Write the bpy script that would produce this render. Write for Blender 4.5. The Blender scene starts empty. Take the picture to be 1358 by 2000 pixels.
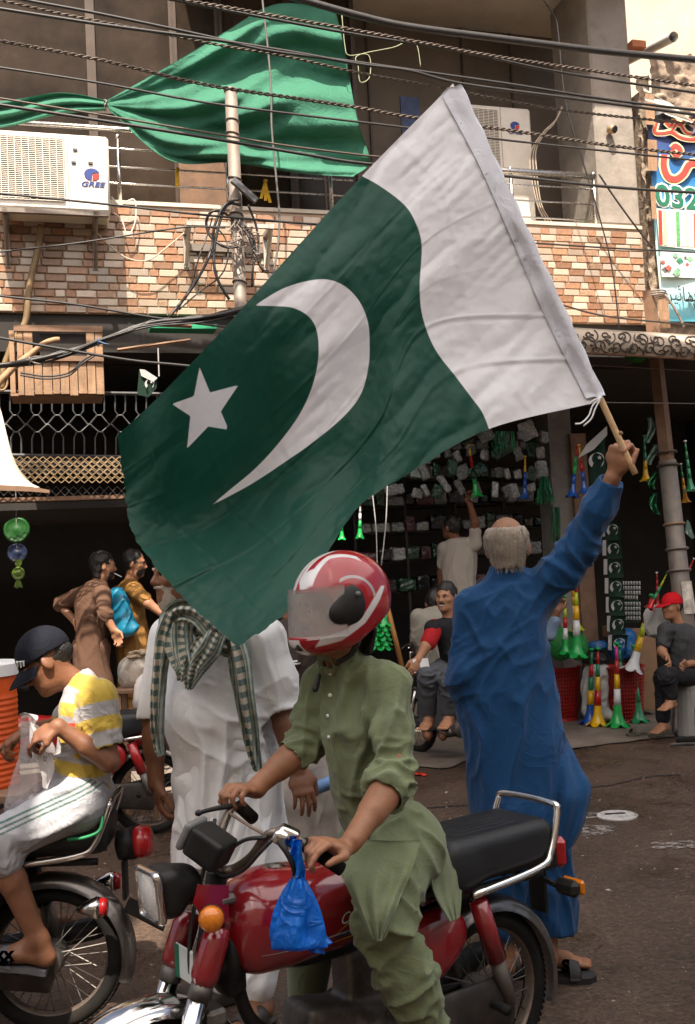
import bpy, bmesh, math, random
import numpy as np
import openvdb as vdb
from mathutils import Vector, Matrix
random.seed(7)
R_ = math.radians
scene = bpy.context.scene
COL = scene.collection

# ------------------------------------------------------------------ camera
FPX, CAMH, PITCH, ROLL = 2000.0, 1.68, R_(3.24), R_(2.9)
_F = np.array([0, math.cos(PITCH), math.sin(PITCH)])
_U0 = np.array([0, -math.sin(PITCH), math.cos(PITCH)])
_R0 = np.array([1.0, 0, 0])
_U = math.cos(ROLL)*_U0 + math.sin(ROLL)*_R0
_R = math.cos(ROLL)*_R0 - math.sin(ROLL)*_U0
_C = np.array([0, 0, CAMH])
cd = bpy.data.cameras.new('camera')
cd.sensor_fit = 'VERTICAL'; cd.sensor_height = 36.0; cd.lens = 36.0*FPX/2000.0
cd.clip_end = 2000.0; cd.clip_start = 0.05
cam = bpy.data.objects.new('camera', cd); COL.objects.link(cam)
cam.matrix_world = Matrix(((_R[0], _U[0], -_F[0], 0), (_R[1], _U[1], -_F[1], 0), (_R[2], _U[2], -_F[2], CAMH), (0, 0, 0, 1)))
scene.camera = cam
# ------------------------------------------------------------------ sky, sun, exposure
SUN_EL, SUN_AZ = R_(60), R_(183)      # azimuth: direction TO the sun, clockwise from +Y
world = bpy.data.worlds.new('World'); scene.world = world; world.use_nodes = True
nt = world.node_tree; nt.nodes.clear()
sky = nt.nodes.new('ShaderNodeTexSky'); sky.sky_type = 'NISHITA'; sky.sun_disc = False
sky.sun_elevation = SUN_EL; sky.sun_rotation = SUN_AZ
sky.air_density = 1.0; sky.dust_density = 6.0; sky.ozone_density = 0.6
bg = nt.nodes.new('ShaderNodeBackground'); bg.inputs[1].default_value = 0.08
wo = nt.nodes.new('ShaderNodeOutputWorld')
hz = nt.nodes.new('ShaderNodeMix'); hz.data_type = 'RGBA'; hz.blend_type = 'MULTIPLY'; hz.inputs['Factor'].default_value = 1.0; hz.inputs['B'].default_value = (1.06, 0.98, 0.90, 1)   # warm dusty haze
nt.links.new(sky.outputs[0], hz.inputs['A']); nt.links.new(hz.outputs['Result'], bg.inputs[0]); nt.links.new(bg.outputs[0], wo.inputs[0])
sl = bpy.data.lights.new('sun', 'SUN'); sl.energy = 3.9; sl.angle = R_(0.6); sl.color = (1.0, 0.90, 0.77)
sun = bpy.data.objects.new('sun', sl); COL.objects.link(sun)
_sd = Vector((math.sin(SUN_AZ)*math.cos(SUN_EL), math.cos(SUN_AZ)*math.cos(SUN_EL), math.sin(SUN_EL)))
sun.rotation_euler = _sd.to_track_quat('Z', 'Y').to_euler(); sun.location = (0, -5, 20)
scene.view_settings.view_transform = 'Standard'; scene.view_settings.look = 'None'
scene.view_settings.exposure = 1.42; scene.view_settings.gamma = 1.0
scene.view_settings.use_curve_mapping = False
scene.cycles.max_bounces = 8; scene.cycles.diffuse_bounces = 4; scene.cycles.glossy_bounces = 3
scene.cycles.transmission_bounces = 4; scene.cycles.transparent_max_bounces = 12
scene.cycles.use_denoising = True
scene.cycles.caustics_reflective = False; scene.cycles.caustics_refractive = False

# ------------------------------------------------------------------ pixels of the photograph -> places in the street
def ray(px, py):
    d = _R*((px-679)/FPX) + _U*((1000-py)/FPX) + _F
    return d
def W(px, py, Y):
    d = ray(px, py); return _C + d*(Y/d[1])
def G(px, py, z=0.0):
    d = ray(px, py); return _C + d*((z-CAMH)/d[2])
OPP_H, OPP_L = 8.5, 7.0   # heights of the unseen blocks added behind the camera
FA = R_(16.0); FO = np.array([0, 9.1, 0.0])
FU = np.array([math.cos(FA), math.sin(FA), 0]); FN = np.array([math.sin(FA), -math.cos(FA), 0])
def fw(u, n, z): return FO + FU*u + FN*n + np.array([0, 0, z])
def fp(px, py, n=0.0):
    d = ray(px, py); t = (np.dot(FO-_C, FN) + n)/np.dot(d, FN)
    p = _C + d*t; return float(np.dot(p-FO, FU)), float(p[2])
def FW(px, py, n=0.0):
    u, z = fp(px, py, n); return fw(u, n, z)
V = lambda *a: np.array(a, float)
def nrm(v):
    v = np.asarray(v, float); return v/max(1e-9, np.linalg.norm(v))
def catmull(pts, n=8):
    P = np.array(pts, float)
    if len(P) < 3: return P
    E = np.vstack([2*P[0]-P[1], P, 2*P[-1]-P[-2]]); out = []
    for i in range(1, len(E)-2):
        for k in range(n):
            t = k/n; a, b, c, d = E[i-1], E[i], E[i+1], E[i+2]
            out.append(0.5*((2*b)+(-a+c)*t+(2*a-5*b+4*c-d)*t*t+(-a+3*b-3*c+d)*t**3))
    out.append(E[-2]); return np.array(out)

# ------------------------------------------------------------------ materials
_mats = {}
def mat(name, col=(0.5, 0.5, 0.5), rough=0.6, metal=0.0, var=0.12, scale=8.0, bump=0.0, bscale=60.0, spec=0.5, coat=0.0, sheen=0.0, trans=0.0, alpha=1.0, emis=None, dirt=None, dirt_amt=0.0, dscale=2.5, streak=None, rvar=0.12, ior=None):
    if name in _mats: return _mats[name]
    m = bpy.data.materials.new(name); m.use_nodes = True; t = m.node_tree; N = t.nodes; L = t.links
    b = N['Principled BSDF']
    b.inputs['Roughness'].default_value = rough; b.inputs['Metallic'].default_value = metal
    b.inputs['Specular IOR Level'].default_value = spec
    if ior: b.inputs['IOR'].default_value = ior
    if coat: b.inputs['Coat Weight'].default_value = coat; b.inputs['Coat Roughness'].default_value = 0.08
    if sheen: b.inputs['Sheen Weight'].default_value = sheen; b.inputs['Sheen Roughness'].default_value = 0.5
    if trans: b.inputs['Transmission Weight'].default_value = trans
    if alpha < 1: b.inputs['Alpha'].default_value = alpha
    tc = N.new('ShaderNodeTexCoord')
    nz = N.new('ShaderNodeTexNoise'); nz.inputs['Scale'].default_value = scale; nz.inputs['Detail'].default_value = 6; nz.inputs['Roughness'].default_value = 0.62
    L.new(tc.outputs['Object'], nz.inputs['Vector'])
    mx = N.new('ShaderNodeMix'); mx.data_type = 'RGBA'
    c = np.array(col[:3]); lo = np.clip(c*(1-var), 0, 1); hi = np.clip(c*(1+var), 0, 1)
    mx.inputs['A'].default_value = (*lo, 1); mx.inputs['B'].default_value = (*hi, 1)
    mr = N.new('ShaderNodeMapRange'); mr.inputs['From Min'].default_value = 0.3; mr.inputs['From Max'].default_value = 0.7
    L.new(nz.outputs['Fac'], mr.inputs['Value']); L.new(mr.outputs[0], mx.inputs['Factor'])
    out = mx.outputs['Result']
    if dirt is not None:
        nd = N.new('ShaderNodeTexNoise'); nd.inputs['Scale'].default_value = dscale; nd.inputs['Detail'].default_value = 8; nd.inputs['Roughness'].default_value = 0.7
        if streak:
            mp = N.new('ShaderNodeMapping'); mp.inputs['Scale'].default_value = streak
            L.new(tc.outputs['Object'], mp.inputs['Vector']); L.new(mp.outputs[0], nd.inputs['Vector'])
        else: L.new(tc.outputs['Object'], nd.inputs['Vector'])
        r2 = N.new('ShaderNodeMapRange'); r2.inputs['From Min'].default_value = 0.45; r2.inputs['From Max'].default_value = 0.72; r2.inputs['To Max'].default_value = dirt_amt
        L.new(nd.outputs['Fac'], r2.inputs['Value'])
        m2 = N.new('ShaderNodeMix'); m2.data_type = 'RGBA'; m2.inputs['B'].default_value = (*dirt, 1)
        L.new(out, m2.inputs['A']); L.new(r2.outputs[0], m2.inputs['Factor']); out = m2.outputs['Result']
    L.new(out, b.inputs['Base Color'])
    if rvar:
        rr = N.new('ShaderNodeMapRange'); rr.inputs['To Min'].default_value = max(0.02, rough-rvar); rr.inputs['To Max'].default_value = min(1, rough+rvar)
        L.new(nz.outputs['Fac'], rr.inputs['Value']); L.new(rr.outputs[0], b.inputs['Roughness'])
    if bump:
        nb = N.new('ShaderNodeTexNoise'); nb.inputs['Scale'].default_value = bscale; nb.inputs['Detail'].default_value = 5
        L.new(tc.outputs['Object'], nb.inputs['Vector'])
        bp = N.new('ShaderNodeBump'); bp.inputs['Strength'].default_value = bump; bp.inputs['Distance'].default_value = 0.01
        L.new(nb.outputs['Fac'], bp.inputs['Height']); L.new(bp.outputs[0], b.inputs['Normal'])
    if emis: b.inputs['Emission Color'].default_value = (*emis[0], 1); b.inputs['Emission Strength'].default_value = emis[1]
    _mats[name] = m; return m
def attr_mat(name, layers, base, rough=0.7, soft=0.0, **kw):
    """base colour, then for each (attribute, colour) paint where the signed-distance attribute is below zero"""
    m = mat(name, base, rough, **kw); t = m.node_tree; N = t.nodes; L = t.links; b = N['Principled BSDF']
    src = b.inputs['Base Color'].links[0].from_socket
    for an, c in layers:
        a = N.new('ShaderNodeAttribute'); a.attribute_name = an
        r = N.new('ShaderNodeMapRange'); r.inputs['From Min'].default_value = -0.002-soft; r.inputs['From Max'].default_value = 0.002+soft
        r.inputs['To Min'].default_value = 1; r.inputs['To Max'].default_value = 0
        L.new(a.outputs['Fac'], r.inputs['Value'])
        x = N.new('ShaderNodeMix'); x.data_type = 'RGBA'; x.inputs['B'].default_value = (*c, 1)
        L.new(r.outputs[0], x.inputs['Factor']); L.new(src, x.inputs['A']); src = x.outputs['Result']
    L.new(src, b.inputs['Base Color']); return m
def cloth_mat(name, col, rough=0.8, weave=0.2, var=0.08, sheen=0.0, trans=0.0, crease=0.20, **kw):
    new = name not in _mats
    m = mat(name, col, rough, var=var, scale=3.0, bump=weave, bscale=220.0, sheen=sheen, spec=0.2, **kw)
    if new: creases(m, crease)
    return m
def creases(m, k=0.5, scale=7.0):
    """fine soft creases under the weave: ridged, distorted noise as a second bump"""
    t = m.node_tree; N = t.nodes; L = t.links; b = N['Principled BSDF']; tc = N.new('ShaderNodeTexCoord')
    n = N.new('ShaderNodeTexNoise'); n.inputs['Scale'].default_value = scale; n.inputs['Detail'].default_value = 3; n.inputs['Distortion'].default_value = 1.2; L.new(tc.outputs['Object'], n.inputs['Vector'])
    s = N.new('ShaderNodeMath'); s.operation = 'SUBTRACT'; s.inputs[1].default_value = 0.5; L.new(n.outputs['Fac'], s.inputs[0]); a = N.new('ShaderNodeMath'); a.operation = 'ABSOLUTE'; L.new(s.outputs[0], a.inputs[0]); p = N.new('ShaderNodeMath'); p.operation = 'POWER'; p.inputs[1].default_value = 0.6; L.new(a.outputs[0], p.inputs[0])
    bp = N.new('ShaderNodeBump'); bp.inputs['Strength'].default_value = k; bp.inputs['Distance'].default_value = 0.03; bp.invert = True; L.new(p.outputs[0], bp.inputs['Height'])
    if b.inputs['Normal'].links: L.new(b.inputs['Normal'].links[0].from_socket, bp.inputs['Normal'])
    L.new(bp.outputs[0], b.inputs['Normal']); return m
def translucent(m, w=0.3, col=None):
    t = m.node_tree; N = t.nodes; L = t.links; b = N['Principled BSDF']; o = N['Material Output']
    tr = N.new('ShaderNodeBsdfTranslucent'); mx = N.new('ShaderNodeMixShader'); mx.inputs[0].default_value = w
    if col: tr.inputs[0].default_value = (*col, 1)
    else: L.new(b.inputs['Base Color'].links[0].from_socket, tr.inputs[0])
    L.new(b.outputs[0], mx.inputs[1]); L.new(tr.outputs[0], mx.inputs[2]); L.new(mx.outputs[0], o.inputs['Surface']); return m

# ------------------------------------------------------------------ objects
def tag(o, label, cat, group=None, kind=None):
    o['label'] = label
    if cat: o['category'] = cat
    if group: o['group'] = group
    if kind: o['kind'] = kind
    return o
def root(name, loc, label, cat, group=None, rot=None):
    o = bpy.data.objects.new(name, None); COL.objects.link(o)
    o.location = Vector([float(c) for c in loc]); o.empty_display_size = 0.1
    if rot is not None: o.rotation_euler = rot
    tag(o, label, cat, group); return o
def struct(o): o['kind'] = 'structure'; return o
class MB:
    def __init__(s): s.v = []; s.f = []
    def raw(s, v, f):
        k = len(s.v); s.v += [tuple(map(float, p)) for p in v]; s.f += [tuple(i+k for i in q) for q in f]; return s
    def box(s, lo, hi, M=None):
        lo = np.array(lo, float); hi = np.array(hi, float)
        c = [(lo if not b else hi) for b in (0, 1)]
        v = [V(c[i & 1][0], c[(i >> 1) & 1][1], c[(i >> 2) & 1][2]) for i in range(8)]
        if M is not None: v = [M(p) for p in v]
        return s.raw(v, [(0, 2, 3, 1), (4, 5, 7, 6), (0, 1, 5, 4), (2, 6, 7, 3), (0, 4, 6, 2), (1, 3, 7, 5)])
    def bbox(s, lo, hi, bv=0.004, M=None):
        lo = np.array(lo, float); hi = np.array(hi, float); b = min(bv, *(0.45*(hi-lo)))
        v = []; 
        for z, i in ((lo[2], b), (lo[2]+b, 0), (hi[2]-b, 0), (hi[2], b)):
            for (x, y) in ((lo[0]+i+b*(i == 0), lo[1]+i), (hi[0]-i-b*(i == 0), lo[1]+i), (hi[0]-i, lo[1]+i+b*(i == 0)), (hi[0]-i, hi[1]-i-b*(i == 0)), (hi[0]-i-b*(i == 0), hi[1]-i), (lo[0]+i+b*(i == 0), hi[1]-i), (lo[0]+i, hi[1]-i-b*(i == 0)), (lo[0]+i, lo[1]+i+b*(i == 0))):
                v.append(V(x, y, z))
        if M is not None: v = [M(p) for p in v]
        f = [tuple(range(7, -1, -1)), tuple(range(24, 32))]
        for r in range(3):
            for k in range(8): f.append((r*8+k, r*8+(k+1) % 8, r*8+8+(k+1) % 8, r*8+8+k))
        return s.raw(v, f)
    def tube(s, pts, r, n=8, caps=True, closed=False):
        P = np.array(pts, float); m = len(P)
        rad = np.full(m, r, float) if np.isscalar(r) else np.interp(np.linspace(0, 1, m), np.linspace(0, 1, len(r)), r)
        T = np.roll(P, -1, 0)-np.roll(P, 1, 0)
        if not closed: T[0] = P[1]-P[0]; T[-1] = P[-1]-P[-2]
        T /= np.maximum(np.linalg.norm(T, axis=1), 1e-9)[:, None]
        a = V(0, 0, 1) if abs(T[0][2]) < 0.9 else V(1, 0, 0)
        x = nrm(np.cross(a, T[0])); v = []
        for i in range(m):
            x = nrm(x-T[i]*np.dot(x, T[i])); y = np.cross(T[i], x)
            for k in range(n):
                q = 2*math.pi*k/n; v.append(P[i]+rad[i]*(math.cos(q)*x+math.sin(q)*y))
        f = []
        for i in range(m if closed else m-1):
            j = (i+1) % m
            for k in range(n): f.append((i*n+k, i*n+(k+1) % n, j*n+(k+1) % n, j*n+k))
        if caps and not closed: f += [tuple(range(n-1, -1, -1)), tuple(range((m-1)*n, m*n))]
        return s.raw(v, f)
    def lathe(s, prof, n=24, M=None, caps=True):
        v = []; m = len(prof)
        for r, z in prof:
            for k in range(n):
                q = 2*math.pi*k/n; v.append(V(r*math.cos(q), r*math.sin(q), z))
        if M is not None: v = [M(p) for p in v]
        f = []
        for i in range(m-1):
            for k in range(n): f.append((i*n+k, i*n+(k+1) % n, (i+1)*n+(k+1) % n, (i+1)*n+k))
        if caps: f += [tuple(range(n-1, -1, -1)), tuple(range((m-1)*n, m*n))]
        return s.raw(v, f)
    def prism(s, poly, A, B):
        """poly: 2-D points; A(p) and B(p) map a 2-D point to the two end faces"""
        n = len(poly); s.raw([A(p) for p in poly]+[B(p) for p in poly],
            [tuple(range(n-1, -1, -1)), tuple(range(n, 2*n))]+[(i, (i+1) % n, n+(i+1) % n, n+i) for i in range(n)]); return s
    def grid(s, P, thick=0.0):
        P = np.array(P, float); a, b = P.shape[:2]; v = P.reshape(-1, 3); f = []
        for i in range(a-1):
            for j in range(b-1): f.append((i*b+j, i*b+j+1, (i+1)*b+j+1, (i+1)*b+j))
        if not thick: return s.raw(v, f)
        du = np.gradient(P, axis=0); dv = np.gradient(P, axis=1); nn = np.cross(du, dv)
        nn /= np.maximum(np.linalg.norm(nn, axis=2), 1e-9)[:, :, None]
        w = (P+nn*thick).reshape(-1, 3); k = a*b
        f2 = [tuple(i+k for i in q[::-1]) for q in f]
        rim = [i*b for i in range(a)]+[(a-1)*b+j for j in range(1, b)]+[i*b+b-1 for i in range(a-2, -1, -1)]+[j for j in range(b-2, 0, -1)]
        side = [(rim[(i+1) % len(rim)], rim[i], rim[i]+k, rim[(i+1) % len(rim)]+k) for i in range(len(rim))]
        return s.raw(np.vstack([v, w]), f+f2+side)
    def obj(s, name, m, parent=None, smooth=False, world=True, fixn=False, auto=None):
        me = bpy.data.meshes.new(name); off = V(0, 0, 0)
        if parent is not None and world: off = np.array(_wl(parent))
        v = np.array(s.v)-off if len(s.v) else np.zeros((0, 3))
        me.from_pydata(v.tolist(), [], s.f)
        if fixn:
            bm = bmesh.new(); bm.from_mesh(me); bmesh.ops.recalc_face_normals(bm, faces=bm.faces[:]); bm.to_mesh(me); bm.free()
        return mesh_obj(name, me, m, parent, smooth, auto)
def _wl(o):
    l = Vector(o.location)
    while o.parent is not None: o = o.parent; l = l+Vector(o.location)
    return l
def mesh_obj(name, me, m, parent=None, smooth=False, auto=None):
    if m is not None: me.materials.append(m)
    if smooth: me.polygons.foreach_set('use_smooth', [True]*len(me.polygons))
    o = bpy.data.objects.new(name, me); COL.objects.link(o)
    if parent is not None: o.parent = parent
    if auto is not None:
        me.polygons.foreach_set('use_smooth', [True]*len(me.polygons))
        me.set_sharp_from_angle(angle=R_(auto))
    return o
def clone(o, parent=None):
    c = o.copy(); COL.objects.link(c); c.parent = parent
    for ch in list(o.children): clone(ch, c)
    return c
def shell(name, v, f, m, parent=None, **k): return MB().raw(v, f).obj(name, m, parent, **k)
def frame_of(z, x=None):
    z = nrm(z); x = V(1, 0, 0) if x is None else np.asarray(x, float)
    if abs(np.dot(nrm(x), z)) > 0.95: x = V(0, 1, 0)
    x = nrm(x-z*np.dot(x, z)); y = np.cross(z, x); return x, y, z
def placer(o, z, x=None, s=1.0):
    X, Y, Z = frame_of(z, x); o = np.array(o, float)
    return lambda p: o+s*(X*p[0]+Y*p[1]+Z*p[2])
def text_mesh(txt, size, M, thick=0.002, name='lettering', m=None, parent=None, font=None, shear=0.0, bold=0.0, align='CENTER'):
    c = bpy.data.curves.new(name, 'FONT'); c.body = txt; c.size = size; c.align_x = align; c.align_y = 'CENTER'; c.extrude = thick; c.shear = shear; c.offset = bold; c.resolution_u = 3
    if font: c.font = font
    o = bpy.data.objects.new(name, c); COL.objects.link(o)
    bpy.context.view_layer.update()
    me = bpy.data.meshes.new_from_object(o.evaluated_get(bpy.context.evaluated_depsgraph_get()))
    bpy.data.objects.remove(o); bpy.data.curves.remove(c)
    off = np.array(_wl(parent)) if parent is not None else 0
    for v in me.vertices: v.co = Vector((M(np.array(v.co))-off).tolist())
    me.materials.clear()
    return mesh_obj(name, me, m, parent)

# ------------------------------------------------------------------ noise and signed-distance modelling
_rs = np.random.RandomState(3); _perm = _rs.rand(32, 32, 32).astype(np.float32)
def vnoise(P):
    P = np.asarray(P, np.float32); i = np.floor(P).astype(int); f = P-i; f = f*f*(3-2*f); i &= 31; j = (i+1) & 31
    x0, y0, z0 = i[..., 0], i[..., 1], i[..., 2]; x1, y1, z1 = j[..., 0], j[..., 1], j[..., 2]; p = _perm
    a, b, c = f[..., 0], f[..., 1], f[..., 2]
    c00 = p[x0, y0, z0]*(1-a)+p[x1, y0, z0]*a; c10 = p[x0, y1, z0]*(1-a)+p[x1, y1, z0]*a
    c01 = p[x0, y0, z1]*(1-a)+p[x1, y0, z1]*a; c11 = p[x0, y1, z1]*(1-a)+p[x1, y1, z1]*a
    return ((c00*(1-b)+c10*b)*(1-c)+(c01*(1-b)+c11*b)*c)*2-1
def fbm(P, o=3):
    P = np.asarray(P, np.float32); return sum(vnoise(P*2.03**k+k*7.1)*0.5**k for k in range(o))
class Sdf:
    def __init__(s, lo, hi, vox):
        s.lo = np.array(lo, float); s.vox = vox
        s.n = np.ceil((np.array(hi)-s.lo)/vox).astype(int)+1
        s.ax = [(s.lo[i]+np.arange(s.n[i])*vox).astype(np.float32) for i in range(3)]
        s.D = np.full(s.n, 1.0, np.float32)
    def _sl(s, lo, hi, mg):
        a = np.maximum(np.floor((np.array(lo)-mg-s.lo)/s.vox).astype(int), 0)
        b = np.minimum(np.ceil((np.array(hi)+mg-s.lo)/s.vox).astype(int)+1, s.n)
        return a, b
    def apply(s, fn, lo, hi, k=0.0, cut=False):
        mg = 0.03+k; a, b = s._sl(lo, hi, mg)
        if np.any(b <= a): return s
        sl = tuple(slice(a[i], b[i]) for i in range(3))
        X = s.ax[0][sl[0]][:, None, None]; Y = s.ax[1][sl[1]][None, :, None]; Z = s.ax[2][sl[2]][None, None, :]
        d = fn(X, Y, Z); D = s.D[sl]
        if cut: d = -d; s.D[sl] = np.maximum(D, d); return s
        if k > 0:
            h = np.maximum(k-np.abs(D-d), 0)/k; s.D[sl] = np.minimum(D, d)-h*h*k*0.25
        else: s.D[sl] = np.minimum(D, d)
        return s
    def cone(s, a, b, ra, rb=None, k=0.02, cut=False):
        rb = ra if rb is None else rb; a = np.array(a, float); b = np.array(b, float); ba = b-a; l2 = max(1e-12, ba@ba)
        def fn(X, Y, Z):
            x = X-a[0]; y = Y-a[1]; z = Z-a[2]; h = np.clip((x*ba[0]+y*ba[1]+z*ba[2])/l2, 0, 1)
            return np.sqrt((x-h*ba[0])**2+(y-h*ba[1])**2+(z-h*ba[2])**2)-(ra+(rb-ra)*h)
        m = max(ra, rb); return s.apply(fn, np.minimum(a, b)-m, np.maximum(a, b)+m, k, cut)
    def chain(s, pts, rad, k=0.02):
        for i in range(len(pts)-1): s.cone(pts[i], pts[i+1], rad[i], rad[i+1], k)
        return s
    def slab(s, a, b, side, wa, ta, wb=None, tb=None, k=0.03, cap=1.0, cut=False):
        """limb of elliptic section from a to b; side = direction of the wide axis"""
        wb = wa if wb is None else wb; tb = ta if tb is None else tb
        a = np.array(a, float); b = np.array(b, float); ax = nrm(b-a); ln = np.linalg.norm(b-a)
        sx = nrm(np.array(side)-ax*np.dot(side, ax)); sy = np.cross(ax, sx)
        def fn(X, Y, Z):
            x = X-a[0]; y = Y-a[1]; z = Z-a[2]; t = x*ax[0]+y*ax[1]+z*ax[2]; h = np.clip(t/ln, 0, 1)
            w = wa+(wb-wa)*h; q = ta+(tb-ta)*h; o = (t-h*ln)
            p = (x*sx[0]+y*sx[1]+z*sx[2])/w; r = (x*sy[0]+y*sy[1]+z*sy[2])/q; mm = np.minimum(w, q)
            return (np.sqrt(p*p+r*r+(o/(mm*cap))**2)-1)*mm
        m = max(wa, wb, ta, tb)*max(1, cap); return s.apply(fn, np.minimum(a, b)-m, np.maximum(a, b)+m, k, cut)
    def ell(s, c, X3, r, k=0.02, cut=False):
        c = np.array(c, float); X3 = np.array(X3, float); r = np.array(r, float)
        def fn(X, Y, Z):
            x = X-c[0]; y = Y-c[1]; z = Z-c[2]; q = 0
            for i in range(3): q = q+((x*X3[i][0]+y*X3[i][1]+z*X3[i][2])/r[i])**2
            return (np.sqrt(q)-1)*r.min()
        m = r.max(); return s.apply(fn, c-m, c+m, k, cut)
    def box(s, c, X3, h, rnd=0.01, k=0.0, cut=False):
        c = np.array(c, float); X3 = np.array(X3, float); h = np.array(h, float)-rnd
        def fn(X, Y, Z):
            x = X-c[0]; y = Y-c[1]; z = Z-c[2]; q = [np.abs(x*X3[i][0]+y*X3[i][1]+z*X3[i][2])-h[i] for i in range(3)]
            o = np.sqrt(sum(np.maximum(a, 0)**2 for a in q)); return o+np.minimum(np.maximum(np.maximum(q[0], q[1]), q[2]), 0)-rnd
        m = np.linalg.norm(h)+rnd; return s.apply(fn, c-m, c+m, k, cut)
    def half(s, p, n):
        """remove everything on the side the normal points to"""
        p = np.array(p, float); n = nrm(n)
        d = (s.ax[0][:, None, None]-p[0])*n[0]+(s.ax[1][None, :, None]-p[1])*n[1]+(s.ax[2][None, None, :]-p[2])*n[2]
        s.D = np.maximum(s.D, d.astype(np.float32)); return s
    def hollow(s, t): s.D = np.maximum(s.D, -(s.D+t)); return s
    def mesh(s):
        g = vdb.FloatGrid(1.0); g.copyFromArray(np.ascontiguousarray(s.D))
        p, q = g.convertToQuads(0.0)[:2]; p = np.array(p, float); q = np.array(q, int)
        v = p*s.vox+s.lo
        # outward orientation by signed volume
        a, b, c, d = v[q[:, 0]], v[q[:, 1]], v[q[:, 2]], v[q[:, 3]]
        vol = np.einsum('ij,ij->i', a, np.cross(b, c)).sum()+np.einsum('ij,ij->i', a, np.cross(c, d)).sum()
        if vol < 0: q = q[:, ::-1]
        return v, q
def vnormals(v, q):
    n = np.zeros_like(v); fn = np.cross(v[q[:, 2]]-v[q[:, 0]], v[q[:, 3]]-v[q[:, 1]])
    for i in range(4): np.add.at(n, q[:, i], fn)
    return n/np.maximum(np.linalg.norm(n, axis=1), 1e-12)[:, None]
def relax(v, q, it=2):
    for _ in range(it):
        s = np.zeros_like(v); c = np.zeros(len(v))
        for i in range(4):
            np.add.at(s, q[:, i], v[q[:, (i+1) % 4]]+v[q[:, (i-1) % 4]]); np.add.at(c, q[:, i], 2)
        v = 0.5*v+0.5*s/np.maximum(c, 1)[:, None]
    return v
def wrinkle(v, q, regs, seed=0):
    """regs: (centre, radius, fold direction, wavelength, amplitude) - ridged folds running along the direction"""
    n = vnormals(v, q); d = np.zeros(len(v))
    for i, (c, r, ax, wl, am) in enumerate(regs):
        ax = nrm(ax); o = v-np.array(c); w = np.exp(-np.sum(o*o, 1)/(r*r))
        al = o@ax; pe = o-al[:, None]*ax
        P = pe/wl+ax*(al[:, None]/(wl*7.0))
        P = P+0.45*np.stack([vnoise(v*5+3), vnoise(v*5+9), vnoise(v*5+17)], 1)
        x = vnoise(P+seed*3.7+i*5.3); rdg = 1.3*np.exp(-np.abs(x)*4.5)-0.55
        d += w*am*1.75*rdg
    return relax(v+n*d[:, None], q, 2)
def sdf_obj(name, S, m, parent, regs=None, seed=0, it=1, attrs=None, fine=0.0, local=False):
    v, q = S.mesh(); v = relax(v, q, it) if it else v
    if regs: v = wrinkle(v, q, regs, seed)
    if fine: v = v+vnormals(v, q)*(fbm(v*14+seed, 3)*fine)[:, None]
    me = bpy.data.meshes.new(name); off = np.array(_wl(parent)) if parent is not None and not local else 0
    w = v-off; me.vertices.add(len(w)); me.vertices.foreach_set('co', w.astype(np.float32).ravel())
    me.loops.add(q.size); me.polygons.add(len(q)); me.loops.foreach_set('vertex_index', q.astype(np.int32).ravel())
    me.polygons.foreach_set('loop_start', np.arange(0, q.size, 4, dtype=np.int32)); me.polygons.foreach_set('loop_total', np.full(len(q), 4, np.int32))
    me.update(calc_edges=True)
    if attrs:
        for an, fn in attrs.items():
            a = me.attributes.new(an, 'FLOAT', 'POINT'); a.data.foreach_set('value', np.asarray(fn(v), np.float32))
    return mesh_obj(name, me, m, parent, smooth=True)
def poly_sd(P, poly):
    """signed distance (negative inside) of 2-D points to a polygon"""
    P = np.asarray(P, float); poly = np.array(poly, float); n = len(poly); d = np.full(len(P), 1e9); ins = np.zeros(len(P), bool)
    for i in range(n):
        a, b = poly[i], poly[(i+1) % n]; ab = b-a; t = np.clip(((P-a)@ab)/(ab@ab), 0, 1)
        d = np.minimum(d, np.linalg.norm(P-a-t[:, None]*ab, axis=1))
        c = (a[1] > P[:, 1]) != (b[1] > P[:, 1]); xi = (b[0]-a[0])*(P[:, 1]-a[1])/(b[1]-a[1]+1e-12)+a[0]
        ins ^= c & (P[:, 0] < xi)
    return np.where(ins, -d, d)
# ================================================================== materials of the setting
M_conc = mat('concrete', (0.33, 0.29, 0.25), 0.85, var=0.22, scale=2.2, bump=0.5, bscale=18, dirt=(0.13, 0.11, 0.09), dirt_amt=0.75, dscale=1.6)
M_plaster = mat('old_plaster', (0.62, 0.52, 0.41), 0.85, var=0.1, scale=1.6, bump=0.25, bscale=14, dirt=(0.4, 0.31, 0.22), dirt_amt=0.6, dscale=1.2)
M_cream = mat('cream_paint', (0.60, 0.54, 0.45), 0.8, var=0.1, scale=1.4, bump=0.15, bscale=20, dirt=(0.3, 0.25, 0.19), dirt_amt=0.6, dscale=1.0)
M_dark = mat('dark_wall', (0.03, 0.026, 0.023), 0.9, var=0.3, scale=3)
M_olive = mat('brown_back_wall', (0.15, 0.115, 0.085), 0.7, var=0.2, scale=1.5, dirt=(0.06, 0.045, 0.033), dirt_amt=0.7, dscale=0.9)
M_steel = mat('stainless_steel', (0.62, 0.60, 0.57), 0.28, 1.0, var=0.1, scale=30)
M_galv = mat('galvanised_pole', (0.22, 0.19, 0.165), 0.6, 0.35, var=0.2, scale=9, dirt=(0.2, 0.13, 0.09), dirt_amt=0.6, dscale=5)
M_iron = mat('painted_iron', (0.10, 0.10, 0.105), 0.55, 0.5, var=0.3, scale=12)
M_gold = mat('brassy_iron', (0.42, 0.30, 0.17), 0.45, 0.7, var=0.25, scale=10)
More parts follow.
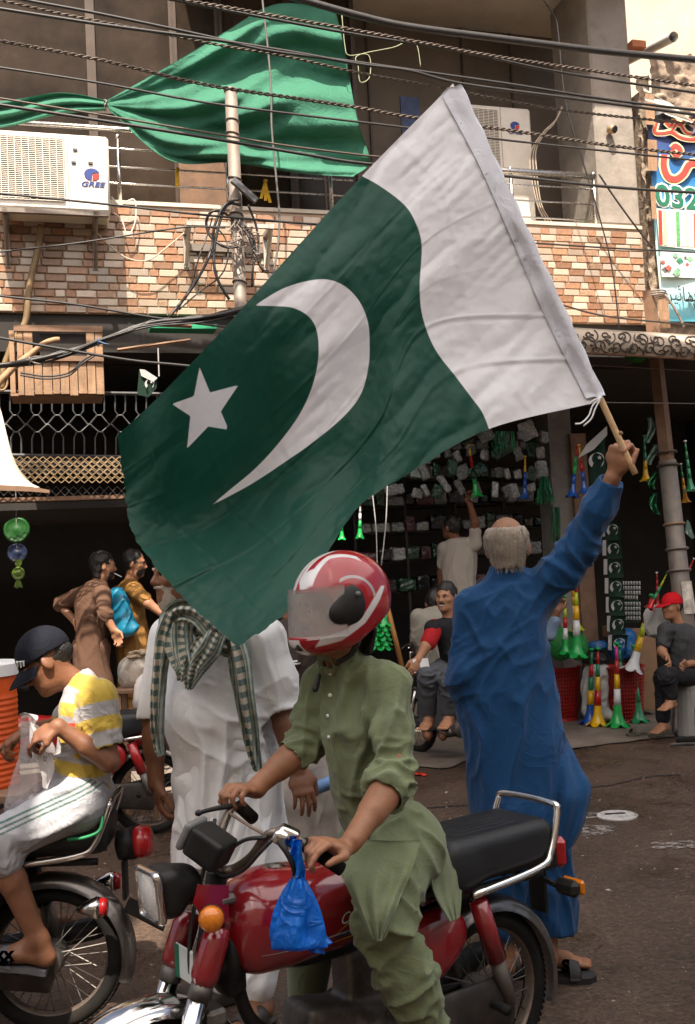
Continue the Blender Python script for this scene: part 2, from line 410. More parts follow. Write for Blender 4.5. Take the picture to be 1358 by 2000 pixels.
M_wood = mat('raw_wood', (0.33, 0.20, 0.115), 0.75, var=0.25, scale=6, bump=0.3, bscale=40, dirt=(0.17, 0.1, 0.06), dirt_amt=0.7, dscale=7, streak=(6, 6, 0.8))
M_wood2 = mat('dark_wood', (0.2, 0.115, 0.07), 0.75, var=0.3, scale=7, bump=0.3, bscale=30)
M_wpl = mat('white_enamel', (0.74, 0.69, 0.61), 0.45, var=0.06, scale=4, dirt=(0.45, 0.36, 0.26), dirt_amt=0.35, dscale=3)
M_cable = mat('black_cable', (0.022, 0.02, 0.02), 0.5, var=0.3, scale=20)
M_cableb = mat('brown_twisted_wire', (0.085, 0.065, 0.052), 0.5, 0.3, var=0.3, scale=40)
M_glass = mat('tinted_window_glass', (0.034, 0.024, 0.017), 0.25, var=0.6, scale=1.6, spec=0.16)
M_bronze = mat('bronze_window_frame', (0.07, 0.05, 0.038), 0.5, 0.3, var=0.2, scale=6)
M_tile = [mat('tile_rust', (0.35, 0.185, 0.105), 0.32, var=0.25, scale=26, bump=0.12, bscale=90), mat('tile_cream', (0.48, 0.365, 0.275), 0.3, var=0.12, scale=9, dirt=(0.45, 0.31, 0.2), dirt_amt=0.5, dscale=9),
          mat('tile_white', (0.54, 0.445, 0.36), 0.28, var=0.06, scale=9, dirt=(0.4, 0.28, 0.19), dirt_amt=0.55, dscale=11), mat('tile_pattern', (0.33, 0.205, 0.13), 0.35, var=0.6, scale=60)]
for m in M_tile:   # every tile fired and soiled a little differently
    t = m.node_tree; N = t.nodes; L = t.links; b = N['Principled BSDF']; oi = N.new('ShaderNodeObjectInfo'); r = N.new('ShaderNodeMapRange'); r.inputs['To Min'].default_value = 0.62; r.inputs['To Max'].default_value = 1.12; L.new(oi.outputs['Random'], r.inputs['Value'])
    x = N.new('ShaderNodeMix'); x.data_type = 'RGBA'; x.blend_type = 'MULTIPLY'; x.inputs['Factor'].default_value = 1; L.new(b.inputs['Base Color'].links[0].from_socket, x.inputs['A']); L.new(r.outputs[0], x.inputs['B']); L.new(x.outputs['Result'], b.inputs['Base Color'])
M_grout = mat('tile_bed', (0.40, 0.29, 0.21), 0.6, var=0.15, scale=8)
M_white = mat('white_plastic', (0.8, 0.8, 0.79), 0.4, var=0.04, scale=6)
M_black = mat('black_plastic', (0.009, 0.009, 0.01), 0.45, var=0.2, scale=12)
M_rust = mat('rusty_metal', (0.16, 0.085, 0.05), 0.8, 0.2, var=0.4, scale=20)

# ================================================================== ground
def ground_mat():
    m = mat('wet_brown_asphalt', (0.074, 0.047, 0.032), 0.55, var=0.28, scale=1.1, bump=0.9, bscale=60, rvar=0, spec=0.45)
    t = m.node_tree; N = t.nodes; L = t.links; b = N['Principled BSDF']; tc = N.new('ShaderNodeTexCoord')
    src = b.inputs['Base Color'].links[0].from_socket
    def layer(scale, lo, hi, col, amt, src, detail=2):
        n = N.new('ShaderNodeTexNoise'); n.inputs['Scale'].default_value = scale; n.inputs['Detail'].default_value = detail; n.inputs['Roughness'].default_value = 0.7; L.new(tc.outputs['Object'], n.inputs['Vector'])
        r = N.new('ShaderNodeMapRange'); r.inputs['From Min'].default_value = lo; r.inputs['From Max'].default_value = hi; r.inputs['To Max'].default_value = amt; L.new(n.outputs['Fac'], r.inputs['Value'])
        x = N.new('ShaderNodeMix'); x.data_type = 'RGBA'; x.inputs['B'].default_value = (*col, 1); L.new(src, x.inputs['A']); L.new(r.outputs[0], x.inputs['Factor']); return x.outputs['Result'], r.outputs[0]
    src, _ = layer(38, 0.52, 0.70, (0.15, 0.105, 0.075), 0.6, src)
    src, _ = layer(0.8, 0.5, 0.75, (0.045, 0.033, 0.027), 0.8, src, 6)
    src, w = layer(0.6, 0.49, 0.60, (0.045, 0.030, 0.022), 0.5, src, 6)
    src, _ = layer(110, 0.67, 0.74, (0.42, 0.36, 0.31), 0.7, src)
    vo = N.new('ShaderNodeTexVoronoi'); vo.inputs['Scale'].default_value = 62; L.new(tc.outputs['Object'], vo.inputs['Vector']); sp = N.new('ShaderNodeSeparateColor'); L.new(vo.outputs['Color'], sp.inputs[0])
    vr = N.new('ShaderNodeMapRange'); vr.inputs['To Min'].default_value = 0.62; vr.inputs['To Max'].default_value = 1.5; L.new(sp.outputs[0], vr.inputs['Value'])
    ag = N.new('ShaderNodeMix'); ag.data_type = 'RGBA'; ag.blend_type = 'MULTIPLY'; ag.inputs['Factor'].default_value = 0.8; L.new(src, ag.inputs['A']); L.new(vr.outputs[0], ag.inputs['B']); src = ag.outputs['Result']
    src, _ = layer(3.2, 0.56, 0.70, (0.14, 0.105, 0.08), 0.45, src, 9)
    L.new(src, b.inputs['Base Color'])
    r = N.new('ShaderNodeMapRange'); r.inputs['From Max'].default_value = 0.5; r.inputs['To Min'].default_value = 0.55; r.inputs['To Max'].default_value = 0.16; L.new(w, r.inputs['Value']); L.new(r.outputs[0], b.inputs['Roughness'])
    return m
g = MB(); g.raw([(-300, -60, 0), (300, -60, 0), (300, 500, 0), (-300, 500, 0)], [(0, 1, 2, 3)])
struct(g.obj('street_ground', ground_mat()))
# dusty strip of pavement before the shops, ragged along its street edge
def ragged(us, n0, n1, z, amp, seed):
    top = [fw(u, n0, z) for u in us]; bot = [fw(u, n1+amp*float(fbm(V(u*1.7+seed, seed, 0), 3)), z) for u in us]
    return np.array([top, bot])
M_pave = mat('dusty_concrete_pavement', (0.20, 0.165, 0.135), 0.8, var=0.25, scale=2.5, bump=0.4, bscale=30, dirt=(0.09, 0.07, 0.055), dirt_amt=0.85, dscale=1.7)
struct(MB().grid(ragged(np.linspace(-6, 7, 160), -4, 0.42, 0.012, 0.22, 2.0)).obj('shop_pavement', M_pave))

# ================================================================== the tiled shop building
U0, U1 = -7.0, 3.17; ZT0, ZT1 = 3.94, 4.89
bld = root('shop_building', fw(0, 0, 0), 'shop building with brick-patterned tile band, dark upper windows and open shopfronts below', 'building')
def fbox(mb, u0, u1, n0, n1, z0, z1, bv=0):
    M = lambda p: fw(p[0], p[1], p[2])
    (mb.bbox if bv else mb.box)((u0, n0, z0), (u1, n1, z1), *((bv,) if bv else ()), M=M); return mb
def fpart(name, m, *a, parent=bld, bv=0, **k): return fbox(MB(), *a, bv=bv).obj(name, m, parent, fixn=True, **k)
band = fpart('tile_wall', M_grout, U0, U1, -0.16, 0.0, ZT0, ZT1)
fpart('coping', M_cream, U0, U1, -0.2, 0.018, ZT1+0.001, ZT1+0.035)
fpart('balcony_floor', M_conc, U0, U1, -1.3, -0.161, ZT0+0.25, ZT0+0.45)
fpart('back_wall', M_olive, -0.35, 3.9, -1.4, -1.2, ZT0+0.46, 7.46)
sof = fpart('soffit_slab', M_cream, -1.2, 3.22, -1.39, 0.75, 7.462, 7.75)
fpart('shadow_gap_beam', M_dark, U0, U1, -0.5, -0.03, 3.62, ZT0-0.002)  # near-black beam puts the shadow gap under the tile ledge into colour
pillar = fpart('concrete_pillar', M_conc, 2.72, 3.165, -0.75, 0.012, ZT1+0.037, 7.46, bv=0.02)
# tiles: running bond, each one a bevelled brick with its own colour
TW, TH = 0.168, 0.0655
def tile_mesh(w, m):
    mb = MB().bbox((0, 0, 0), (w-0.006, 0.014, TH-0.006), 0.006); o = mb.obj('tile', m, None, fixn=True); me = o.data; bpy.data.objects.remove(o); return me
_tm = {}
def flag_hides(px, py):
    pl = [(885, 175), (1165, 775), (960, 830), (700, 950), (460, 1240), (260, 1030), (245, 860)]
    return float(poly_sd(np.array([[px, py]]), pl)[0]) < -25
def topx(p):
    d = np.array(p)-_C; z = d@_F; return 679+FPX*(d@_R)/z, 1000-FPX*(d@_U)/z
rr = random.Random(11); nt_ = 0; rest = MB(); rmi = []
for r in range(14):
    z = ZT0+0.004+r*(ZT1-ZT0)/14.45; u = -3.15-23*TW-rr.random()*0.1 + (r % 2)*0.08; c = rr.randint(0, 1)
    while u < U1-0.05:
        w = TW if rr.random() < 0.8 else TW/2; c = 1-c
        if u+w > U1: w = U1-u
        mi = (rr.choice([0, 0, 3, 0]) if c else rr.choice([1, 2, 2, 1]))
        px, py = topx(fw(u+w/2, 0, z+TH/2))
        if px > -25 and px < 1330 and not flag_hides(px, py) and not (px < 190 and py < 410) and w > 0.03:
            key = (round(w, 3), mi)
            if key not in _tm: _tm[key] = tile_mesh(w, M_tile[mi])
            o = bpy.data.objects.new('tile', _tm[key]); COL.objects.link(o); o.parent = band
            q = fw(u, 0.0005, z); q = q-np.array(_wl(bld))
            # local x along the facade, local -y out of it
            o.matrix_local = Matrix.Translation(Vector((q+FN*0.0145+FN*rr.random()*0.002).tolist())) @ Matrix.Rotation(FA, 4, 'Z')
            nt_ += 1
        elif w > 0.03:
            rest.bbox((u, -0.0135, z), (u+w-0.006, -0.0005, z+TH-0.006), 0.006, lambda p: fw(p[0], -p[1], p[2])); rmi += [mi]*26
        u += w
ro = rest.obj('tiles', None, band, fixn=True); ro['kind'] = 'stuff'   # the tiles hidden in the photograph, joined
for m in M_tile: ro.data.materials.append(m)
ro.data.polygons.foreach_set('material_index', rmi)
# upper windows at the left
win_n = -0.75
def uz(px, py, n): return fp(px, py, n)
for i, (xa, xb) in enumerate(((-60, 172), (190, 335), (350, 425), (440, 560), (575, 690))):
    ua = uz(xa, 200, win_n)[0]; ub = uz(xb, 200, win_n)[0]
    p = fpart('window', M_bronze, ua-0.045, ub+0.045, win_n-0.05, win_n-0.03, ZT1+0.1, 7.44)
    for (z0, z1) in ((ZT1+0.16, 6.02), (6.08, 7.38)):
        fpart('pane', M_glass, ua, ub, win_n-0.029, win_n-0.012, z0, z1, parent=p)
    fpart('frame', M_bronze, ua-0.045, ua-0.001, win_n-0.029, win_n+0.02, ZT1+0.1, 7.44, parent=p)
    fpart('frame', M_bronze, ub+0.001, ub+0.045, win_n-0.029, win_n+0.02, ZT1+0.1, 7.44, parent=p)
    fpart('frame', M_bronze, ua, ub, win_n-0.029, win_n+0.012, 6.022, 6.078, parent=p)
fpart('window_return', M_olive, -0.35+0.5, 0.17, -1.19, win_n, ZT1+0.1, 7.44)
fpart('curtain_board', mat('cream_board', (0.33, 0.27, 0.2), 0.8, var=0.2, scale=2), uz(10, 180, -0.7)[0], uz(165, 180, -0.7)[0], -0.70, -0.68, ZT1+0.12, uz(100, 150, -0.7)[1]) if False else None
# back-wall joints and a dim doorway behind the balcony
for px in (720, 905, 1000): 
    ua = uz(px, 200, -1.19)[0]; fpart('wall_joint', M_bronze, ua, ua+0.02, -1.199, -1.17, ZT1, 7.45)
fpart('door', M_wood2, uz(350, 340, -0.7)[0], uz(470, 340, -0.7)[0], -0.72, -0.69, ZT1+0.1, uz(400, 300, -0.7)[1])
fpart('poster', mat('blue_poster', (0.06, 0.09, 0.19), 0.5, var=0.5, scale=9), uz(783, 220, -1.19)[0], uz(822, 260, -1.19)[0], -1.199, -1.18, uz(800, 262, -1.19)[1], uz(800, 190, -1.19)[1])
# hooks and conduit wire under the soffit
wr = MB()
for px, py in ((860, 22), (900, 38), (930, 46), (997, 49), (1060, 50), (1075, 55)):
    q = FW(px, py, -0.4); q[2] = 7.461; wr.tube([q, q-V(0, 0, 0.05), q-V(-0.012, 0, 0.065), q-V(-0.022, 0, 0.045)], 0.004, 5)
wr.obj('soffit_hook', M_rust, sof)

# ---- steel railings
def railing(name, label, u0, u1, n, tops, posts, zb, rt):
    o = root(name, fw((u0+u1)/2, n, zb), label, 'railing')
    for i, (z, r) in enumerate(tops): MB().tube([fw(u0, n, z), fw(u1, n, z)], r, 10).obj('rail', M_steel, o, smooth=True)
    for u in posts:
        b = MB(); b.tube([fw(u, n, zb), fw(u, n, rt)], 0.018, 10); b.lathe([(0.018, 0), (0.024, 0.01), (0.02, 0.035), (0.004, 0.05)], 10, placer(fw(u, n, rt), V(0, 0, 1)))
        b.obj('post', M_steel, o, smooth=True)
    return o
uL = lambda px, py: fp(px, py, -0.06)[0]; zL = lambda px, py: fp(px, py, -0.06)[1]
railing('balcony_railing', 'polished steel balcony railing behind the green cloth and left air conditioner', -3.4, uL(690, 360), -0.06,
        [(zL(200, 251), 0.024), (zL(300, 295), 0.009), (zL(300, 330), 0.009), (zL(300, 362), 0.009)], [uL(-120, 300), uL(232, 320), uL(445, 350), uL(647, 380)], ZT1+0.036, zL(232, 272))
railing('balcony_railing', 'steel balcony railing with thick top tube beside the concrete pillar', uL(760, 340), uL(1192, 350), -0.06,
        [(zL(1100, 341), 0.032), (zL(1100, 366), 0.009), (zL(1100, 396), 0.009), (zL(1100, 428), 0.009)], [uL(810, 350), uL(998, 350), uL(1163, 400)], ZT1+0.036, zL(1100, 341))

# ---- neighbouring building on the right: rough brick edge, rubble wall, banner, lit plaster above
nb = root('rubble_wall_building', fw(4.2, 0, 0), 'neighbouring building of rough mortar and brick carrying the blue shop banner', 'building')
M_rub = mat('rough_mortar', (0.30, 0.23, 0.17), 0.95, var=0.4, scale=9, bump=1.0, bscale=30, dirt=(0.11, 0.085, 0.065), dirt_amt=0.85, dscale=5)
uw = np.linspace(3.20, 3.34, 7); zw = np.linspace(3.7, 6.45, 120)
P = np.zeros((len(zw), len(uw), 3))
for i, z in enumerate(zw):
    for j, u in enumerate(uw):
        P[i, j] = fw(u+0.012*float(vnoise(V(u*20, z*12, 3))), 0.03+0.045*abs(float(vnoise(V(u*14, z*9, 1))))+0.02*float(vnoise(V(u*40, z*30, 1))), z)
MB().grid(P).obj('mortar_edge', M_rub, nb, smooth=True)
fpart('wall', M_rub, 3.22, 6.5, -0.4, 0.03, 3.73, 6.28, parent=nb)
uw = np.linspace(3.34, 4.6, 40); zw = np.linspace(5.6, 6.62, 34); P = np.zeros((34, 40, 3))
for i, z in enumerate(zw):
    for j, u in enumerate(uw):
        zz = z if i < 33 else z+0.10*float(fbm(V(u*5, 1, 2), 2)); P[i, j] = fw(u, 0.05+0.07*abs(float(fbm(V(u*7, z*9, 5), 3))), zz)
MB().grid(P).obj('rubble_face', M_rub, nb, smooth=True)
fpart('plaster_wall', M_plaster, 2.9, 9.0, -2.4, -1.9, 3.74, 12, parent=nb)
br = mat('red_brick', (0.42, 0.15, 0.07), 0.85, var=0.2, scale=20, bump=0.4)
for px, py, w in ((1247, 88, 0.16),):
    u, z = fp(px, py, 0.06); fpart('brick', br, u-w/2, u+w/2, -0.12, 0.08, z-0.03, z+0.045, parent=nb, bv=0.006)
pa = FW(1265, 98, -0.3); pb = FW(1316, 72, 0.25)
pp = MB(); pp.tube([pa+(pa-pb)*0.8, pb], 0.05, 20, caps=False); pp.tube([pb+(pa-pb)*0.01, pa+(pa-pb)*0.5], 0.044, 20, caps=False)
tag(pp.obj('drain_pipe', mat('grey_pipe', (0.55, 0.53, 0.5), 0.5), None, smooth=True), 'stub of pale grey drain pipe sticking out above the rubble wall', 'pipe')

# ---- interior of the two shops
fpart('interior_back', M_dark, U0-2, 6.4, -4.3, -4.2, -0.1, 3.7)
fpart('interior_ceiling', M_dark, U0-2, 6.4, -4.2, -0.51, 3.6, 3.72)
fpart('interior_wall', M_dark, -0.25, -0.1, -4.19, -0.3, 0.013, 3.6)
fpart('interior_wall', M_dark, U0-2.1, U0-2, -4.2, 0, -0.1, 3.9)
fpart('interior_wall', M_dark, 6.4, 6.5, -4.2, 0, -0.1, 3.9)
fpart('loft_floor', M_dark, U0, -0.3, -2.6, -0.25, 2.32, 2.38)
M_wpil = mat('dirty_white_paint', (0.22, 0.20, 0.175), 0.7, var=0.2, scale=3, dirt=(0.1, 0.08, 0.065), dirt_amt=0.85, dscale=2)
ua = fp(1072, 850, -1.0)[0]; ub = fp(1116, 850, -1.0)[0]
fpart('shop_pillar', M_wpil, ua, ub, -1.3, -1.0, 0.013, 3.6)
fpart('door_post', M_wood2, fp(1130, 1100, -0.95)[0], fp(1160, 1100, -0.95)[0], -1.1, -0.95, 0.013, 3.0)
# plain unseen blocks added behind the camera, for reflections and to cover low sky
for lab, x0, x1, h in (('lower plain unseen building added behind the viewer for the light', -16, -1.3, OPP_L), ('taller plain unseen building added behind the viewer for the light', -1.29, 18, OPP_H)):
    ob = root('added_block_behind_camera', ((x0+x1)/2, -7, 0), lab, 'building'); MB().box((x0, -12, 0), (x1, -5.0, h)).obj('wall', M_plaster, ob)

# shade cloths added overhead, out of view, to diffuse the sun onto the roadway
M_tarp = translucent(mat('added_diffuser_cloth', (0.70, 0.75, 0.82), 0.9, var=0.05, scale=1.5), 0.78)
for lab, x0, x1, y0, y1, z0 in (('pale unseen cloth added high over the left of the street to soften the sun', -7.0, -1.35, -5.5, 4.1, 7.0), ('pale unseen cloth added high over the right of the street to soften the sun', -1.15, 7.5, -5.5, 6.5, 7.05)):
    P = [[V(x, y, z0+0.28*math.sin(x*1.1+0.6*y)*0.4-0.35*math.sin(math.pi*(y-y0)/(y1-y0))) for y in np.linspace(y0, y1, 24)] for x in np.linspace(x0, x1, 24)]
    tag(MB().grid(P).obj('added_shade_cloth', M_tarp, None, smooth=True), lab, 'added shade cloth')
# ================================================================== air conditioners
M_navy = mat('logo_navy', (0.02, 0.045, 0.22), 0.5, var=0.05); M_lred = mat('logo_red', (0.55, 0.03, 0.02), 0.5, var=0.05)
M_fin = mat('condenser_dark', (0.16, 0.125, 0.095), 0.7, var=0.3, scale=20)
def face(o, x, z=V(0, 0, 1)): # text plane: local x along facade, y up
    return lambda p: o+FU*p[0]+V(0, 0, 1)*p[1]+FN*p[2]
def air_con(label, u0, u1, n1, z0, z1, logo_u, logo_z, gu, lsize):
    o = root('air_conditioner', fw((u0+u1)/2, n1-0.15, z0), label, 'air conditioner', 'outdoor air conditioner units on the balcony')
    fbox(MB(), u0, u1, n1-0.32, n1, z0, z1, bv=0.02).obj('casing', M_wpl, o, fixn=True, auto=40)
    g0, g1, gz0, gz1 = gu[0], gu[1], z0+0.07, z1-0.05
    fbox(MB(), g0, g1, n1+0.001, n1+0.004, gz0, gz1).obj('condenser', M_fin, o, fixn=True)
    cx, cz = (g0+g1)/2, (gz0+gz1)/2; fr = min((gz1-gz0)*0.44, (g1-g0)*0.46)
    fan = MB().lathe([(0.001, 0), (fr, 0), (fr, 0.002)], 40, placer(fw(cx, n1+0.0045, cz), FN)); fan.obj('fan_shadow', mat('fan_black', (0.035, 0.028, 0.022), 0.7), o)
    fb = MB()
    for k in range(3):
        a = k*2.094+0.4; c, s = math.cos(a), math.sin(a)
        fb.prism([(c*0.03-s*0.02, s*0.03+c*0.02), (c*fr*0.9-s*0.1, s*fr*0.9+c*0.1), (c*fr*0.95+s*0.06, s*fr*0.95-c*0.06), (c*0.03+s*0.02, s*0.03-c*0.02)], lambda p: fw(cx+p[0], n1+0.0075, cz+p[1]), lambda p: fw(cx+p[0], n1+0.009, cz+p[1]))
    fb.obj('fan_blade', M_iron, o)
    gr = MB(); k = 0
    n = int((gz1-gz0)/0.0155)
    for i in range(n+1):
        z = gz0+(gz1-gz0)*i/n; fbox(gr, g0, g1, n1+0.012, n1+0.017, z-0.0028, z+0.0028)
    for i in range(11):
        u = g0+(g1-g0)*i/10; fbox(gr, u-0.0025, u+0.0025, n1+0.0175, n1+0.021, gz0, gz1)
    gr.obj('grille', M_wpl, o)
    fbox(MB(), g1+0.03, g1+0.034, n1+0.0005, n1+0.003, z0+0.005, z1-0.005).obj('panel_seam', M_fin, o)
    # logo: navy and red roundel above the lettering
    M = face(fw(logo_u, n1+0.004, logo_z), 0); r = lsize
    lg = MB(); pts = [(r*math.cos(a), r*0.8*math.sin(a)) for a in np.linspace(R_(20), R_(265), 20)]
    pts += [(-0.02*r, -0.15*r), (0.05*r, 0.15*r)]
    lg.prism(pts, lambda p: M((p[0], p[1], 0)), lambda p: M((p[0], p[1], 0.003))); lg.obj('logo', M_navy, o, fixn=True)
    MB().prism([(0.12*r, 0.05*r), (0.95*r, 0.05*r), (0.8*r, -0.5*r), (0.45*r, -0.75*r), (0.02*r, -0.8*r)], lambda p: M((p[0], p[1], 0)), lambda p: M((p[0], p[1], 0.003))).obj('logo', M_lred, o, fixn=True)
    M2 = face(fw(logo_u, n1+0.004, logo_z-1.35*r), 0)
    text_mesh('GREE', r*0.95, lambda p: M2((p[0]*1.35, p[1], p[2])), 0.0015, 'lettering', M_navy, o, shear=0.25, bold=0.0012)
    return o
acn = 0.42
uA, zA = fp(217, 415, acn); uB = fp(125, 330, acn)[0]
ac = air_con('white outdoor air conditioner on a steel bracket over the tile band', uA-0.92, uA, acn, zA-0.0, fp(210, 266, acn)[1], fp(180, 343, acn)[0], fp(180, 341, acn)[1], (uA-0.92+0.03, uB), 0.062)
b = MB()
for u in (uA-0.82, uA-0.12):
    fbox(b, u-0.02, u+0.02, 0.016, acn+0.05, zA-0.05, zA-0.012); fbox(b, u-0.02, u+0.02, 0.016, 0.03, zA-0.36, zA-0.051)
    b.tube([fw(u, 0.03, zA-0.34), fw(u, acn, zA-0.05)], 0.014, 6)
fbox(b, uA-0.92, uA-0.02, acn+0.01, acn+0.05, zA-0.049, zA-0.013)
b.obj('bracket', M_galv, ac, fixn=True)
sb = MB()
for px, py in ((147, 293), (144, 318), (177, 319)):
    u, z = fp(px, py, acn); fbox(sb, u-0.018, u+0.018, acn+0.001, acn+0.012, z-0.012, z+0.012, bv=0.004)
sb.obj('valve_cap', M_iron, ac, fixn=True)
n2 = -0.42
ua, za = fp(918, 440, n2); ub, zb = fp(1036, 212, n2)
air_con('white outdoor air conditioner half hidden behind the white part of the flag', ub-0.92, ub, n2, ZT1+0.06, zb, fp(1006, 248, n2)[0], fp(1006, 246, n2)[1], (ub-0.9, fp(976, 300, n2)[0]), 0.052)

# ================================================================== draped green cloth
M_gcl = translucent(cloth_mat('green_cotton', (0.062, 0.22, 0.145), 0.85, var=0.15, crease=0.4), 0.25)
def cpatch(rows, nu, nv):
    A = np.array([catmull(r, nu) for r in rows]); return np.array([catmull(A[:, j], nv) for j in range(A.shape[1])])
gc = root('draped_green_cloth', FW(560, 330, 0.1), 'large green cloth knotted and draped over the balcony railing', 'cloth')
rows = [[(207, 197), (330, 128), (440, 62), (540, 8), (655, 18)], [(209, 200), (340, 160), (450, 110), (555, 60), (672, 90)], [(210, 204), (340, 205), (460, 180), (570, 140), (685, 165)],
        [(211, 207), (335, 245), (460, 245), (580, 225), (700, 240)], [(213, 212), (325, 285), (455, 295), (585, 300), (722, 315)], [(214, 216), (330, 312), (455, 318), (580, 338), (690, 345)]]
npts = [[np.append(p, 0.16) for p in r] for r in rows]
Gp = cpatch([[V(*p, 0.16) for p in r] for r in rows], 14, 14); a, bb = Gp.shape[:2]; P = np.zeros((a, bb, 3))
for i in range(a):
    for j in range(bb):
        s, t = i/(a-1), j/(bb-1)
        px, py, _ = Gp[i, j]
        am = 0.10*min(1, s*2.2)*(0.55+0.45*math.sin(math.pi*min(1, t*1.1)))
        n = 0.17+am*(math.sin(2*math.pi*(3.1*t-0.9*s*t+0.12*math.sin(6*s)))+0.35*math.sin(2*math.pi*(6.7*t+1.1*s)))+0.012*float(fbm(V(px/22, py/22, 0), 3))
        P[i, j] = FW(px, py, n)
MB().grid(P, 0.003).obj('cloth_sheet', M_gcl, gc, smooth=True)
s_ = np.linspace(0, 1, 46); P = np.zeros((46, 26, 3))
for i, s in enumerate(s_):
    for j in range(26):
        t = j/25; px = -60+s*268; w = 22*(1-0.75*s**3)+4; cy = 222-s*20
        P[i, j] = FW(px, cy+(t-0.5)*2*w+6*math.sin(s*7), 0.16+0.05*math.sin(2*math.pi*(2.2*t+0.5*s))*(1-0.6*s)+0.03*math.sin(t*math.pi))
MB().grid(P, 0.003).obj('cloth_tail', M_gcl, gc, smooth=True)
tk = MB(); c = FW(206, 206, 0.2)
tk.tube([c+0.045*(math.cos(a)*FN*0.9+math.sin(a)*V(0, 0, 1))+FU*0.008*math.sin(3*a) for a in np.linspace(0, 6.283, 18)], 0.006, 6); tk.obj('tie_wire', M_galv, gc, smooth=True)
for lab, px, py, sp in (('small yellow ribbon tied to the railing beside the cloth edge', 347, 345, 0), ('frayed yellow ribbon hanging on the railing right of the pole', 519, 368, 1)):
    rb = root('yellow_ribbon', FW(px, py, 0.0), lab, 'ribbon', 'yellow ribbons on the railing')
    for k in range(3 if sp else 2):
        a = FW(px, py-14, 0.0); dx = (k-1)*(9 if sp else 2)
        Q = [[FW(px+dx*t-3+6*e, py-14+34*t+(4*k if sp else 0), 0.0+0.012*math.sin(5*t+k)) for e in (0, 1)] for t in np.linspace(0, 1, 8)]
        MB().grid(Q, 0.002).obj('ribbon_end', mat('yellow_ribbon_cloth', (0.62, 0.36, 0.02), 0.7), rb)
    MB().lathe([(0.004, -0.015), (0.018, -0.008), (0.02, 0.006), (0.004, 0.016)], 8, placer(FW(px, py-15, 0.0), V(0, 0, 1))).obj('knot', _mats['yellow_ribbon_cloth'], rb, smooth=True)

# ================================================================== poles
pl = root('utility_pole', fw(-0.97, 0.5, 0), 'grey steel pole hung with coiled cables in front of the tile band', 'pole')
tp = fp(455, 178, 0.5)[1]
MB().tube([fw(-0.972, 0.5, 0), fw(-0.972, 0.5, tp)], 0.052, 20).obj('shaft', M_galv, pl, smooth=True)
for py in (238, 262, 350, 420, 430, 552):
    z = fp(460, py, 0.5)[1]
    MB().tube([fw(-0.972, 0.5, z)+0.056*(math.cos(a)*FU+math.sin(a)*FN)+V(0, 0, 0.012*math.sin(a+py)) for a in np.linspace(0, 6.283, 20)], 0.006, 5, closed=False).obj('binding_wire', M_cableb if py > 300 else M_galv, pl, smooth=True)
MB().lathe([(0.05, 0), (0.06, 0.005), (0.06, 0.02), (0.03, 0.03)], 16, placer(fw(-0.972, 0.5, tp-0.01), V(0, 0, 1))).obj('cap', M_galv, pl, smooth=True)
q = FW(478, 372, 0.6)
MB().bbox((-0.13, -0.02, -0.03), (0.13, 0.02, 0.03), 0.006, M=lambda p: q+FU*(p[0]*0.75+p[2]*0.6)+V(0, 0, 1)*(-p[0]*0.66+p[2]*0.75)+FN*p[1]).obj('junction_box', M_iron, pl, fixn=True)
# square bracket frame by the pole
bk = root('bracket_frame', FW(440, 500, 0.02), 'empty steel bracket frame bolted to the tiles behind the pole', 'bracket')
b = MB()
za, zb = fp(400, 440, 0.25)[1], fp(400, 490, 0.02)[1]; u0 = fp(365, 470, 0.1)[0]; u1 = fp(522, 470, 0.1)[0]
for u in (u0, u1):
    fbox(b, u-0.022, u+0.022, 0.018, 0.30, za-0.02, za+0.02); fbox(b, u-0.022, u+0.022, 0.018, 0.032, za-0.30, za-0.021); b.tube([fw(u, 0.03, za-0.28), fw(u, 0.28, za-0.03)], 0.017, 4)
fbox(b, u0+0.023, u1-0.023, 0.262, 0.298, za-0.017, za+0.017); b.obj('frame', mat('pale_steel', (0.5, 0.47, 0.42), 0.5, 0.4, var=0.2, scale=8, dirt=(0.25, 0.15, 0.09), dirt_amt=0.6, dscale=6), bk, fixn=True)
fbox(MB(), u0+0.03, u1-0.03, 0.02, 0.05, zb-0.01, zb+0.05).obj('cross_bar', M_galv, bk, fixn=True)
# right-hand awning pole
pr = root('awning_pole', fw(3.12, 0.42, 0), 'leaning grey pole wound with tape under the scroll-patterned awning', 'pole')
pt = lambda z: fw(3.12-0.045*z, 0.42, z)
MB().tube([pt(0), pt(1.0), pt(2.55)], [0.098, 0.09, 0.082], 18).obj('shaft', M_galv, pr, smooth=True)
MB().tube([pt(2.45), pt(4.15)], [0.07, 0.062], 4).obj('wooden_post', M_wood2, pr)
for z, r, m in ((1.72, 0.1, M_galv), (1.95, 0.093, 'tan'), (2.5, 0.095, M_cableb), (1.52, 0.102, M_galv), (2.62, 0.09, M_cableb)):
    mm = mat('tan_tape', (0.3, 0.19, 0.09), 0.6) if m == 'tan' else m
    MB().tube([pt(z)+r*(math.cos(a)*FU+math.sin(a)*FN)*0.98+V(0, 0, 0.01*math.sin(a)) for a in np.linspace(0, 6.283, 24)], 0.012, 6, closed=True).obj('tape_band', mm, pr, smooth=True)
P = [[pt(z)+(0.1+0.004*math.sin(9*z+7*a))*(math.cos(a)*FU+math.sin(a)*FN) for a in np.linspace(0.5, 2.1, 9)] for z in np.linspace(1.12, 1.42, 9)]
MB().grid(P, 0.002).obj('torn_paper', mat('torn_paper', (0.55, 0.5, 0.43), 0.8, var=0.5, scale=14), pr)
b = MB()
for k in range(3): b.tube([fw(3.0, 0.42+0.09*math.sin(a), 4.1+0.02*k)+FU*0.1*math.cos(a)*1 for a in np.linspace(0, 6.283, 14)], 0.008, 5)
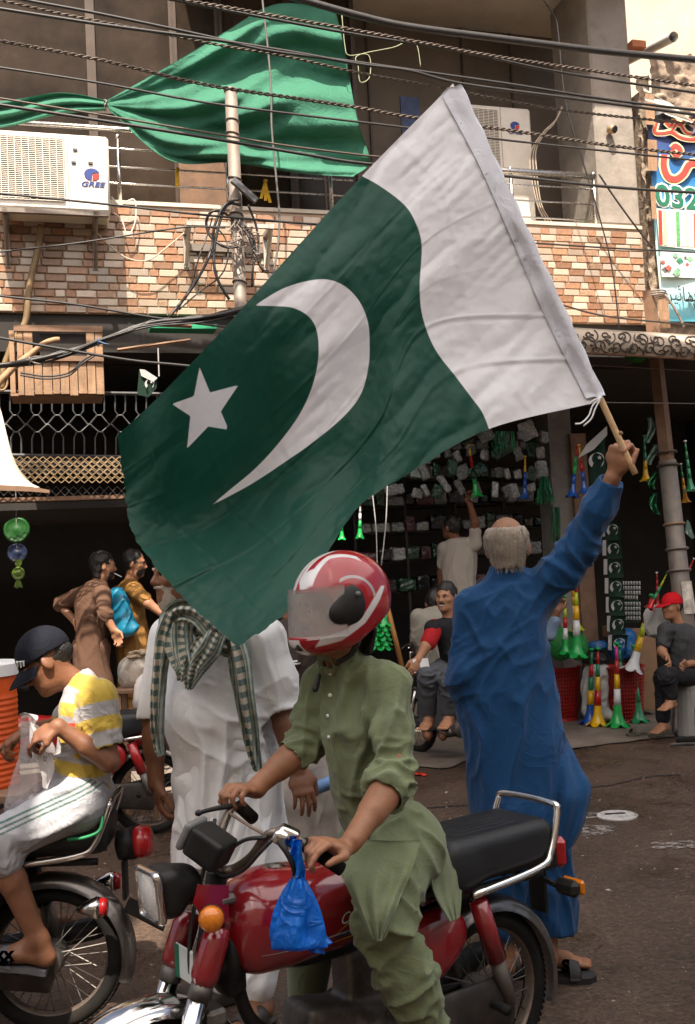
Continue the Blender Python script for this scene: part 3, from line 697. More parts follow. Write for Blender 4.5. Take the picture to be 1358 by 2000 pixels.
b.tube(catmull([fw(3.05, 0.5, 4.1), fw(3.13, 0.53, 3.95), fw(3.2, 0.55, 3.78)], 6), 0.012, 6); b.obj('binding_wire', M_galv, pr, smooth=True)

# ================================================================== cables
def cable(label, pts, r, m=None, n=1.2, name='cable', twist=False, group='overhead cables'):
    P = catmull([FW(px, py, n) for px, py in pts], 8); b = MB()
    if twist:
        P = catmull(P[::2], 4) if len(P) < 200 else P
        d = np.concatenate([[0], np.cumsum(np.linalg.norm(np.diff(P, axis=0), axis=1))]); L = d[-1]; k = int(L/0.022)
        t = np.linspace(0, L, k); Q = np.stack([np.interp(t, d, P[:, i]) for i in range(3)], 1)
        ph = t*2*math.pi/0.11
        for s in (0, math.pi): b.tube(Q+0.75*r*(np.cos(ph+s)[:, None]*FN+np.sin(ph+s)[:, None]*V(0, 0, 1)), 0.62*r, 5)
    else: b.tube(P, r, 7)
    return tag(b.obj(name, m or M_cable, None, smooth=True), label, 'cable', group)
cable('thickest black overhead cable sagging across the top right corner', [(520, -22), (600, 2), (700, 30), (800, 52), (1000, 78), (1200, 102), (1420, 122)], 0.030)
cable('brown twisted wire just below the thickest cable near the soffit', [(300, -12), (360, 0), (520, 28), (700, 60), (850, 88), (1000, 115), (1420, 176)], 0.012, M_cableb, 1.25, twist=True)
cable('black cable running right under the upper brown twisted wire', [(300, -8), (350, 2), (520, 35), (700, 68), (900, 100), (1100, 142), (1420, 190)], 0.011)
cable('black cable passing just above the tip of the flag', [(-40, -20), (50, 0), (200, 28), (400, 70), (520, 98), (700, 122), (860, 145), (1000, 165), (1200, 196), (1420, 222)], 0.012)
cable('lower black cable of the pair touching the flag tip', [(-40, 10), (0, 17), (200, 48), (400, 75), (560, 100), (700, 125), (800, 138), (900, 163), (1100, 190), (1420, 232)], 0.013)
cable('brown twisted wire crossing behind the flag tip', [(-40, -12), (0, 0), (150, 33), (300, 62), (440, 90), (560, 110), (700, 142), (860, 170), (1100, 215), (1420, 248)], 0.010, M_cableb, 1.15, twist=True)
cable('brown twisted wire meeting the top of the steel pole', [(-40, 73), (0, 80), (200, 118), (400, 165), (600, 195), (700, 210), (800, 228), (1000, 255), (1200, 285), (1420, 308)], 0.013, M_cableb, 1.0, twist=True)
cable('thin black cable crossing the pole below its top', [(-40, 126), (0, 132), (200, 163), (400, 200), (600, 226), (700, 238), (800, 250), (1000, 275), (1420, 320)], 0.009)
cable('thin brown wire over the knot of the green cloth', [(-40, 186), (0, 192), (200, 225), (400, 258), (550, 283), (700, 302), (760, 308)], 0.008, M_cableb)
cable('black cable passing just over the left air conditioner and lower cloth edge', [(-40, 199), (0, 205), (200, 236), (400, 268), (600, 302), (720, 320), (1000, 345), (1200, 366), (1420, 380)], 0.013)
cable('thin black cable in front of the left air conditioner grille', [(-40, 374), (0, 378), (200, 398), (400, 420), (600, 437), (700, 446)], 0.009, n=0.95)
cable('thin black cable rising towards the pole across the left tiles', [(-40, 500), (0, 492), (150, 475), (300, 452), (375, 443), (440, 445)], 0.007, n=0.7)
cable('black cable along the bottom edge of the left tiles', [(-40, 572), (0, 578), (150, 595), (300, 620), (450, 640), (560, 652)], 0.009, n=0.9)
cable('black cable stretched in front of the wooden crate', [(-40, 652), (0, 660), (100, 678), (250, 703), (340, 712), (420, 720)], 0.011, n=1.0)
cable('black cable crossing the right tiles near their middle', [(900, 466), (1045, 475), (1200, 485), (1420, 496)], 0.008, n=0.9)
cable('black cable sloping down over the lower right tiles', [(1000, 570), (1095, 595), (1200, 620), (1420, 640)], 0.008, n=0.9)
cable('thin pale wire stretched just below the patterned valance', [(1000, 705), (1145, 713), (1420, 728)], 0.004, M_galv, 0.9)
cable('thin pale wire level with the end of the flag stick', [(1060, 786), (1170, 786), (1420, 789)], 0.004, M_galv, 0.9)
cable('grey cable dangling vertically over the green cloth', [(512, -10), (515, 20), (524, 100), (530, 180), (531, 250), (540, 350), (546, 420), (543, 480), (530, 560)], 0.009, mat('grey_cable', (0.13, 0.12, 0.11), 0.5), 0.6)
cable('dark cord hanging from the soffit down over the right tiles', [(1062, 0), (1082, 30), (1090, 60), (1105, 200), (1140, 320), (1170, 420), (1195, 520), (1210, 640)], 0.007, n=0.35)
cable('black guy wire slanting from the right railing end to the mortar edge', [(1170, 340), (1200, 385), (1240, 440), (1275, 485)], 0.009, n=0.3)
cable('tan hose running down the left tiles past the crate', [(80, 440), (76, 480), (62, 540), (56, 580), (52, 620), (45, 640), (28, 665), (18, 690), (8, 720), (4, 760)], 0.028, mat('tan_hose', (0.2, 0.13, 0.06), 0.6, var=0.3, scale=10), 0.12, name='hose', group=None)
bd = root('cable_bundle', FW(200, 665, 0.9), 'thick bundle of black cables bound together in front of the wooden crate', 'cable')
for k in range(6):
    o = [0, 5, -5, 3, 8, -2][k]; z = [0, 3, 2, -4, 9, 6][k]
    pts = [(-40, 714+o), (0, 713+z*0.5), (60, 704+o), (120, 690+z), (190, 668+o*0.6), (260, 640+z*0.7), (310, 628+o), (380, 622+z), (440, 612+o), (520, 590)]
    MB().tube(catmull([FW(px, py, 0.9+0.012*math.sin(k*2+i)) for i, (px, py) in enumerate(pts)], 8), 0.016 if k == 0 else 0.008, 7).obj('strand', M_cable, bd, smooth=True)
for k in range(2): MB().tube(catmull([FW(px, py+5*k, 0.92) for px, py in ((40, 728), (90, 735), (135, 728), (160, 706), (185, 690))], 8), 0.007, 6).obj('strand', M_cable, bd, smooth=True)
for px, py in ((192, 668), (58, 706)):
    c = FW(px, py, 0.9); MB().tube([c+0.03*(math.cos(a)*FN+math.sin(a)*V(0, 0, 1)) for a in np.linspace(0, 6.28, 14)]+[c+V(0.05, -0.03, -0.02), c+V(0.09, -0.03, -0.03)], 0.006, 5).obj('cable_tie', mat('blue_string', (0.06, 0.12, 0.22), 0.6) if px > 100 else M_galv, bd, smooth=True)
cl = root('cable_coil', FW(430, 440, 0.62), 'loops of black cable hanging off the steel pole above the flag', 'cable')
for pts, r in (([(468, 388), (440, 400), (420, 440), (415, 480), (400, 520), (370, 570), (330, 620)], 0.012), ([(470, 400), (445, 400), (428, 440), (418, 500), (425, 545), (448, 585)], 0.012),
               ([(474, 480), (440, 482), (412, 462), (403, 435), (412, 415), (430, 412), (452, 425), (470, 440), (490, 470), (500, 510)], 0.012), ([(400, 443), (425, 448), (442, 470), (445, 505), (430, 540), (390, 570), (350, 605)], 0.006),
               ([(415, 425), (405, 460), (390, 500), (372, 560), (345, 610)], 0.006), ([(485, 400), (500, 440), (505, 480), (495, 520), (492, 560)], 0.010), ([(478, 440), (495, 465), (500, 500), (515, 530)], 0.012)):
    MB().tube(catmull([FW(px, py, 0.6+0.03*math.sin(i+px)) for i, (px, py) in enumerate(pts)], 8), r, 7).obj('loop', M_cable, cl, smooth=True)
b = MB(); rr2 = random.Random(4)
for k in range(26):
    px, py = rr2.uniform(448, 505), rr2.uniform(432, 505); py += (px-470)*0.6
    b.tube(catmull([FW(px+rr2.uniform(-14, 14), py+rr2.uniform(-12, 12), 0.56+rr2.random()*0.1) for _ in range(4)], 4), 0.004, 4)
b.obj('string_tangle', M_galv, cl)
cable('pale wire loop hanging beside the left air conditioner', [(218, 385), (235, 400), (262, 390), (265, 430), (250, 460), (238, 430), (222, 415)], 0.006, M_wpl, 0.1, group=None)
cable('pale cord sagging in front of the left tiles', [(190, 455), (215, 480), (250, 505), (290, 508), (330, 480), (360, 455)], 0.006, mat('pale_cord', (0.5, 0.42, 0.33), 0.6), 0.15, group=None)
cable('thin pale vine of string hanging by the balcony wall', [(668, 30), (674, 90), (682, 108), (720, 108), (722, 150), (704, 160), (700, 130), (700, 108), (770, 92), (800, 78), (815, 90), (822, 130)], 0.004, mat('green_string', (0.33, 0.36, 0.22), 0.6), 0.3, group=None)
bu = root('wire_bundle', FW(1060, 280, -0.3), 'bundle of tan wires drooping beside the right air conditioner', 'cable')
for k in range(5): MB().tube(catmull([FW(px, py, -0.25) for px, py in ((1098, 208+k), (1085-k, 235+2*k), (1062+k, 258), (1040+2*k, 290), (1036+3*k, 330), (1050+2*k, 400), (1070+3*k, 440))], 8), 0.007, 5).obj('wire', M_cableb if k % 2 else _mats['pale_cord'], bu, smooth=True)
lp = root('small_camera', FW(1200, 252, 0.04), 'small round black and gold camera on the concrete pillar', 'camera'); c = FW(1200, 252, 0.11)
MB().lathe([(0.03, -0.08), (0.04, -0.07), (0.042, 0.0), (0.03, 0.005)], 16, placer(c, FN+V(0.2, 0, -0.3))).obj('housing', M_gold, lp, smooth=True)
MB().lathe([(0.031, 0.006), (0.033, 0.012), (0.018, 0.014), (0.006, 0.01)], 16, placer(c, FN+V(0.2, 0, -0.3))).obj('lens', M_black, lp, smooth=True)

# ================================================================== banner
bn = root('shop_banner', fw(3.9, 0.1, 3.9), 'blue printed shop banner with red and cream lettering on wooden slats', 'banner')
def banner_mat():
    m = mat('banner_print', (0.1, 0.3, 0.5), 0.45, var=0.1, scale=3, spec=0.4); t = m.node_tree; N = t.nodes; L = t.links
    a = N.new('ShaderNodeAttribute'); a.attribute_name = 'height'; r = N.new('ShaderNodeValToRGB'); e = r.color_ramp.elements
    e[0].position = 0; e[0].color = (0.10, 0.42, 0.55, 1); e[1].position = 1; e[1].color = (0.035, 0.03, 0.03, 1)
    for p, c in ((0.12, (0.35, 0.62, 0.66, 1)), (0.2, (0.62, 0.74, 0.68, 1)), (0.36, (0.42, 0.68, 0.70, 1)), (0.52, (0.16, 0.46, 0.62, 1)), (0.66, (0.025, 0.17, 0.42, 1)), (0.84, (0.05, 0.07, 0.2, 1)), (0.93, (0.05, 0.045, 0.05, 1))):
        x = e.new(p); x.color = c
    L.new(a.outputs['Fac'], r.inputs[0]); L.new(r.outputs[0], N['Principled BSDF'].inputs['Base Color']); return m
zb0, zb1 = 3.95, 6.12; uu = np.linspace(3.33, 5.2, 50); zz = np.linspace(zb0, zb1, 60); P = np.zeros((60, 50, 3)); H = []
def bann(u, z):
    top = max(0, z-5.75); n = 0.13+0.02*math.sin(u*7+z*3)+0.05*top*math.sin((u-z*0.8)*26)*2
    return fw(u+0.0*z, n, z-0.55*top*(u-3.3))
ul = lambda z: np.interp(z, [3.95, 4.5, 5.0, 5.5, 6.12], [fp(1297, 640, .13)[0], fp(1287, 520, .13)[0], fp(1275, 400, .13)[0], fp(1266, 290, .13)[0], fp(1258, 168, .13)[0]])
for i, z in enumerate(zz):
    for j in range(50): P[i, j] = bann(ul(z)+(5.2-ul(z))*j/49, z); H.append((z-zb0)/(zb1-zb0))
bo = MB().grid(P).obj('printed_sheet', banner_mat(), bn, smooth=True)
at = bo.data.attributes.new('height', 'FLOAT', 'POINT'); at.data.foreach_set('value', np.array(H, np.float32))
M_lr = mat('print_red', (0.62, 0.06, 0.045), 0.5, var=0.1); M_lc = mat('print_cream', (0.8, 0.66, 0.38), 0.5, var=0.05); M_lg = mat('print_green', (0.015, 0.16, 0.09), 0.5, var=0.1); M_lw = mat('print_white', (0.75, 0.78, 0.74), 0.5, var=0.05); M_lk = mat('print_dark', (0.06, 0.06, 0.055), 0.5)
def bprint(pts, m, off, name='printed_letter', r=None):
    n = 0.16+off
    if r: MB().tube(catmull([FW(x, y, n) for x, y in pts], 6), r, 6).obj(name, m, bn, smooth=True)
    else: MB().prism(pts, lambda p: FW(p[0], p[1], n), lambda p: FW(p[0], p[1], n+0.003)).obj(name, m, bn, fixn=True)
def flat_stroke(pts, w, m, off):
    Q = catmull([V(x, y, 0) for x, y in pts], 6); T = np.gradient(Q, axis=0); T /= np.linalg.norm(T, axis=1)[:, None]; Nn = np.stack([-T[:, 1], T[:, 0]], 1); n = 0.155+off
    MB().grid([[FW(q[0]+a[0]*w*s, q[1]+a[1]*w*s, n) for s in (-1, 1)] for q, a in zip(Q, Nn)], 0.002).obj('printed_letter', m, bn)
for w, m, off in ((10, M_lc, 0.0), (6, M_lr, 0.006)):
    flat_stroke([(1298, 302), (1297, 325), (1305, 345), (1320, 350), (1335, 340), (1346, 322), (1358, 318), (1380, 318)], w, m, off)
    flat_stroke([(1312, 290), (1320, 284), (1330, 294), (1322, 303), (1312, 292)], w*0.7, m, off+0.001)
for w, m, off in ((6, M_lc, 0.0), (2.5, M_lr, 0.006)):
    flat_stroke([(1283, 240), (1280, 258), (1295, 260), (1312, 258), (1330, 268), (1350, 272), (1375, 270)], w, m, off)
    flat_stroke([(1300, 238), (1310, 246), (1318, 236), (1330, 244), (1340, 232), (1355, 238)], w, m, off+0.001)
    flat_stroke([(1312, 256), (1325, 240), (1340, 258), (1352, 262)], w*0.8, m, off+0.002)
Mx = lambda p: fw(0, 0.165, 0)+V(0, 0, 0)
def btext(s, px, py, size, m, n, bold=0, sx=1.0, **k):
    o = FW(px, py, n); return text_mesh(s, size, lambda p: o+FU*p[0]*sx+V(0, 0, 1)*(p[1]-0.06*p[0])+FN*p[2], 0.001, 'printed_letter', m, bn, bold=bold, **k)
btext('0320', 1280, 382, 0.30, M_lw, 0.160, 0.022, 1.12, align='LEFT'); btext('0320', 1280, 382, 0.30, M_lg, 0.166, 0.006, 1.12, align='LEFT')
btext('\uFB9F\uFBFF\uFE8B\uFE8E\uFEE3\uFEAE\uFED3', 1294, 572, 0.2, M_lk, 0.163, 0.0, 0.8, align='LEFT'); btext('\uFEAA\uFBFE\uFEAE\uFEA7', 1338, 575, 0.2, M_lk, 0.163, 0.0, 0.8, align='LEFT')
bprint([(1282, 407), (1400, 415), (1400, 492), (1288, 480)], M_lw, 0.0, 'printed_picture'); 
rc = random.Random(2); cols = [(0.6, 0.05, 0.03), (0.75, 0.6, 0.3), (0.75, 0.72, 0.65), (0.7, 0.68, 0.62), (0.1, 0.35, 0.12), (0.72, 0.7, 0.65), (0.6, 0.5, 0.42), (0.7, 0.68, 0.6), (0.55, 0.12, 0.08), (0.6, 0.1, 0.06), (0.3, 0.3, 0.3)]
for i, c in enumerate(cols): bprint([(1286+i*8.6, 410+i*0.8), (1293+i*8.6, 411+i*0.8), (1295+i*8.6, 478+i*0.6), (1287.5+i*8.6, 478+i*0.6)], mat('print_%d' % i, c, 0.5, var=0.4, scale=40), 0.005, 'printed_picture')
bprint([(1290, 488), (1400, 496), (1400, 545), (1293, 540)], M_lw, 0.0, 'printed_picture')
for i in range(16): 
    x, y = rc.uniform(1293, 1375), rc.uniform(493, 532); w = rc.uniform(3, 9)
    bprint([(x-w, y), (x, y-w*0.8), (x+w, y+w*0.2), (x, y+w)], mat('print_g%d' % (i % 4), [(0.03, 0.22, 0.12), (0.1, 0.1, 0.1), (0.2, 0.4, 0.25), (0.5, 0.1, 0.08)][i % 4], 0.5, var=0.5, scale=40), 0.004+0.0006*i, 'printed_picture')
for (xa, xb, ya, yb, xs) in ((1260, 1278, 182, 243, 1.5), (1265, 1283, 272, 333, 1), (1270, 1280, 363, 427, 4), (1284, 1304, 570, 640, 6)):
    MB().prism([(xa, ya), (xb, ya+2), (xb+xs, yb+1), (xa+xs, yb)], lambda p: FW(p[0], p[1], 0.19), lambda p: FW(p[0], p[1], 0.215)).obj('wooden_slat', M_wood, bn, fixn=True)
P = [[FW(1256+(x*110)+4*t, 168+x*75+t*(30-14*x)+3*math.sin(9*x+5*t), 0.2+0.02*math.sin(8*t+11*x)) for t in np.linspace(0, 1, 10)] for x in np.linspace(0, 1, 16)]
MB().grid(P, 0.002).obj('folded_corner', mat('banner_back', (0.7, 0.66, 0.58), 0.5), bn, smooth=True)

# ================================================================== awnings
def scroll_mat():
    m = mat('scroll_print_fabric', (0.46, 0.38, 0.30), 0.7, var=0.08, scale=3, bump=0.1, bscale=60); return m
aw = root('patterned_awning', fw(3.0, 0.6, 3.75), 'beige awning valance printed with dark curling scrolls', 'awning')
an = 1.25
def aw_line(px, dn): return np.interp(px, [900, 1115, 1358, 1500], [633, 640, 655, 664])+dn
xs = np.linspace(930, 1480, 80); P = np.zeros((80, 14, 3))
for i, x in enumerate(xs):
    for j in range(14):
        t = j/13; P[i, j] = FW(x, aw_line(x, 0)+46*t, an+0.045*math.sin(math.pi*t)+0.006*math.sin(x*0.06)*t)
MB().grid(P, 0.004).obj('valance', scroll_mat(), aw, smooth=True)
P = [[FW(x, aw_line(x, 0), an) if t == 0 else fw(fp(x, aw_line(x, 0), an)[0], an-(an-0.03)*t, FW(x, aw_line(x, 0), an)[2]+0.16*t-0.05*math.sin(math.pi*t)) for t in np.linspace(0, 1, 6)] for x in xs[::4]]
MB().grid(P, 0.004).obj('canopy', _mats['scroll_print_fabric'], aw, smooth=True)
M_scr = mat('scroll_print_ink', (0.075, 0.055, 0.042), 0.7, var=0.2)
rs = random.Random(8); b = MB(); b2 = MB()
def vsurf(x, t): return FW(x, aw_line(x, 0)+46*t, an+0.045*math.sin(math.pi*t)+0.0085)
def curl(x0, t0, r, turns, sg, a0):
    pts = []
    for k in range(26):
        s = k/25; a = a0+sg*turns*2*math.pi*s; rad = r*(1-0.82*s); x = x0+rad*math.cos(a); t = t0+rad*math.sin(a)/46
        if 0.03 < t < 0.97: pts.append(vsurf(x, t))
        else:
            if len(pts) > 2: b.tube(pts, 0.0055, 4)
            pts = []
    if len(pts) > 2: b.tube(pts, np.array([0.006, 0.006, 0.008]), 4)
x = 1085
while x < 1400:
    curl(x+6, 0.3+0.1*rs.random(), 13, 1.1, 1, rs.random()*6); curl(x+20, 0.68, 12, 1.2, -1, rs.random()*6); curl(x+30, 0.25, 9, 1.1, -1, rs.random()*6); curl(x+12, 0.85, 8, 0.9, 1, rs.random()*6); curl(x+36, 0.6, 17, 0.8, 1, rs.random()*6)
    x += 33
o = b.obj('scroll_print', M_scr, aw); o['kind'] = 'stuff'
# rolled hem and rod along the lower edge
MB().tube([FW(x, aw_line(x, 47), an) for x in xs[::3]], 0.012, 8).obj('hem_rod', M_rust, aw, smooth=True)
wa = root('white_awning', FW(30, 940, 1.0), 'corner of a cream striped awning sheet at the left edge', 'awning')
ed = [(-10, 770), (3, 805), (14, 850), (25, 890), (40, 920), (60, 942), (78, 952)]
E_ = catmull([V(*p, 0) for p in ed], 6); P = [[FW(e[0]*(1-t)+(-150)*t, e[1]*(1-t)+(e[1]*0.9+90)*t, 1.0-0.02*math.sin(5*t+e[1]*0.02)-0.25*(1-i/len(E_))) for t in np.linspace(0, 1, 14)] for i, e in enumerate(E_)]
M_wa = mat('cream_tarpaulin', (0.62, 0.55, 0.46), 0.55, var=0.08, scale=2, dirt=(0.33, 0.32, 0.3), dirt_amt=0.7, dscale=3, streak=(0.3, 0.3, 5))
MB().grid(P, 0.004).obj('sheet', M_wa, wa, smooth=True)
MB().prism([(-60, 944), (60, 950), (97, 957), (97, 963), (60, 960), (-60, 956)], lambda p: FW(p[0], p[1], 1.03), lambda p: FW(p[0], p[1], 1.07)).obj('edge_board', M_wood2, wa, fixn=True)

# ================================================================== wooden crate, grille, rolled lattice gate, branch
cr = root('wooden_crate', FW(110, 778, 0.4), 'box of raw vertical planks fixed under the tile band', 'crate')
cn = 0.42
cu = lambda px: fp(px, 740, cn)[0]; cz = lambda py: fp(110, py, cn)[1]
xs = [35, 48, 67, 84, 103, 118, 136, 153, 171, 188, 204]
for i in range(len(xs)-1):
    full = i < 2 or i > 7
    fbox(MB(), cu(xs[i])+0.002, cu(xs[i+1])-0.003, cn-0.02-0.004*(i % 2), cn+0.003*(i % 3), cz(771+rr.uniform(-2, 2)), cz(645 if full else 705), bv=0.003).obj('plank', M_wood, cr, fixn=True)
fbox(MB(), cu(35), cu(204), cn+0.007, cn+0.025, cz(706), cz(696)).obj('batten', M_wood2, cr, fixn=True)
fbox(MB(), cu(20), cu(202), 0.03, cn-0.026, cz(772), cz(767)).obj('bottom', M_wood, cr, fixn=True)
fbox(MB(), cu(204)-0.02, cu(204), 0.03, cn-0.026, cz(766), cz(645)).obj('side', M_wood, cr, fixn=True)
fbox(MB(), cu(20), cu(22)+0.03, 0.03, cn-0.026, cz(766), cz(645)).obj('side', M_wood, cr, fixn=True)
fbox(MB(), cu(80), cu(170), cn-0.06, cn-0.035, cz(700), cz(650)).obj('shaded_opening_sheet', M_dark, cr, fixn=True)  # flat dark sheet stands for the shade in the crate opening
fbox(MB(), cu(30), cu(204), cn-0.01, cn+0.012, cz(648), cz(636)).obj('top_rail', M_wood2, cr, fixn=True)
br_ = root('dry_branch', FW(60, 690, 0.75), 'dry peeled branch tied to the cables before the crate', 'branch'); M_br = mat('peeled_branch', (0.36, 0.22, 0.12), 0.8, var=0.3, scale=20)
MB().tube(catmull([FW(x, y, 0.72) for x, y in ((-30, 775), (0, 745), (30, 715), (60, 692), (85, 672), (105, 664), (117, 663))], 6), [0.03, 0.026, 0.022, 0.02], 8).obj('stem', M_br, br_, smooth=True)
MB().tube(catmull([FW(x, y, 0.72) for x, y in ((22, 722), (15, 735), (14, 752), (6, 762), (-4, 758))], 6), 0.009, 6).obj('twig', M_br, br_, smooth=True)
gn = -0.12
gr = root('window_grille', FW(130, 850, gn), 'iron security grille of bars meeting in diamonds below the crate', 'grille')
cols_ = [-62, -22, 19, 38, 60, 79, 101, 121, 141, 161, 182, 203, 223, 242, 262, 282, 302, 322]
pairs = [(-42, -20), (0, 20), (20, 40)]
X0 = 30; S = 41
for k in range(-2, 8):
    c = X0+k*S   # centre of a pair at the top
    for s in (-1, 1):
        P = [(c+s*10, 768), (c+s*10, 803), (c+s*4, 811), (c+s*18, 828), (c+s*22, 829)]
        MB().tube([FW(x, y, gn) for x, y in P], 0.0075, 6).obj('bar', M_iron, gr)
        P = [(c+2+s*22, 829), (c+2+s*18, 830), (c+2+s*4, 843), (c+2+s*10, 855), (c+2+s*10, 888)]
        MB().tube([FW(x, y, gn+0.016) for x, y in P], 0.0075, 6).obj('bar', M_iron, gr)
    MB().tube([FW(c-5, 811, gn), FW(c+5, 811, gn)], 0.006, 6).obj('link', M_iron, gr); MB().tube([FW(c-3, 844, gn+.016), FW(c+7, 844, gn+.016)], 0.006, 6).obj('link', M_iron, gr)
for y in (766, 890): MB().tube([FW(-60, y-2, gn+0.03), FW(330, y+4, gn+0.03)], 0.016, 4).obj('cross_bar', M_iron, gr)
lg = root('folded_lattice_gate', FW(140, 925, 0.2), 'folded-up brassy lattice gate hanging below the iron grille', 'gate')
for ly in range(4):
    n = 0.32-0.09*ly; yo = [0, -9, -16, -20][ly]; ph = [0, 9, 3, 14][ly]
    for r in range(3):
        for s in (0, 1):
            pts = []; y0 = 944-r*15+yo
            for k in range(-3, 24):
                x = k*15+ph; up = (k+r+s) % 2; pts.append(FW(x, y0-(13 if up else 1), n+0.004*s))
            if r*15-yo < 44: MB().tube(pts, 0.0055, 5).obj('lattice_strip', M_gold if ly < 2 else M_iron, lg)
fbox(MB(), -3.6, fp(330, 970, 0.1)[0], 0.05, 0.12, fp(100, 978, 0.1)[1], fp(100, 970, 0.1)[1]).obj('lower_beam', M_wood2, lg, fixn=True)
for s in (0, 1): MB().tube([FW(k*17+8, 950+((k+s) % 2)*18, 0.02+0.006*s) for k in range(-3, 22)], 0.004, 5).obj('lattice_strip', M_iron, lg)
gb = root('green_strip_board', FW(340, 640, 0.2), 'thin green board and wooden arm under the tile band near the pole', 'board')
fbox(MB(), fp(292, 642, 0.2)[0], fp(420, 642, 0.2)[0], 0.12, 0.3, fp(300, 646, 0.2)[1], fp(300, 637, 0.2)[1]).obj('board', mat('green_board', (0.02, 0.3, 0.14), 0.5), gb, fixn=True)
MB().tube([FW(230, 684, 0.25), FW(372, 664, 0.3)], 0.016, 4).obj('arm', M_wood2, gb); MB().tube([FW(310, 634, 0.33), FW(375, 637, 0.33)], 0.018, 4).obj('bar', M_wood2, gb)
# ================================================================== the big waved flag
fl = root('waved_flag', W(1212, 885, 3.72), 'large dark green and white crescent-and-star flag waved on a wooden stick', 'flag')
cols = [0, .27, .45, .65, .85, 1]
frow = [[(885, 163, 3.66), (706, 345, 3.60), (560, 505, 3.50), (430, 650, 3.44), (310, 775, 3.40), (230, 850, 3.42)],
        [(958, 318, 3.68), (808, 430, 3.57), (662, 600, 3.56), (510, 748, 3.50), (352, 880, 3.46), (244, 950, 3.50)],
        [(1030, 470, 3.70), (824, 545, 3.62), (700, 728, 3.60), (560, 880, 3.56), (400, 1005, 3.50), (262, 1045, 3.50)],
        [(1105, 630, 3.72), (840, 655, 3.66), (745, 835, 3.56), (632, 965, 3.46), (490, 1085, 3.38), (350, 1160, 3.36)],
        [(1178, 783, 3.73), (955, 838, 3.62), (800, 925, 3.50), (692, 1000, 3.38), (575, 1180, 3.27), (465, 1263, 3.24)]]
g = cpatch([[V(*p) for p in r] for r in frow], 40, 44)        # first index along the fly, second down the hoist
A_, B_ = g.shape[:2]; sI, tI = np.meshgrid(np.linspace(0, 1, A_), np.linspace(0, 1, B_), indexing='ij')
px, py, Yd = g[..., 0].copy(), g[..., 1].copy(), g[..., 2].copy()
# ragged fly edge and lower edge
ed = np.clip((sI-0.975)/0.025, 0, 1); px += ed*(2.5*fbm(np.stack([tI*40, sI*0, sI*0+3], -1), 3)); py += ed*(1.5*fbm(np.stack([tI*50, sI*0+7, sI*0], -1), 2))
ed = np.clip((tI-0.975)/0.025, 0, 1)*(sI > 0.3); py += ed*(2*fbm(np.stack([sI*50, sI*0, sI*0+1], -1), 3))
# folds: broad billows, long wrinkles across the green, ironed creases
Q = np.stack([px/160, py/160, px*0], -1)
Yd += 0.07*np.sin(2*math.pi*(1.15*sI+0.5*tI)+0.6)*np.clip(sI*2.2, 0, 1)*(1-0.25*tI)
Yd += 0.034*np.sin(2*math.pi*(2.4*sI-1.5*tI)+1.0)*np.clip(sI*2, 0, 1)
Yd += 0.016*fbm(Q+3, 2)+0.055*np.sin(2*math.pi*(1.05*tI-0.35*sI)-0.4)*np.clip((sI-0.25)*2, 0, 1)
dd = (px+py)/1.414; nn = (px-py)/1.414     # wrinkles run along the rising diagonal
Yd += 0.010*(1-2*np.abs(vnoise(np.stack([dd/52+0.4*vnoise(np.stack([px/70, py/70, px*0], -1)), nn/330, px*0+2], -1))))
Yd += 0.0035*(1-2*np.abs(vnoise(np.stack([dd/22, nn/120, px*0+5], -1))))+0.0022*fbm(np.stack([px/13, py/13, px*0], -1), 2)
for c, w, a, ax in ((0.12, .004, .008, 's'), (0.36, .004, .006, 's'), (0.6, .004, .006, 's'), (0.74, .005, .009, 's'), (0.87, .004, .011, 's'), (0.18, .005, .008, 't'), (0.36, .005, .010, 't'), (0.55, .004, .008, 't'), (0.72, .005, .012, 't'), (0.86, .005, .012, 't')):
    d = (sI if ax == 's' else tI)-c-0.006*vnoise(np.stack([tI*9, sI*9, sI*0+c*50], -1)); Yd -= (0.45*a*np.exp(-(d/w)**2)-0.22*a*np.exp(-((d-2.2*w)/(1.6*w))**2))*(0.35+1.1*np.abs(vnoise(np.stack([sI*4+c*31, tI*4, sI*0+9], -1))))
P = np.array([[W(px[i, j], py[i, j], Yd[i, j]) for j in range(B_)] for i in range(A_)])
white_poly = [(706, 343), (745, 365), (790, 400), (812, 435), (824, 480), (820, 560), (826, 620), (850, 682), (890, 735), (920, 775), (942, 805), (957, 842), (1300, 842), (1300, 60), (800, 60), (690, 320)]
moon = [(497, 597), (550, 565), (600, 549), (640, 546), (675, 560), (703, 590), (719, 630), (722, 670), (720, 715), (705, 770), (670, 815), (610, 865), (560, 900), (500, 940), (450, 968), (414, 986), (450, 956), (500, 914), (545, 865), (585, 810), (610, 755), (622, 700), (620, 650), (605, 620), (575, 602), (540, 598)]
star = [(390, 717), (410.5, 766.6), (466, 752), (431.5, 803.5), (447, 839.5), (407, 833), (365.6, 876), (372, 812.6), (336, 789), (379, 774)]
moon = [tuple(p[:2]) for p in catmull([V(*p, 0) for p in moon[:16]], 5)]+[tuple(p[:2]) for p in catmull([V(*p, 0) for p in moon[15:]+moon[:1]], 5)[1:-1]]
white_poly = [tuple(p[:2]) for p in catmull([V(*p, 0) for p in white_poly[:12]], 5)]+white_poly[12:]
pp = np.stack([px.ravel(), py.ravel()], 1)
sdw = poly_sd(pp, white_poly); sdm = np.minimum(poly_sd(pp, moon), poly_sd(pp, star))
M_flag = attr_mat('flag_polyester', [('white_field', (0.84, 0.83, 0.86)), ('emblem', (0.82, 0.81, 0.84))], (0.006, 0.070, 0.047), 0.5, var=0.10, scale=3, bump=0.12, bscale=160, spec=0.35, sheen=0.1)
translucent(M_flag, 0.30)
o = MB().grid(P).obj('flag_cloth', M_flag, fl, smooth=True)
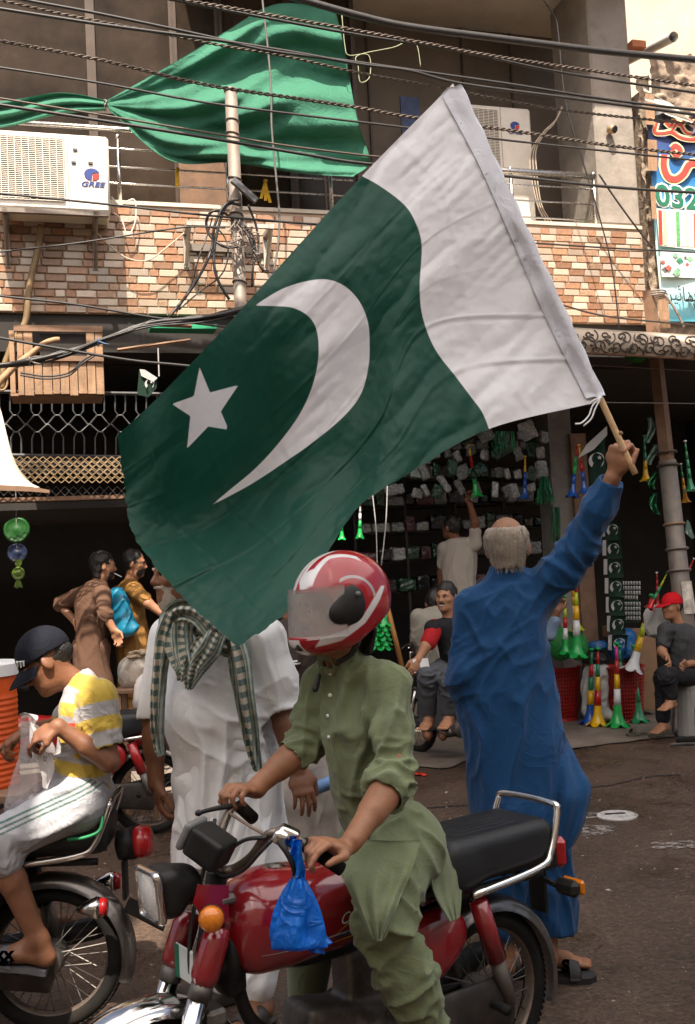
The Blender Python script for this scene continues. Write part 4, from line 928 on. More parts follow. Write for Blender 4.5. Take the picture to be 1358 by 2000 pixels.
for an, arr in (('white_field', sdw), ('emblem', sdm)):
    a = o.data.attributes.new(an, 'FLOAT', 'POINT'); a.data.foreach_set('value', (arr/350).astype(np.float32))
# hoist sleeve wrapped round the stick
stick_b = W(1241, 926, 3.735); stick_a = W(893, 172, 3.675)
M_slv = cloth_mat('flag_sleeve', (0.62, 0.62, 0.67), 0.65, var=0.06)
rowsS = []
for k in range(60):
    t = k/59*0.985; c = P[0, 0]*(1-t)+P[0, -1]*t; j = int(t*(B_-1)); e = P[0, j]; e2 = P[5, j]; st = stick_a+(stick_b-stick_a)*(t*0.815)
    rowsS.append([e2+V(0, -0.006, 0), e2*0.5+e*0.5+V(0, -0.014-0.003*math.sin(k*0.8), 0), st+V(-0.012+0.003*math.sin(k*1.1), -0.019, -0.004), st+V(0.010+0.004*math.sin(k*0.7), -0.017, 0.006), st+V(0.019+0.003*math.sin(k*0.9), 0.002, 0.008), st+V(0.006, 0.019, 0.002), e2+V(0, 0.008, 0)])
MB().grid(rowsS, 0.0012).obj('hoist_sleeve', M_slv, fl, smooth=True)
M_bam = mat('pale_stick_wood', (0.56, 0.37, 0.19), 0.55, var=0.18, scale=14, dirt=(0.3, 0.17, 0.08), dirt_amt=0.4, dscale=20)
MB().tube(np.linspace(stick_a, stick_b, 30), 0.012, 12).obj('stick', M_bam, fl, smooth=True)
q = W(1211, 847, 3.70); MB().lathe([(0.001, 0), (0.009, 0.001), (0.007, 0.003), (0.001, 0.004)], 10, placer(q+V(0, -0.012, 0), V(0.1, -1, 0.1))).obj('knot_mark', M_wood2, fl, smooth=True)
for pts in ([(1172, 778), (1158, 792), (1150, 812), (1136, 826), (1124, 828)], [(1172, 780), (1162, 800), (1155, 818), (1140, 832)], [(1176, 776), (1160, 782), (1150, 790)]):
    MB().tube(catmull([W(x, y, 3.69) for x, y in pts], 6), 0.0032, 5).obj('tie_string', M_white, fl, smooth=True)
# ================================================================== motorcycles (local axes: x forward, y left, z up, rear axle over the origin)
M_red = mat('red_tank_paint', (0.25, 0.008, 0.014), 0.2, 0.0, var=0.12, scale=5, coat=0.9, spec=0.5, rvar=0.06, dirt=(0.13, 0.03, 0.02), dirt_amt=0.3, dscale=6)
M_chr = mat('chrome', (0.72, 0.70, 0.67), 0.13, 1.0, var=0.1, scale=14, rvar=0.08, dirt=(0.25, 0.2, 0.16), dirt_amt=0.5, dscale=9)
M_alu = mat('cast_aluminium', (0.17, 0.155, 0.14), 0.55, 0.7, var=0.25, scale=12, dirt=(0.035, 0.028, 0.022), dirt_amt=0.9, dscale=7)
M_tyre = mat('tyre_rubber', (0.010, 0.0095, 0.009), 0.85, var=0.3, scale=10, dirt=(0.05, 0.04, 0.03), dirt_amt=0.35, dscale=8, spec=0.25)
M_rim = mat('dusty_rim', (0.30, 0.24, 0.20), 0.4, 0.7, var=0.2, scale=20, dirt=(0.14, 0.09, 0.065), dirt_amt=0.8, dscale=9)
M_seat = mat('black_vinyl', (0.010, 0.0105, 0.012), 0.48, var=0.25, scale=9, bump=0.12, bscale=160, spec=0.4)
M_bpl = mat('dusty_black_plastic', (0.011, 0.0105, 0.0105), 0.5, var=0.3, scale=10, dirt=(0.045, 0.036, 0.03), dirt_amt=0.35, dscale=8, spec=0.3)
M_case = mat('chain_case', (0.024, 0.02, 0.018), 0.6, 0.2, var=0.3, scale=9, dirt=(0.12, 0.085, 0.06), dirt_amt=0.6, dscale=7)
M_ora = mat('orange_lens', (0.85, 0.24, 0.01), 0.18, var=0.15, scale=90, coat=0.6, trans=0.25)
M_rlens = mat('red_lens', (0.42, 0.012, 0.014), 0.2, var=0.15, scale=80, coat=0.6)
M_glas = mat('headlight_reflection_white', (0.82, 0.81, 0.79), 0.25, 0.25, var=0.2, scale=30, coat=1.0)  # white base colour stands in for the bright reflection on the lens
M_grey = mat('grey_plastic', (0.12, 0.12, 0.12), 0.45, var=0.15, scale=9)
I3 = np.eye(3)
def lobj(mb, name, m, p, smooth=False, auto=None, fixn=False): return mb.obj(name, m, p, smooth=smooth, world=False, auto=auto, fixn=fixn)
def wheel(p, x, name='wheel'):
    w = bpy.data.objects.new(name, None); COL.objects.link(w); w.parent = p; w.location = (x, 0, 0.273); w.empty_display_size = 0.05
    prof = [(0.212, -0.026), (0.222, -0.034), (0.243, -0.036), (0.260, -0.028), (0.271, -0.012), (0.273, 0), (0.271, 0.012), (0.260, 0.028), (0.243, 0.036), (0.222, 0.034), (0.212, 0.026)]
    M = lambda q: V(q[0], q[2], q[1])
    t = MB().lathe(prof, 56, M, caps=False)
    lobj(t, 'tyre', M_tyre, w, smooth=True, fixn=True)
    tr = MB()
    for k in range(84):
        a = 2*math.pi*k/84
        for s in (-1, 1):
            f = lambda r, y, d: V(r*math.cos(a+d), y, r*math.sin(a+d))
            tr.raw([f(0.2735, s*0.004, 0), f(0.2735, s*0.004, 0.045), f(0.263, s*0.028, 0.075), f(0.263, s*0.028, 0.035), f(0.2765, s*0.004, 0), f(0.2765, s*0.004, 0.045), f(0.2665, s*0.030, 0.075), f(0.2665, s*0.030, 0.035)], [(4, 5, 6, 7), (0, 1, 5, 4), (1, 2, 6, 5), (2, 3, 7, 6), (3, 0, 4, 7)])
    o = lobj(tr, 'tread_blocks', M_tyre, w, fixn=True); o['kind'] = 'stuff'
    r = MB().lathe([(0.226, -0.024), (0.223, -0.027), (0.216, -0.026), (0.207, -0.010), (0.205, 0), (0.207, 0.010), (0.216, 0.026), (0.223, 0.027), (0.226, 0.024), (0.215, 0)], 56, M, caps=False)
    lobj(r, 'rim', M_rim, w, smooth=True, fixn=True)
    lobj(MB().lathe([(0.02, -0.075), (0.035, -0.07), (0.05, -0.055), (0.052, 0.05), (0.045, 0.065), (0.018, 0.075)], 24, M), 'hub', M_alu, w, auto=40, fixn=True)
    sp = MB()
    for k in range(36):
        a = 2*math.pi*k/36; s = 1 if k % 2 else -1; d = 0.38 if (k//2) % 2 else -0.38
        sp.tube([V(0.048*math.cos(a+d), s*0.04, 0.048*math.sin(a+d)), V(0.212*math.cos(a), s*0.004, 0.212*math.sin(a))], 0.0021, 4, caps=False)
    o = lobj(sp, 'spokes', M_alu, w); o['kind'] = 'stuff'
    return w
def fender(p, x, R, a0, a1, wd, m, name, lip=True):
    prof = [(-wd, -0.03), (-wd*0.93, -0.008), (-wd*0.7, 0.006), (-wd*0.35, 0.013), (0, 0.015), (wd*0.35, 0.013), (wd*0.7, 0.006), (wd*0.93, -0.008), (wd, -0.03)]
    P = [[V(x+(R+h)*math.cos(a), y, 0.273+(R+h)*math.sin(a)) for y, h in prof] for a in np.linspace(R_(a0), R_(a1), 36)]
    return lobj(MB().grid(P, 0.004), name, m, p, smooth=True)
def tank_sdf():
    S = Sdf((0.42, -0.2, 0.5), (1.0, 0.2, 0.9), 0.007)
    S.box((0.735, 0, 0.70), I3, (0.215, 0.118, 0.118), 0.085, 0)
    S.ell((0.79, 0, 0.715), I3, (0.17, 0.145, 0.125), 0.06); S.ell((0.60, 0, 0.70), I3, (0.15, 0.105, 0.105), 0.05)
    S.half((0, 0, 0.575), V(0, 0, -1)); return S
def seat_sdf():
    S = Sdf((-0.3, -0.22, 0.6), (0.7, 0.22, 0.95), 0.007)
    S.box((-0.01, 0, 0.745), I3, (0.235, 0.142, 0.075), 0.045, 0)
    S.box((0.36, 0, 0.722), np.array([[0.995, 0, 0.09], [0, 1, 0], [-0.09, 0, 0.995]]), (0.25, 0.120, 0.062), 0.045, 0.07)
    for y in (-0.075, -0.045, -0.015, 0.015, 0.045, 0.075): S.cone((-0.12, y, 0.822), (0.14, y, 0.822), 0.006, cut=True)
    return S
def motorcycle(name, label, paint, loc, heading, handle='std', head='rect', tail='box', group=None):
    b = root(name, loc, label, 'motorcycle', group, rot=(0, 0, heading))
    L = lambda *a, **k: lobj(*a, **k)
    wheel(b, 0.0, 'rear_wheel'); wheel(b, 1.2, 'front_wheel')
    fender(b, 1.2, 0.302, 25, 158, 0.058, M_chr, 'front_fender'); fender(b, 0.0, 0.300, 55, 200, 0.062, mat('dull_chrome', (0.34, 0.31, 0.29), 0.35, 0.85, var=0.2, scale=9, dirt=(0.13, 0.1, 0.08), dirt_amt=0.6, dscale=6), 'rear_fender')
    sdf_obj('fuel_tank', tank_sdf(), paint, b, local=True, it=3)
    sdf_obj('seat', seat_sdf(), M_seat, b, local=True, it=2)
    L(MB().lathe([(0.001, 0.0), (0.042, 0.0), (0.042, 0.018), (0.034, 0.022), (0.034, 0.034), (0.012, 0.038), (0.001, 0.038)], 24, placer((0.775, 0, 0.812), V(-0.08, 0, 1))), 'fuel_cap', M_chr, b, auto=40)
    # frame and swing arm
    for s in (-1, 1):
        L(MB().tube(catmull([V(0, s*0.085, 0.273), V(0.2, s*0.09, 0.29), V(0.42, s*0.08, 0.32)], 4), 0.016, 8), 'swing_arm', M_bpl, b, smooth=True)
        L(MB().tube(catmull([V(-0.2, s*0.10, 0.64), V(0.1, s*0.105, 0.65), V(0.35, s*0.09, 0.62), V(0.5, s*0.06, 0.55)], 5), 0.014, 8), 'sub_frame', M_bpl, b, smooth=True)
        t0, t1 = V(0.005, s*0.128, 0.29), V(0.115, s*0.128, 0.625)
        L(MB().tube([t1, t1*0.42+t0*0.58], [0.03, 0.034, 0.034], 16), 'shock_cover', paint if s else paint, b, smooth=True)
        L(MB().tube([t1*0.45+t0*0.55, t0], [0.026, 0.022], 14), 'shock_absorber', M_alu, b, smooth=True)
        # side cover
        S = Sdf((0.1, -0.2, 0.35), (0.5, 0.2, 0.72), 0.008)
        S.ell((0.27, s*0.10, 0.54), I3, (0.125, 0.035, 0.095), 0); S.ell((0.34, s*0.10, 0.49), I3, (0.08, 0.032, 0.08), 0.04)
        sdf_obj('side_cover', S, paint, b, local=True)
        # foot pegs
        L(MB().tube([V(0.44, s*0.09, 0.26), V(0.44, s*0.28, 0.265)], [0.012, 0.02, 0.02], 10), 'foot_peg', M_tyre, b, smooth=True)
        L(MB().tube([V(0.08, s*0.10, 0.30), V(0.08, s*0.2, 0.30)], [0.01, 0.017, 0.017], 8), 'passenger_peg', M_tyre, b, smooth=True)
    L(MB().tube(catmull([V(0.5, 0, 0.56), V(0.75, 0, 0.58), V(0.93, 0, 0.70)], 5), 0.028, 10), 'backbone', M_bpl, b, smooth=True)
    L(MB().tube(catmull([V(0.93, 0, 0.66), V(0.88, 0, 0.45), V(0.75, 0, 0.34)], 5), 0.02, 8), 'down_tube', M_bpl, b, smooth=True)
    S = Sdf((0.2, -0.2, 0.12), (0.98, 0.2, 0.6), 0.009)
    S.box((0.44, 0, 0.30), I3, (0.14, 0.10, 0.09), 0.05, 0); S.box((0.60, 0, 0.35), np.array([[0.98, 0, 0.2], [0, 1, 0], [-0.2, 0, 0.98]]), (0.14, 0.075, 0.07), 0.02, 0.02)
    for k in range(6): S.box((0.56+k*0.024, 0, 0.335+k*0.006), np.array([[0.98, 0, 0.2], [0, 1, 0], [-0.2, 0, 0.98]]), (0.004, 0.07, 0.068), 0.002, 0)
    S.cone((0.45, 0.08, 0.30), (0.45, 0.125, 0.30), 0.085, 0.08, 0.02); S.cone((0.48, -0.08, 0.30), (0.48, -0.125, 0.30), 0.09, 0.085, 0.02)
    S.box((0.5, 0, 0.47), I3, (0.07, 0.05, 0.09), 0.02, 0.02)
    sdf_obj('engine', S, M_alu, b, local=True)
    S = Sdf((-0.2, 0.05, 0.1), (0.7, 0.17, 0.5), 0.008)
    S.slab((-0.01, 0.108, 0.273), (0.42, 0.108, 0.305), V(0, 0, 1), 0.098, 0.022, 0.066, 0.022, 0, 1.0); S.slab((0.42, 0.11, 0.305), (0.47, 0.11, 0.305), V(0, 0, 1), 0.085, 0.024, 0.085, 0.024, 0.02); S.box((0.2, 0.108, 0.285), I3, (0.3, 0.017, 0.1), 0.01, cut=False) if False else None
    sdf_obj('chain_case', S, M_case, b, local=True)
    L(MB().tube(catmull([V(0.82, -0.03, 0.33), V(0.84, -0.10, 0.24), V(0.7, -0.14, 0.19), V(0.45, -0.15, 0.22), V(0.25, -0.155, 0.26)], 6), 0.017, 10), 'exhaust_pipe', M_chr, b, smooth=True)
    L(MB().tube([V(0.3, -0.158, 0.25), V(0.24, -0.16, 0.26), V(-0.14, -0.165, 0.315), V(-0.2, -0.165, 0.323)], [0.02, 0.045, 0.045, 0.045, 0.045, 0.028], 18), 'muffler', M_bpl, b, smooth=True)
    L(MB().tube([V(0.3, -0.215, 0.275), V(-0.05, -0.218, 0.325)], [0.012, 0.02, 0.02, 0.01], 8), 'heat_shield', M_chr, b, smooth=True)
    L(MB().tube(catmull([V(0.52, 0.12, 0.26), V(0.62, 0.15, 0.24), V(0.72, 0.16, 0.27)], 4), 0.008, 6), 'gear_lever', M_alu, b, smooth=True)
    L(MB().tube(catmull([V(0.4, 0.1, 0.22), V(0.3, 0.15, 0.12), V(0.2, 0.16, 0.11)], 4), 0.011, 6), 'side_stand', M_bpl, b, smooth=True)
    # tail: grab rail, lamps, plate
    gr = []
    for s in (-1, 1): gr.append([V(0.16, s*0.155, 0.655), V(-0.13, s*0.158, 0.68), V(-0.20, s*0.15, 0.72), V(-0.25, s*0.14, 0.835), V(-0.255, s*0.12, 0.86)])
    L(MB().tube(catmull(gr[0]+[V(-0.258, 0, 0.866)]+gr[1][::-1], 6), 0.0125, 10), 'grab_rail', M_chr, b, smooth=True)
    if tail == 'box':
        L(MB().bbox((-0.33, -0.065, 0.62), (-0.235, 0.065, 0.715), 0.015), 'tail_light_housing', M_bpl, b, auto=30); L(MB().bbox((-0.375, -0.07, 0.615), (-0.331, 0.07, 0.72), 0.018), 'tail_light', M_rlens, b, auto=30)
        for s in (-1, 1):
            i = L(MB().tube([V(-0.25, s*0.06, 0.6), V(-0.26, s*0.12, 0.585)], 0.01, 8), 'indicator_stalk', M_bpl, b)
            L(MB().bbox((-0.275, s*0.165-0.05, 0.565), (-0.235, s*0.165+0.045, 0.62), 0.015), 'indicator_housing', M_bpl, b, auto=30); L(MB().bbox((-0.295, s*0.165-0.05, 0.568), (-0.276, s*0.165+0.045, 0.617), 0.012), 'indicator_lens', M_ora, b, auto=30)
    else:
        L(MB().lathe([(0.02, 0), (0.055, 0.01), (0.06, 0.04), (0.062, 0.075)], 20, placer((-0.25, 0, 0.67), V(-1, 0, 0.08))), 'tail_light_housing', M_bpl, b, smooth=True); L(MB().lathe([(0.06, 0.076), (0.062, 0.1), (0.055, 0.135), (0.03, 0.145), (0.002, 0.146)], 20, placer((-0.25, 0, 0.67), V(-1, 0, 0.08))), 'tail_light', M_rlens, b, smooth=True)
        for s in (-1, 1):
            L(MB().tube([V(-0.13, s*0.16, 0.49), V(-0.2, s*0.16, 0.49), V(-0.215, s*0.16, 0.49)], [0.012, 0.04, 0.04, 0.036], 16), 'indicator_housing', M_chr, b, smooth=True); L(MB().tube([V(-0.216, s*0.16, 0.49), V(-0.24, s*0.16, 0.49)], [0.036, 0.028], 16), 'indicator_lens', M_rlens, b, smooth=True)
    L(MB().bbox((-0.29, -0.04, 0.47), (-0.275, 0.04, 0.62), 0.005), 'mud_flap', M_bpl, b)
    if tail != 'box': L(MB().raw([V(-0.29, -0.075, 0.44), V(-0.29, 0.075, 0.44), V(-0.43, 0.085, 0.36), V(-0.43, -0.085, 0.36), V(-0.285, -0.075, 0.45), V(-0.285, 0.075, 0.45), V(-0.425, 0.085, 0.37), V(-0.425, -0.085, 0.37)], [(0, 1, 2, 3), (7, 6, 5, 4), (0, 4, 5, 1), (1, 5, 6, 2), (2, 6, 7, 3), (3, 7, 4, 0)]), 'rear_plate', M_bpl, b)
    # fork, headlamp, indicators
    for s in (-1, 1):
        f0, f1 = V(1.2, s*0.085, 0.273), V(0.985, s*0.085, 0.80)
        at = lambda t: f0*(1-t)+f1*t
        L(MB().tube([at(0), at(0.60)], [0.024, 0.029, 0.029], 18), 'fork_leg', M_chr, b, smooth=True)
        L(MB().tube([at(0.58), at(0.65)], 0.031, 14), 'fork_clamp', M_alu, b, smooth=True)
        L(MB().tube([at(0.64), at(0.68), at(0.84), at(0.90)], [0.030, 0.038, 0.040, 0.037, 0.03], 18), 'fork_cover', paint, b, smooth=True)
        L(MB().prism([(0.985, 0.76), (0.98, 0.855), (1.07, 0.875), (1.085, 0.83), (1.05, 0.77)], lambda p: V(p[0], s*0.096, p[1]), lambda p: V(p[0], s*0.103, p[1])), 'lamp_bracket', paint, b, fixn=True)
        L(MB().lathe([(0.01, 0), (0.012, 0.03), (0.028, 0.04), (0.034, 0.056), (0.034, 0.062)], 20, placer((1.03, s*0.10, 0.80), V(0.55, s*0.9, 0))), 'indicator_housing', M_bpl, b, smooth=True)
        L(MB().lathe([(0.034, 0.063), (0.033, 0.075), (0.025, 0.088), (0.010, 0.094), (0.001, 0.095)], 20, placer((1.03, s*0.10, 0.80), V(0.55, s*0.9, 0))), 'indicator_lens', M_ora, b, smooth=True)
    L(MB().bbox((1.0, -0.11, 0.50), (1.06, 0.11, 0.545), 0.01), 'lower_yoke', M_alu, b); L(MB().bbox((0.955, -0.105, 0.80), (1.01, 0.105, 0.83), 0.01), 'upper_yoke', M_alu, b)
    L(MB().tube([V(1.03, 0, 0.52), V(0.96, 0, 0.86)], 0.03, 12), 'steering_head', M_bpl, b, smooth=True)
    X3 = np.array([[0.99, 0, -0.1], [0, 1, 0], [0.1, 0, 0.99]])
    S = Sdf((0.95, -0.15, 0.7), (1.25, 0.15, 1.02), 0.006); S.box((1.12, 0, 0.850), X3, (0.035, 0.064, 0.066), 0.03, 0); S.ell((1.075, 0, 0.855), X3, (0.06, 0.056, 0.056), 0.03); sdf_obj('headlight_shell', S, M_bpl, b, local=True)
    S = Sdf((1.1, -0.15, 0.7), (1.25, 0.15, 1.02), 0.0045); S.box((1.160, 0, 0.847), X3, (0.016, 0.072, 0.074), 0.022, 0); S.box((1.18, 0, 0.845), X3, (0.02, 0.061, 0.063), 0.02, cut=True); sdf_obj('headlight_rim', S, M_chr, b, local=True)
    S = Sdf((1.1, -0.15, 0.7), (1.25, 0.15, 1.02), 0.0045); S.box((1.158, 0, 0.847), X3, (0.010, 0.062, 0.064), 0.009, 0); S.ell((1.160, 0, 0.847), X3, (0.020, 0.060, 0.062), 0.004); sdf_obj('headlight_lens', S, M_glas, b, local=True)
    L(MB().bbox((1.065, -0.05, 0.60), (1.072, 0.05, 0.69), 0.003), 'front_plate', M_lw, b); L(MB().bbox((1.0725, -0.05, 0.60), (1.0735, -0.025, 0.69), 0.0005), 'plate_stripe', M_lg, b)
    S = Sdf((0.7, -0.17, 0.4), (1.02, 0.17, 0.76), 0.01); S.ell((0.955, 0, 0.64), I3, (0.035, 0.085, 0.10), 0); S.box((0.93, 0, 0.62), I3, (0.03, 0.05, 0.09), 0.02, 0.02); sdf_obj('leg_guard_bag', S, M_bpl, b, local=True)
    # handlebar
    if handle == 'std':
        hp = [V(0.80, 0.36, 0.98), V(0.88, 0.25, 1.0), V(0.95, 0.16, 0.97), V(0.97, 0.08, 0.87)]
        full = hp+[V(0.975, 0, 0.855)]+[V(q[0], -q[1], q[2]) for q in hp[::-1]]
        L(MB().tube(catmull(full, 6), 0.0115, 10), 'handlebar', M_chr, b, smooth=True)
        for s in (-1, 1):
            L(MB().tube([V(0.80, s*0.36, 0.98), V(0.875, s*0.255, 0.999)], 0.0175, 12), 'grip', M_tyre, b, smooth=True)
            L(MB().tube(catmull([V(0.90, s*0.22, 1.0), V(0.95, s*0.25, 1.0), V(0.90, s*0.34, 0.985), V(0.87, s*0.38, 0.975)], 5), 0.006, 6), 'lever', M_alu, b, smooth=True)
        L(MB().lathe([(0.03, 0), (0.045, 0.02), (0.045, 0.05), (0.001, 0.052)], 20, placer((1.02, 0, 0.93), V(-0.6, 0, 1))), 'speedometer', M_bpl, b, smooth=True)
    return b
BP = V(0.365, 3.45, 0); BH = R_(216)
main_bike = motorcycle('motorcycle', 'red motorcycle carrying the helmeted rider in the foreground', M_red, BP, BH, handle=None)
def to_bike(p):
    d = np.array(p)-BP; c, s = math.cos(BH), math.sin(BH); return V(c*d[0]+s*d[1], -s*d[0]+c*d[1], d[2])
LB = lambda px, py, Y: to_bike(W(px, py, Y))
M_bar = mat('worn_handlebar', (0.27, 0.22, 0.18), 0.4, 0.8, var=0.25, scale=14, dirt=(0.1, 0.07, 0.05), dirt_amt=0.7, dscale=10)
left_bar = [LB(438, 1700, 2.86), LB(462, 1694, 2.86), LB(492, 1672, 2.82), LB(515, 1640, 2.78), LB(535, 1626, 2.76), LB(570, 1634, 2.75), LB(610, 1660, 2.76), LB(662, 1694, 2.78)]
right_bar = [LB(438, 1700, 2.86), LB(424, 1692, 2.90), LB(424, 1655, 2.97), LB(438, 1608, 3.05), (LB(455, 1576, 3.10)), LB(475, 1580, 3.14), LB(492, 1596, 3.18)]
lobj(MB().tube(catmull(left_bar, 7), 0.0125, 12), 'handlebar', M_bar, main_bike, smooth=True); lobj(MB().tube(catmull(right_bar, 7), 0.0125, 12), 'handlebar', M_bar, main_bike, smooth=True)
lobj(MB().tube([LB(592, 1648, 2.755), LB(668, 1698, 2.785)], 0.019, 14), 'grip', M_tyre, main_bike, smooth=True); lobj(MB().tube([LB(468, 1574, 3.12), LB(494, 1598, 3.18)], 0.02, 14), 'grip', M_tyre, main_bike, smooth=True)
S = Sdf(LB(560, 1650, 2.73)-0.12, LB(560, 1650, 2.73)+0.12, 0.005); X = nrm(left_bar[6]-left_bar[4]); fr = np.array(frame_of(X, V(0, 0, 1)))
S.box(LB(562, 1634, 2.745), fr, (0.026, 0.024, 0.028), 0.008); S.box(LB(548, 1634, 2.74), fr, (0.016, 0.028, 0.02), 0.006, 0.01); sdf_obj('switch_housing', S, M_chr, main_bike, local=True)
lobj(MB().tube(catmull([LB(545, 1640, 2.73), LB(552, 1652, 2.70), LB(562, 1668, 2.69), LB(572, 1690, 2.69), LB(577, 1712, 2.70)], 5), [0.011, 0.008, 0.007, 0.006], 10), 'clutch_lever', M_bpl, main_bike, smooth=True)
lobj(MB().lathe([(0.001, -0.012), (0.011, -0.006), (0.012, 0.004), (0.001, 0.012)], 12, placer(LB(577, 1716, 2.70), V(0, 0, 1))), 'lever_ball', M_black, main_bike, smooth=True)
lobj(MB().tube(catmull([LB(452, 1574, 3.08), LB(428, 1578, 3.05), LB(405, 1583, 3.03), LB(388, 1588, 3.02)], 5), [0.009, 0.007, 0.006], 8), 'brake_lever', M_bpl, main_bike, smooth=True)
lobj(MB().lathe([(0.001, -0.010), (0.01, -0.005), (0.01, 0.005), (0.001, 0.01)], 12, placer(LB(388, 1588, 3.02), V(0, 0, 1))), 'lever_ball', M_black, main_bike, smooth=True)
lobj(MB().tube([LB(448, 1588, 3.06), LB(490, 1615, 2.95), LB(522, 1632, 2.80)], 0.0045, 6), 'control_cable', mat('tan_cable', (0.2, 0.14, 0.1), 0.5), main_bike, smooth=True)
for pts in ([(530, 1642, 2.74), (505, 1668, 2.76), (475, 1700, 2.80), (440, 1712, 2.84), (418, 1700, 2.86)], [(520, 1636, 2.75), (480, 1640, 2.8), (445, 1662, 2.86), (420, 1680, 2.88)], [(420, 1600, 3.04), (414, 1640, 3.0), (410, 1675, 2.95)], [(400, 1690, 2.85), (375, 1800, 2.8), (372, 1900, 2.8), (395, 1990, 2.85), (410, 2060, 2.9)]):
    lobj(MB().tube(catmull([LB(*p) for p in pts], 6), 0.006, 6), 'control_cable', M_cable, main_bike, smooth=True)
# instrument box
c0 = LB(400, 1645, 2.83); S = Sdf(c0-0.16, c0+0.16, 0.006)
ax = nrm(to_bike(W(455, 1690, 2.80))-to_bike(W(355, 1618, 2.86))); fr = np.array(frame_of(ax, V(0, 0, 1)))
S.box(c0+ax*0.02, fr, (0.042, 0.050, 0.054), 0.012); sdf_obj('instrument_box', S, M_bpl, main_bike, local=True)
S = Sdf(c0-0.16, c0+0.16, 0.006); S.box(c0-ax*0.046, fr, (0.042, 0.050, 0.012), 0.01); sdf_obj('instrument_cover', mat('smoky_cover', (0.16, 0.16, 0.16), 0.3, var=0.15), main_bike, local=True) if False else sdf_obj('instrument_cover', S, mat('smoky_cover', (0.16, 0.16, 0.16), 0.3, var=0.15), main_bike, local=True)
# tank graphics: chrome-like stripe, gold and blue flashes, script lettering - laid on the left flank
def tank_y(x, z):
    # left flank of the tank, found on the mesh itself
    o = [c for c in main_bike.children if c.name.startswith('fuel_tank')][0]
    return o
TK = [c for c in main_bike.children if c.name.startswith('fuel_tank')][0]
bpy.context.view_layer.update()
def flank(x, z, off=0.002):
    ok, loc, nn, _ = TK.ray_cast(Vector((x, 0.5, z)), Vector((0, -1, 0)))
    return V(*(loc+nn*off)) if ok else V(x, 0.12, z)
def decal(a, bq, w0, w1, m, name='tank_stripe'):
    P = [[flank(a[0]+(bq[0]-a[0])*t, a[1]+(bq[1]-a[1])*t+s*(w0+(w1-w0)*t)) for s in (-1, -0.33, 0.33, 1)] for t in np.linspace(0, 1, 16)]
    lobj(MB().grid(P), name, m, main_bike, smooth=True)
decal((0.90, 0.655), (0.58, 0.65), 0.001, 0.003, mat('decal_silver', (0.4, 0.42, 0.46), 0.3)); decal((0.66, 0.64), (0.515, 0.655), 0.002, 0.012, mat('decal_blue', (0.02, 0.05, 0.14), 0.3)); decal((0.66, 0.63), (0.515, 0.637), 0.001, 0.006, mat('decal_gold', (0.55, 0.33, 0.02), 0.3)); decal((0.66, 0.652), (0.6, 0.68), 0.001, 0.003, _mats['decal_gold'])
text_mesh('Cash', 0.045, lambda p: flank(0.60-p[0], 0.690+p[1], 0.003), 0.0, 'lettering', M_lw, None, shear=0.4).parent = main_bike

boy_bike = motorcycle('motorcycle', 'black motorcycle with round tail lamp carrying the boy, cut off at the left edge', M_bpl, V(-1.205, 3.98, 0), R_(184), handle='std', tail='round')
M_red2 = mat('red_bike_paint', (0.36, 0.01, 0.012), 0.3, var=0.15, coat=0.6)
p = G(205, 1570); red_bike = motorcycle('motorcycle', 'red motorcycle parked behind the boy beside the cooler', M_red2, V(-1.40, 6.9, 0), R_(192), handle='std', tail='box')
S = Sdf((-0.4, -0.2, 0.5), (0.3, 0.2, 0.85), 0.008); S.slab((0.05, 0, 0.64), (-0.30, 0, 0.70), V(0, 1, 0), 0.15, 0.05, 0.10, 0.045, 0); S.box((0, 0, 0.78), I3, (0.25, 0.13, 0.07), 0.03, cut=True); sdf_obj('tail_cowl', S, M_red2, red_bike, local=True)
p = G(880, 1495); man_bike = motorcycle('motorcycle', 'dark motorcycle parked before the shop with the smiling man seated on it', M_bpl, V(1.22, 8.42, 0), R_(125), handle='std', tail='box')
edge_bike = motorcycle('motorcycle', 'motorcycle out at the right edge showing only its grip and brake lever', M_bpl, V(1.90, 4.40, 0), R_(241), handle='std', tail='box')
# ================================================================== people
M_skin = mat('brown_skin', (0.285, 0.130, 0.068), 0.5, var=0.22, scale=11, bump=0.16, bscale=70, spec=0.4)
M_skin2 = mat('dark_brown_skin', (0.205, 0.088, 0.046), 0.5, var=0.22, scale=11, bump=0.16, bscale=70, spec=0.4)
M_skin3 = mat('tan_skin', (0.34, 0.165, 0.09), 0.5, var=0.12, scale=14, spec=0.4)
for m in (M_skin, M_skin2, M_skin3):
    m.node_tree.nodes['Principled BSDF'].inputs['Subsurface Weight'].default_value = 0.08; m.node_tree.nodes['Principled BSDF'].inputs['Subsurface Radius'].default_value = (0.02, 0.008, 0.004)
M_hair = mat('black_hair', (0.012, 0.010, 0.009), 0.45, var=0.3, scale=60, bump=0.6, bscale=140)
M_ghair = mat('grey_hair', (0.40, 0.34, 0.28), 0.7, var=0.2, scale=25, bump=0.35, bscale=90, dirt=(0.2, 0.16, 0.12), dirt_amt=0.5, dscale=12, streak=(8, 8, 1))
M_eye = mat('eye_white', (0.6, 0.56, 0.52), 0.3); M_pup = mat('pupil', (0.01, 0.008, 0.006), 0.2)
def hframe(f, u=V(0, 0, 1)):
    f = nrm(f); u = nrm(np.array(u)-f*np.dot(u, f)); r = np.cross(f, u); return r, f, u
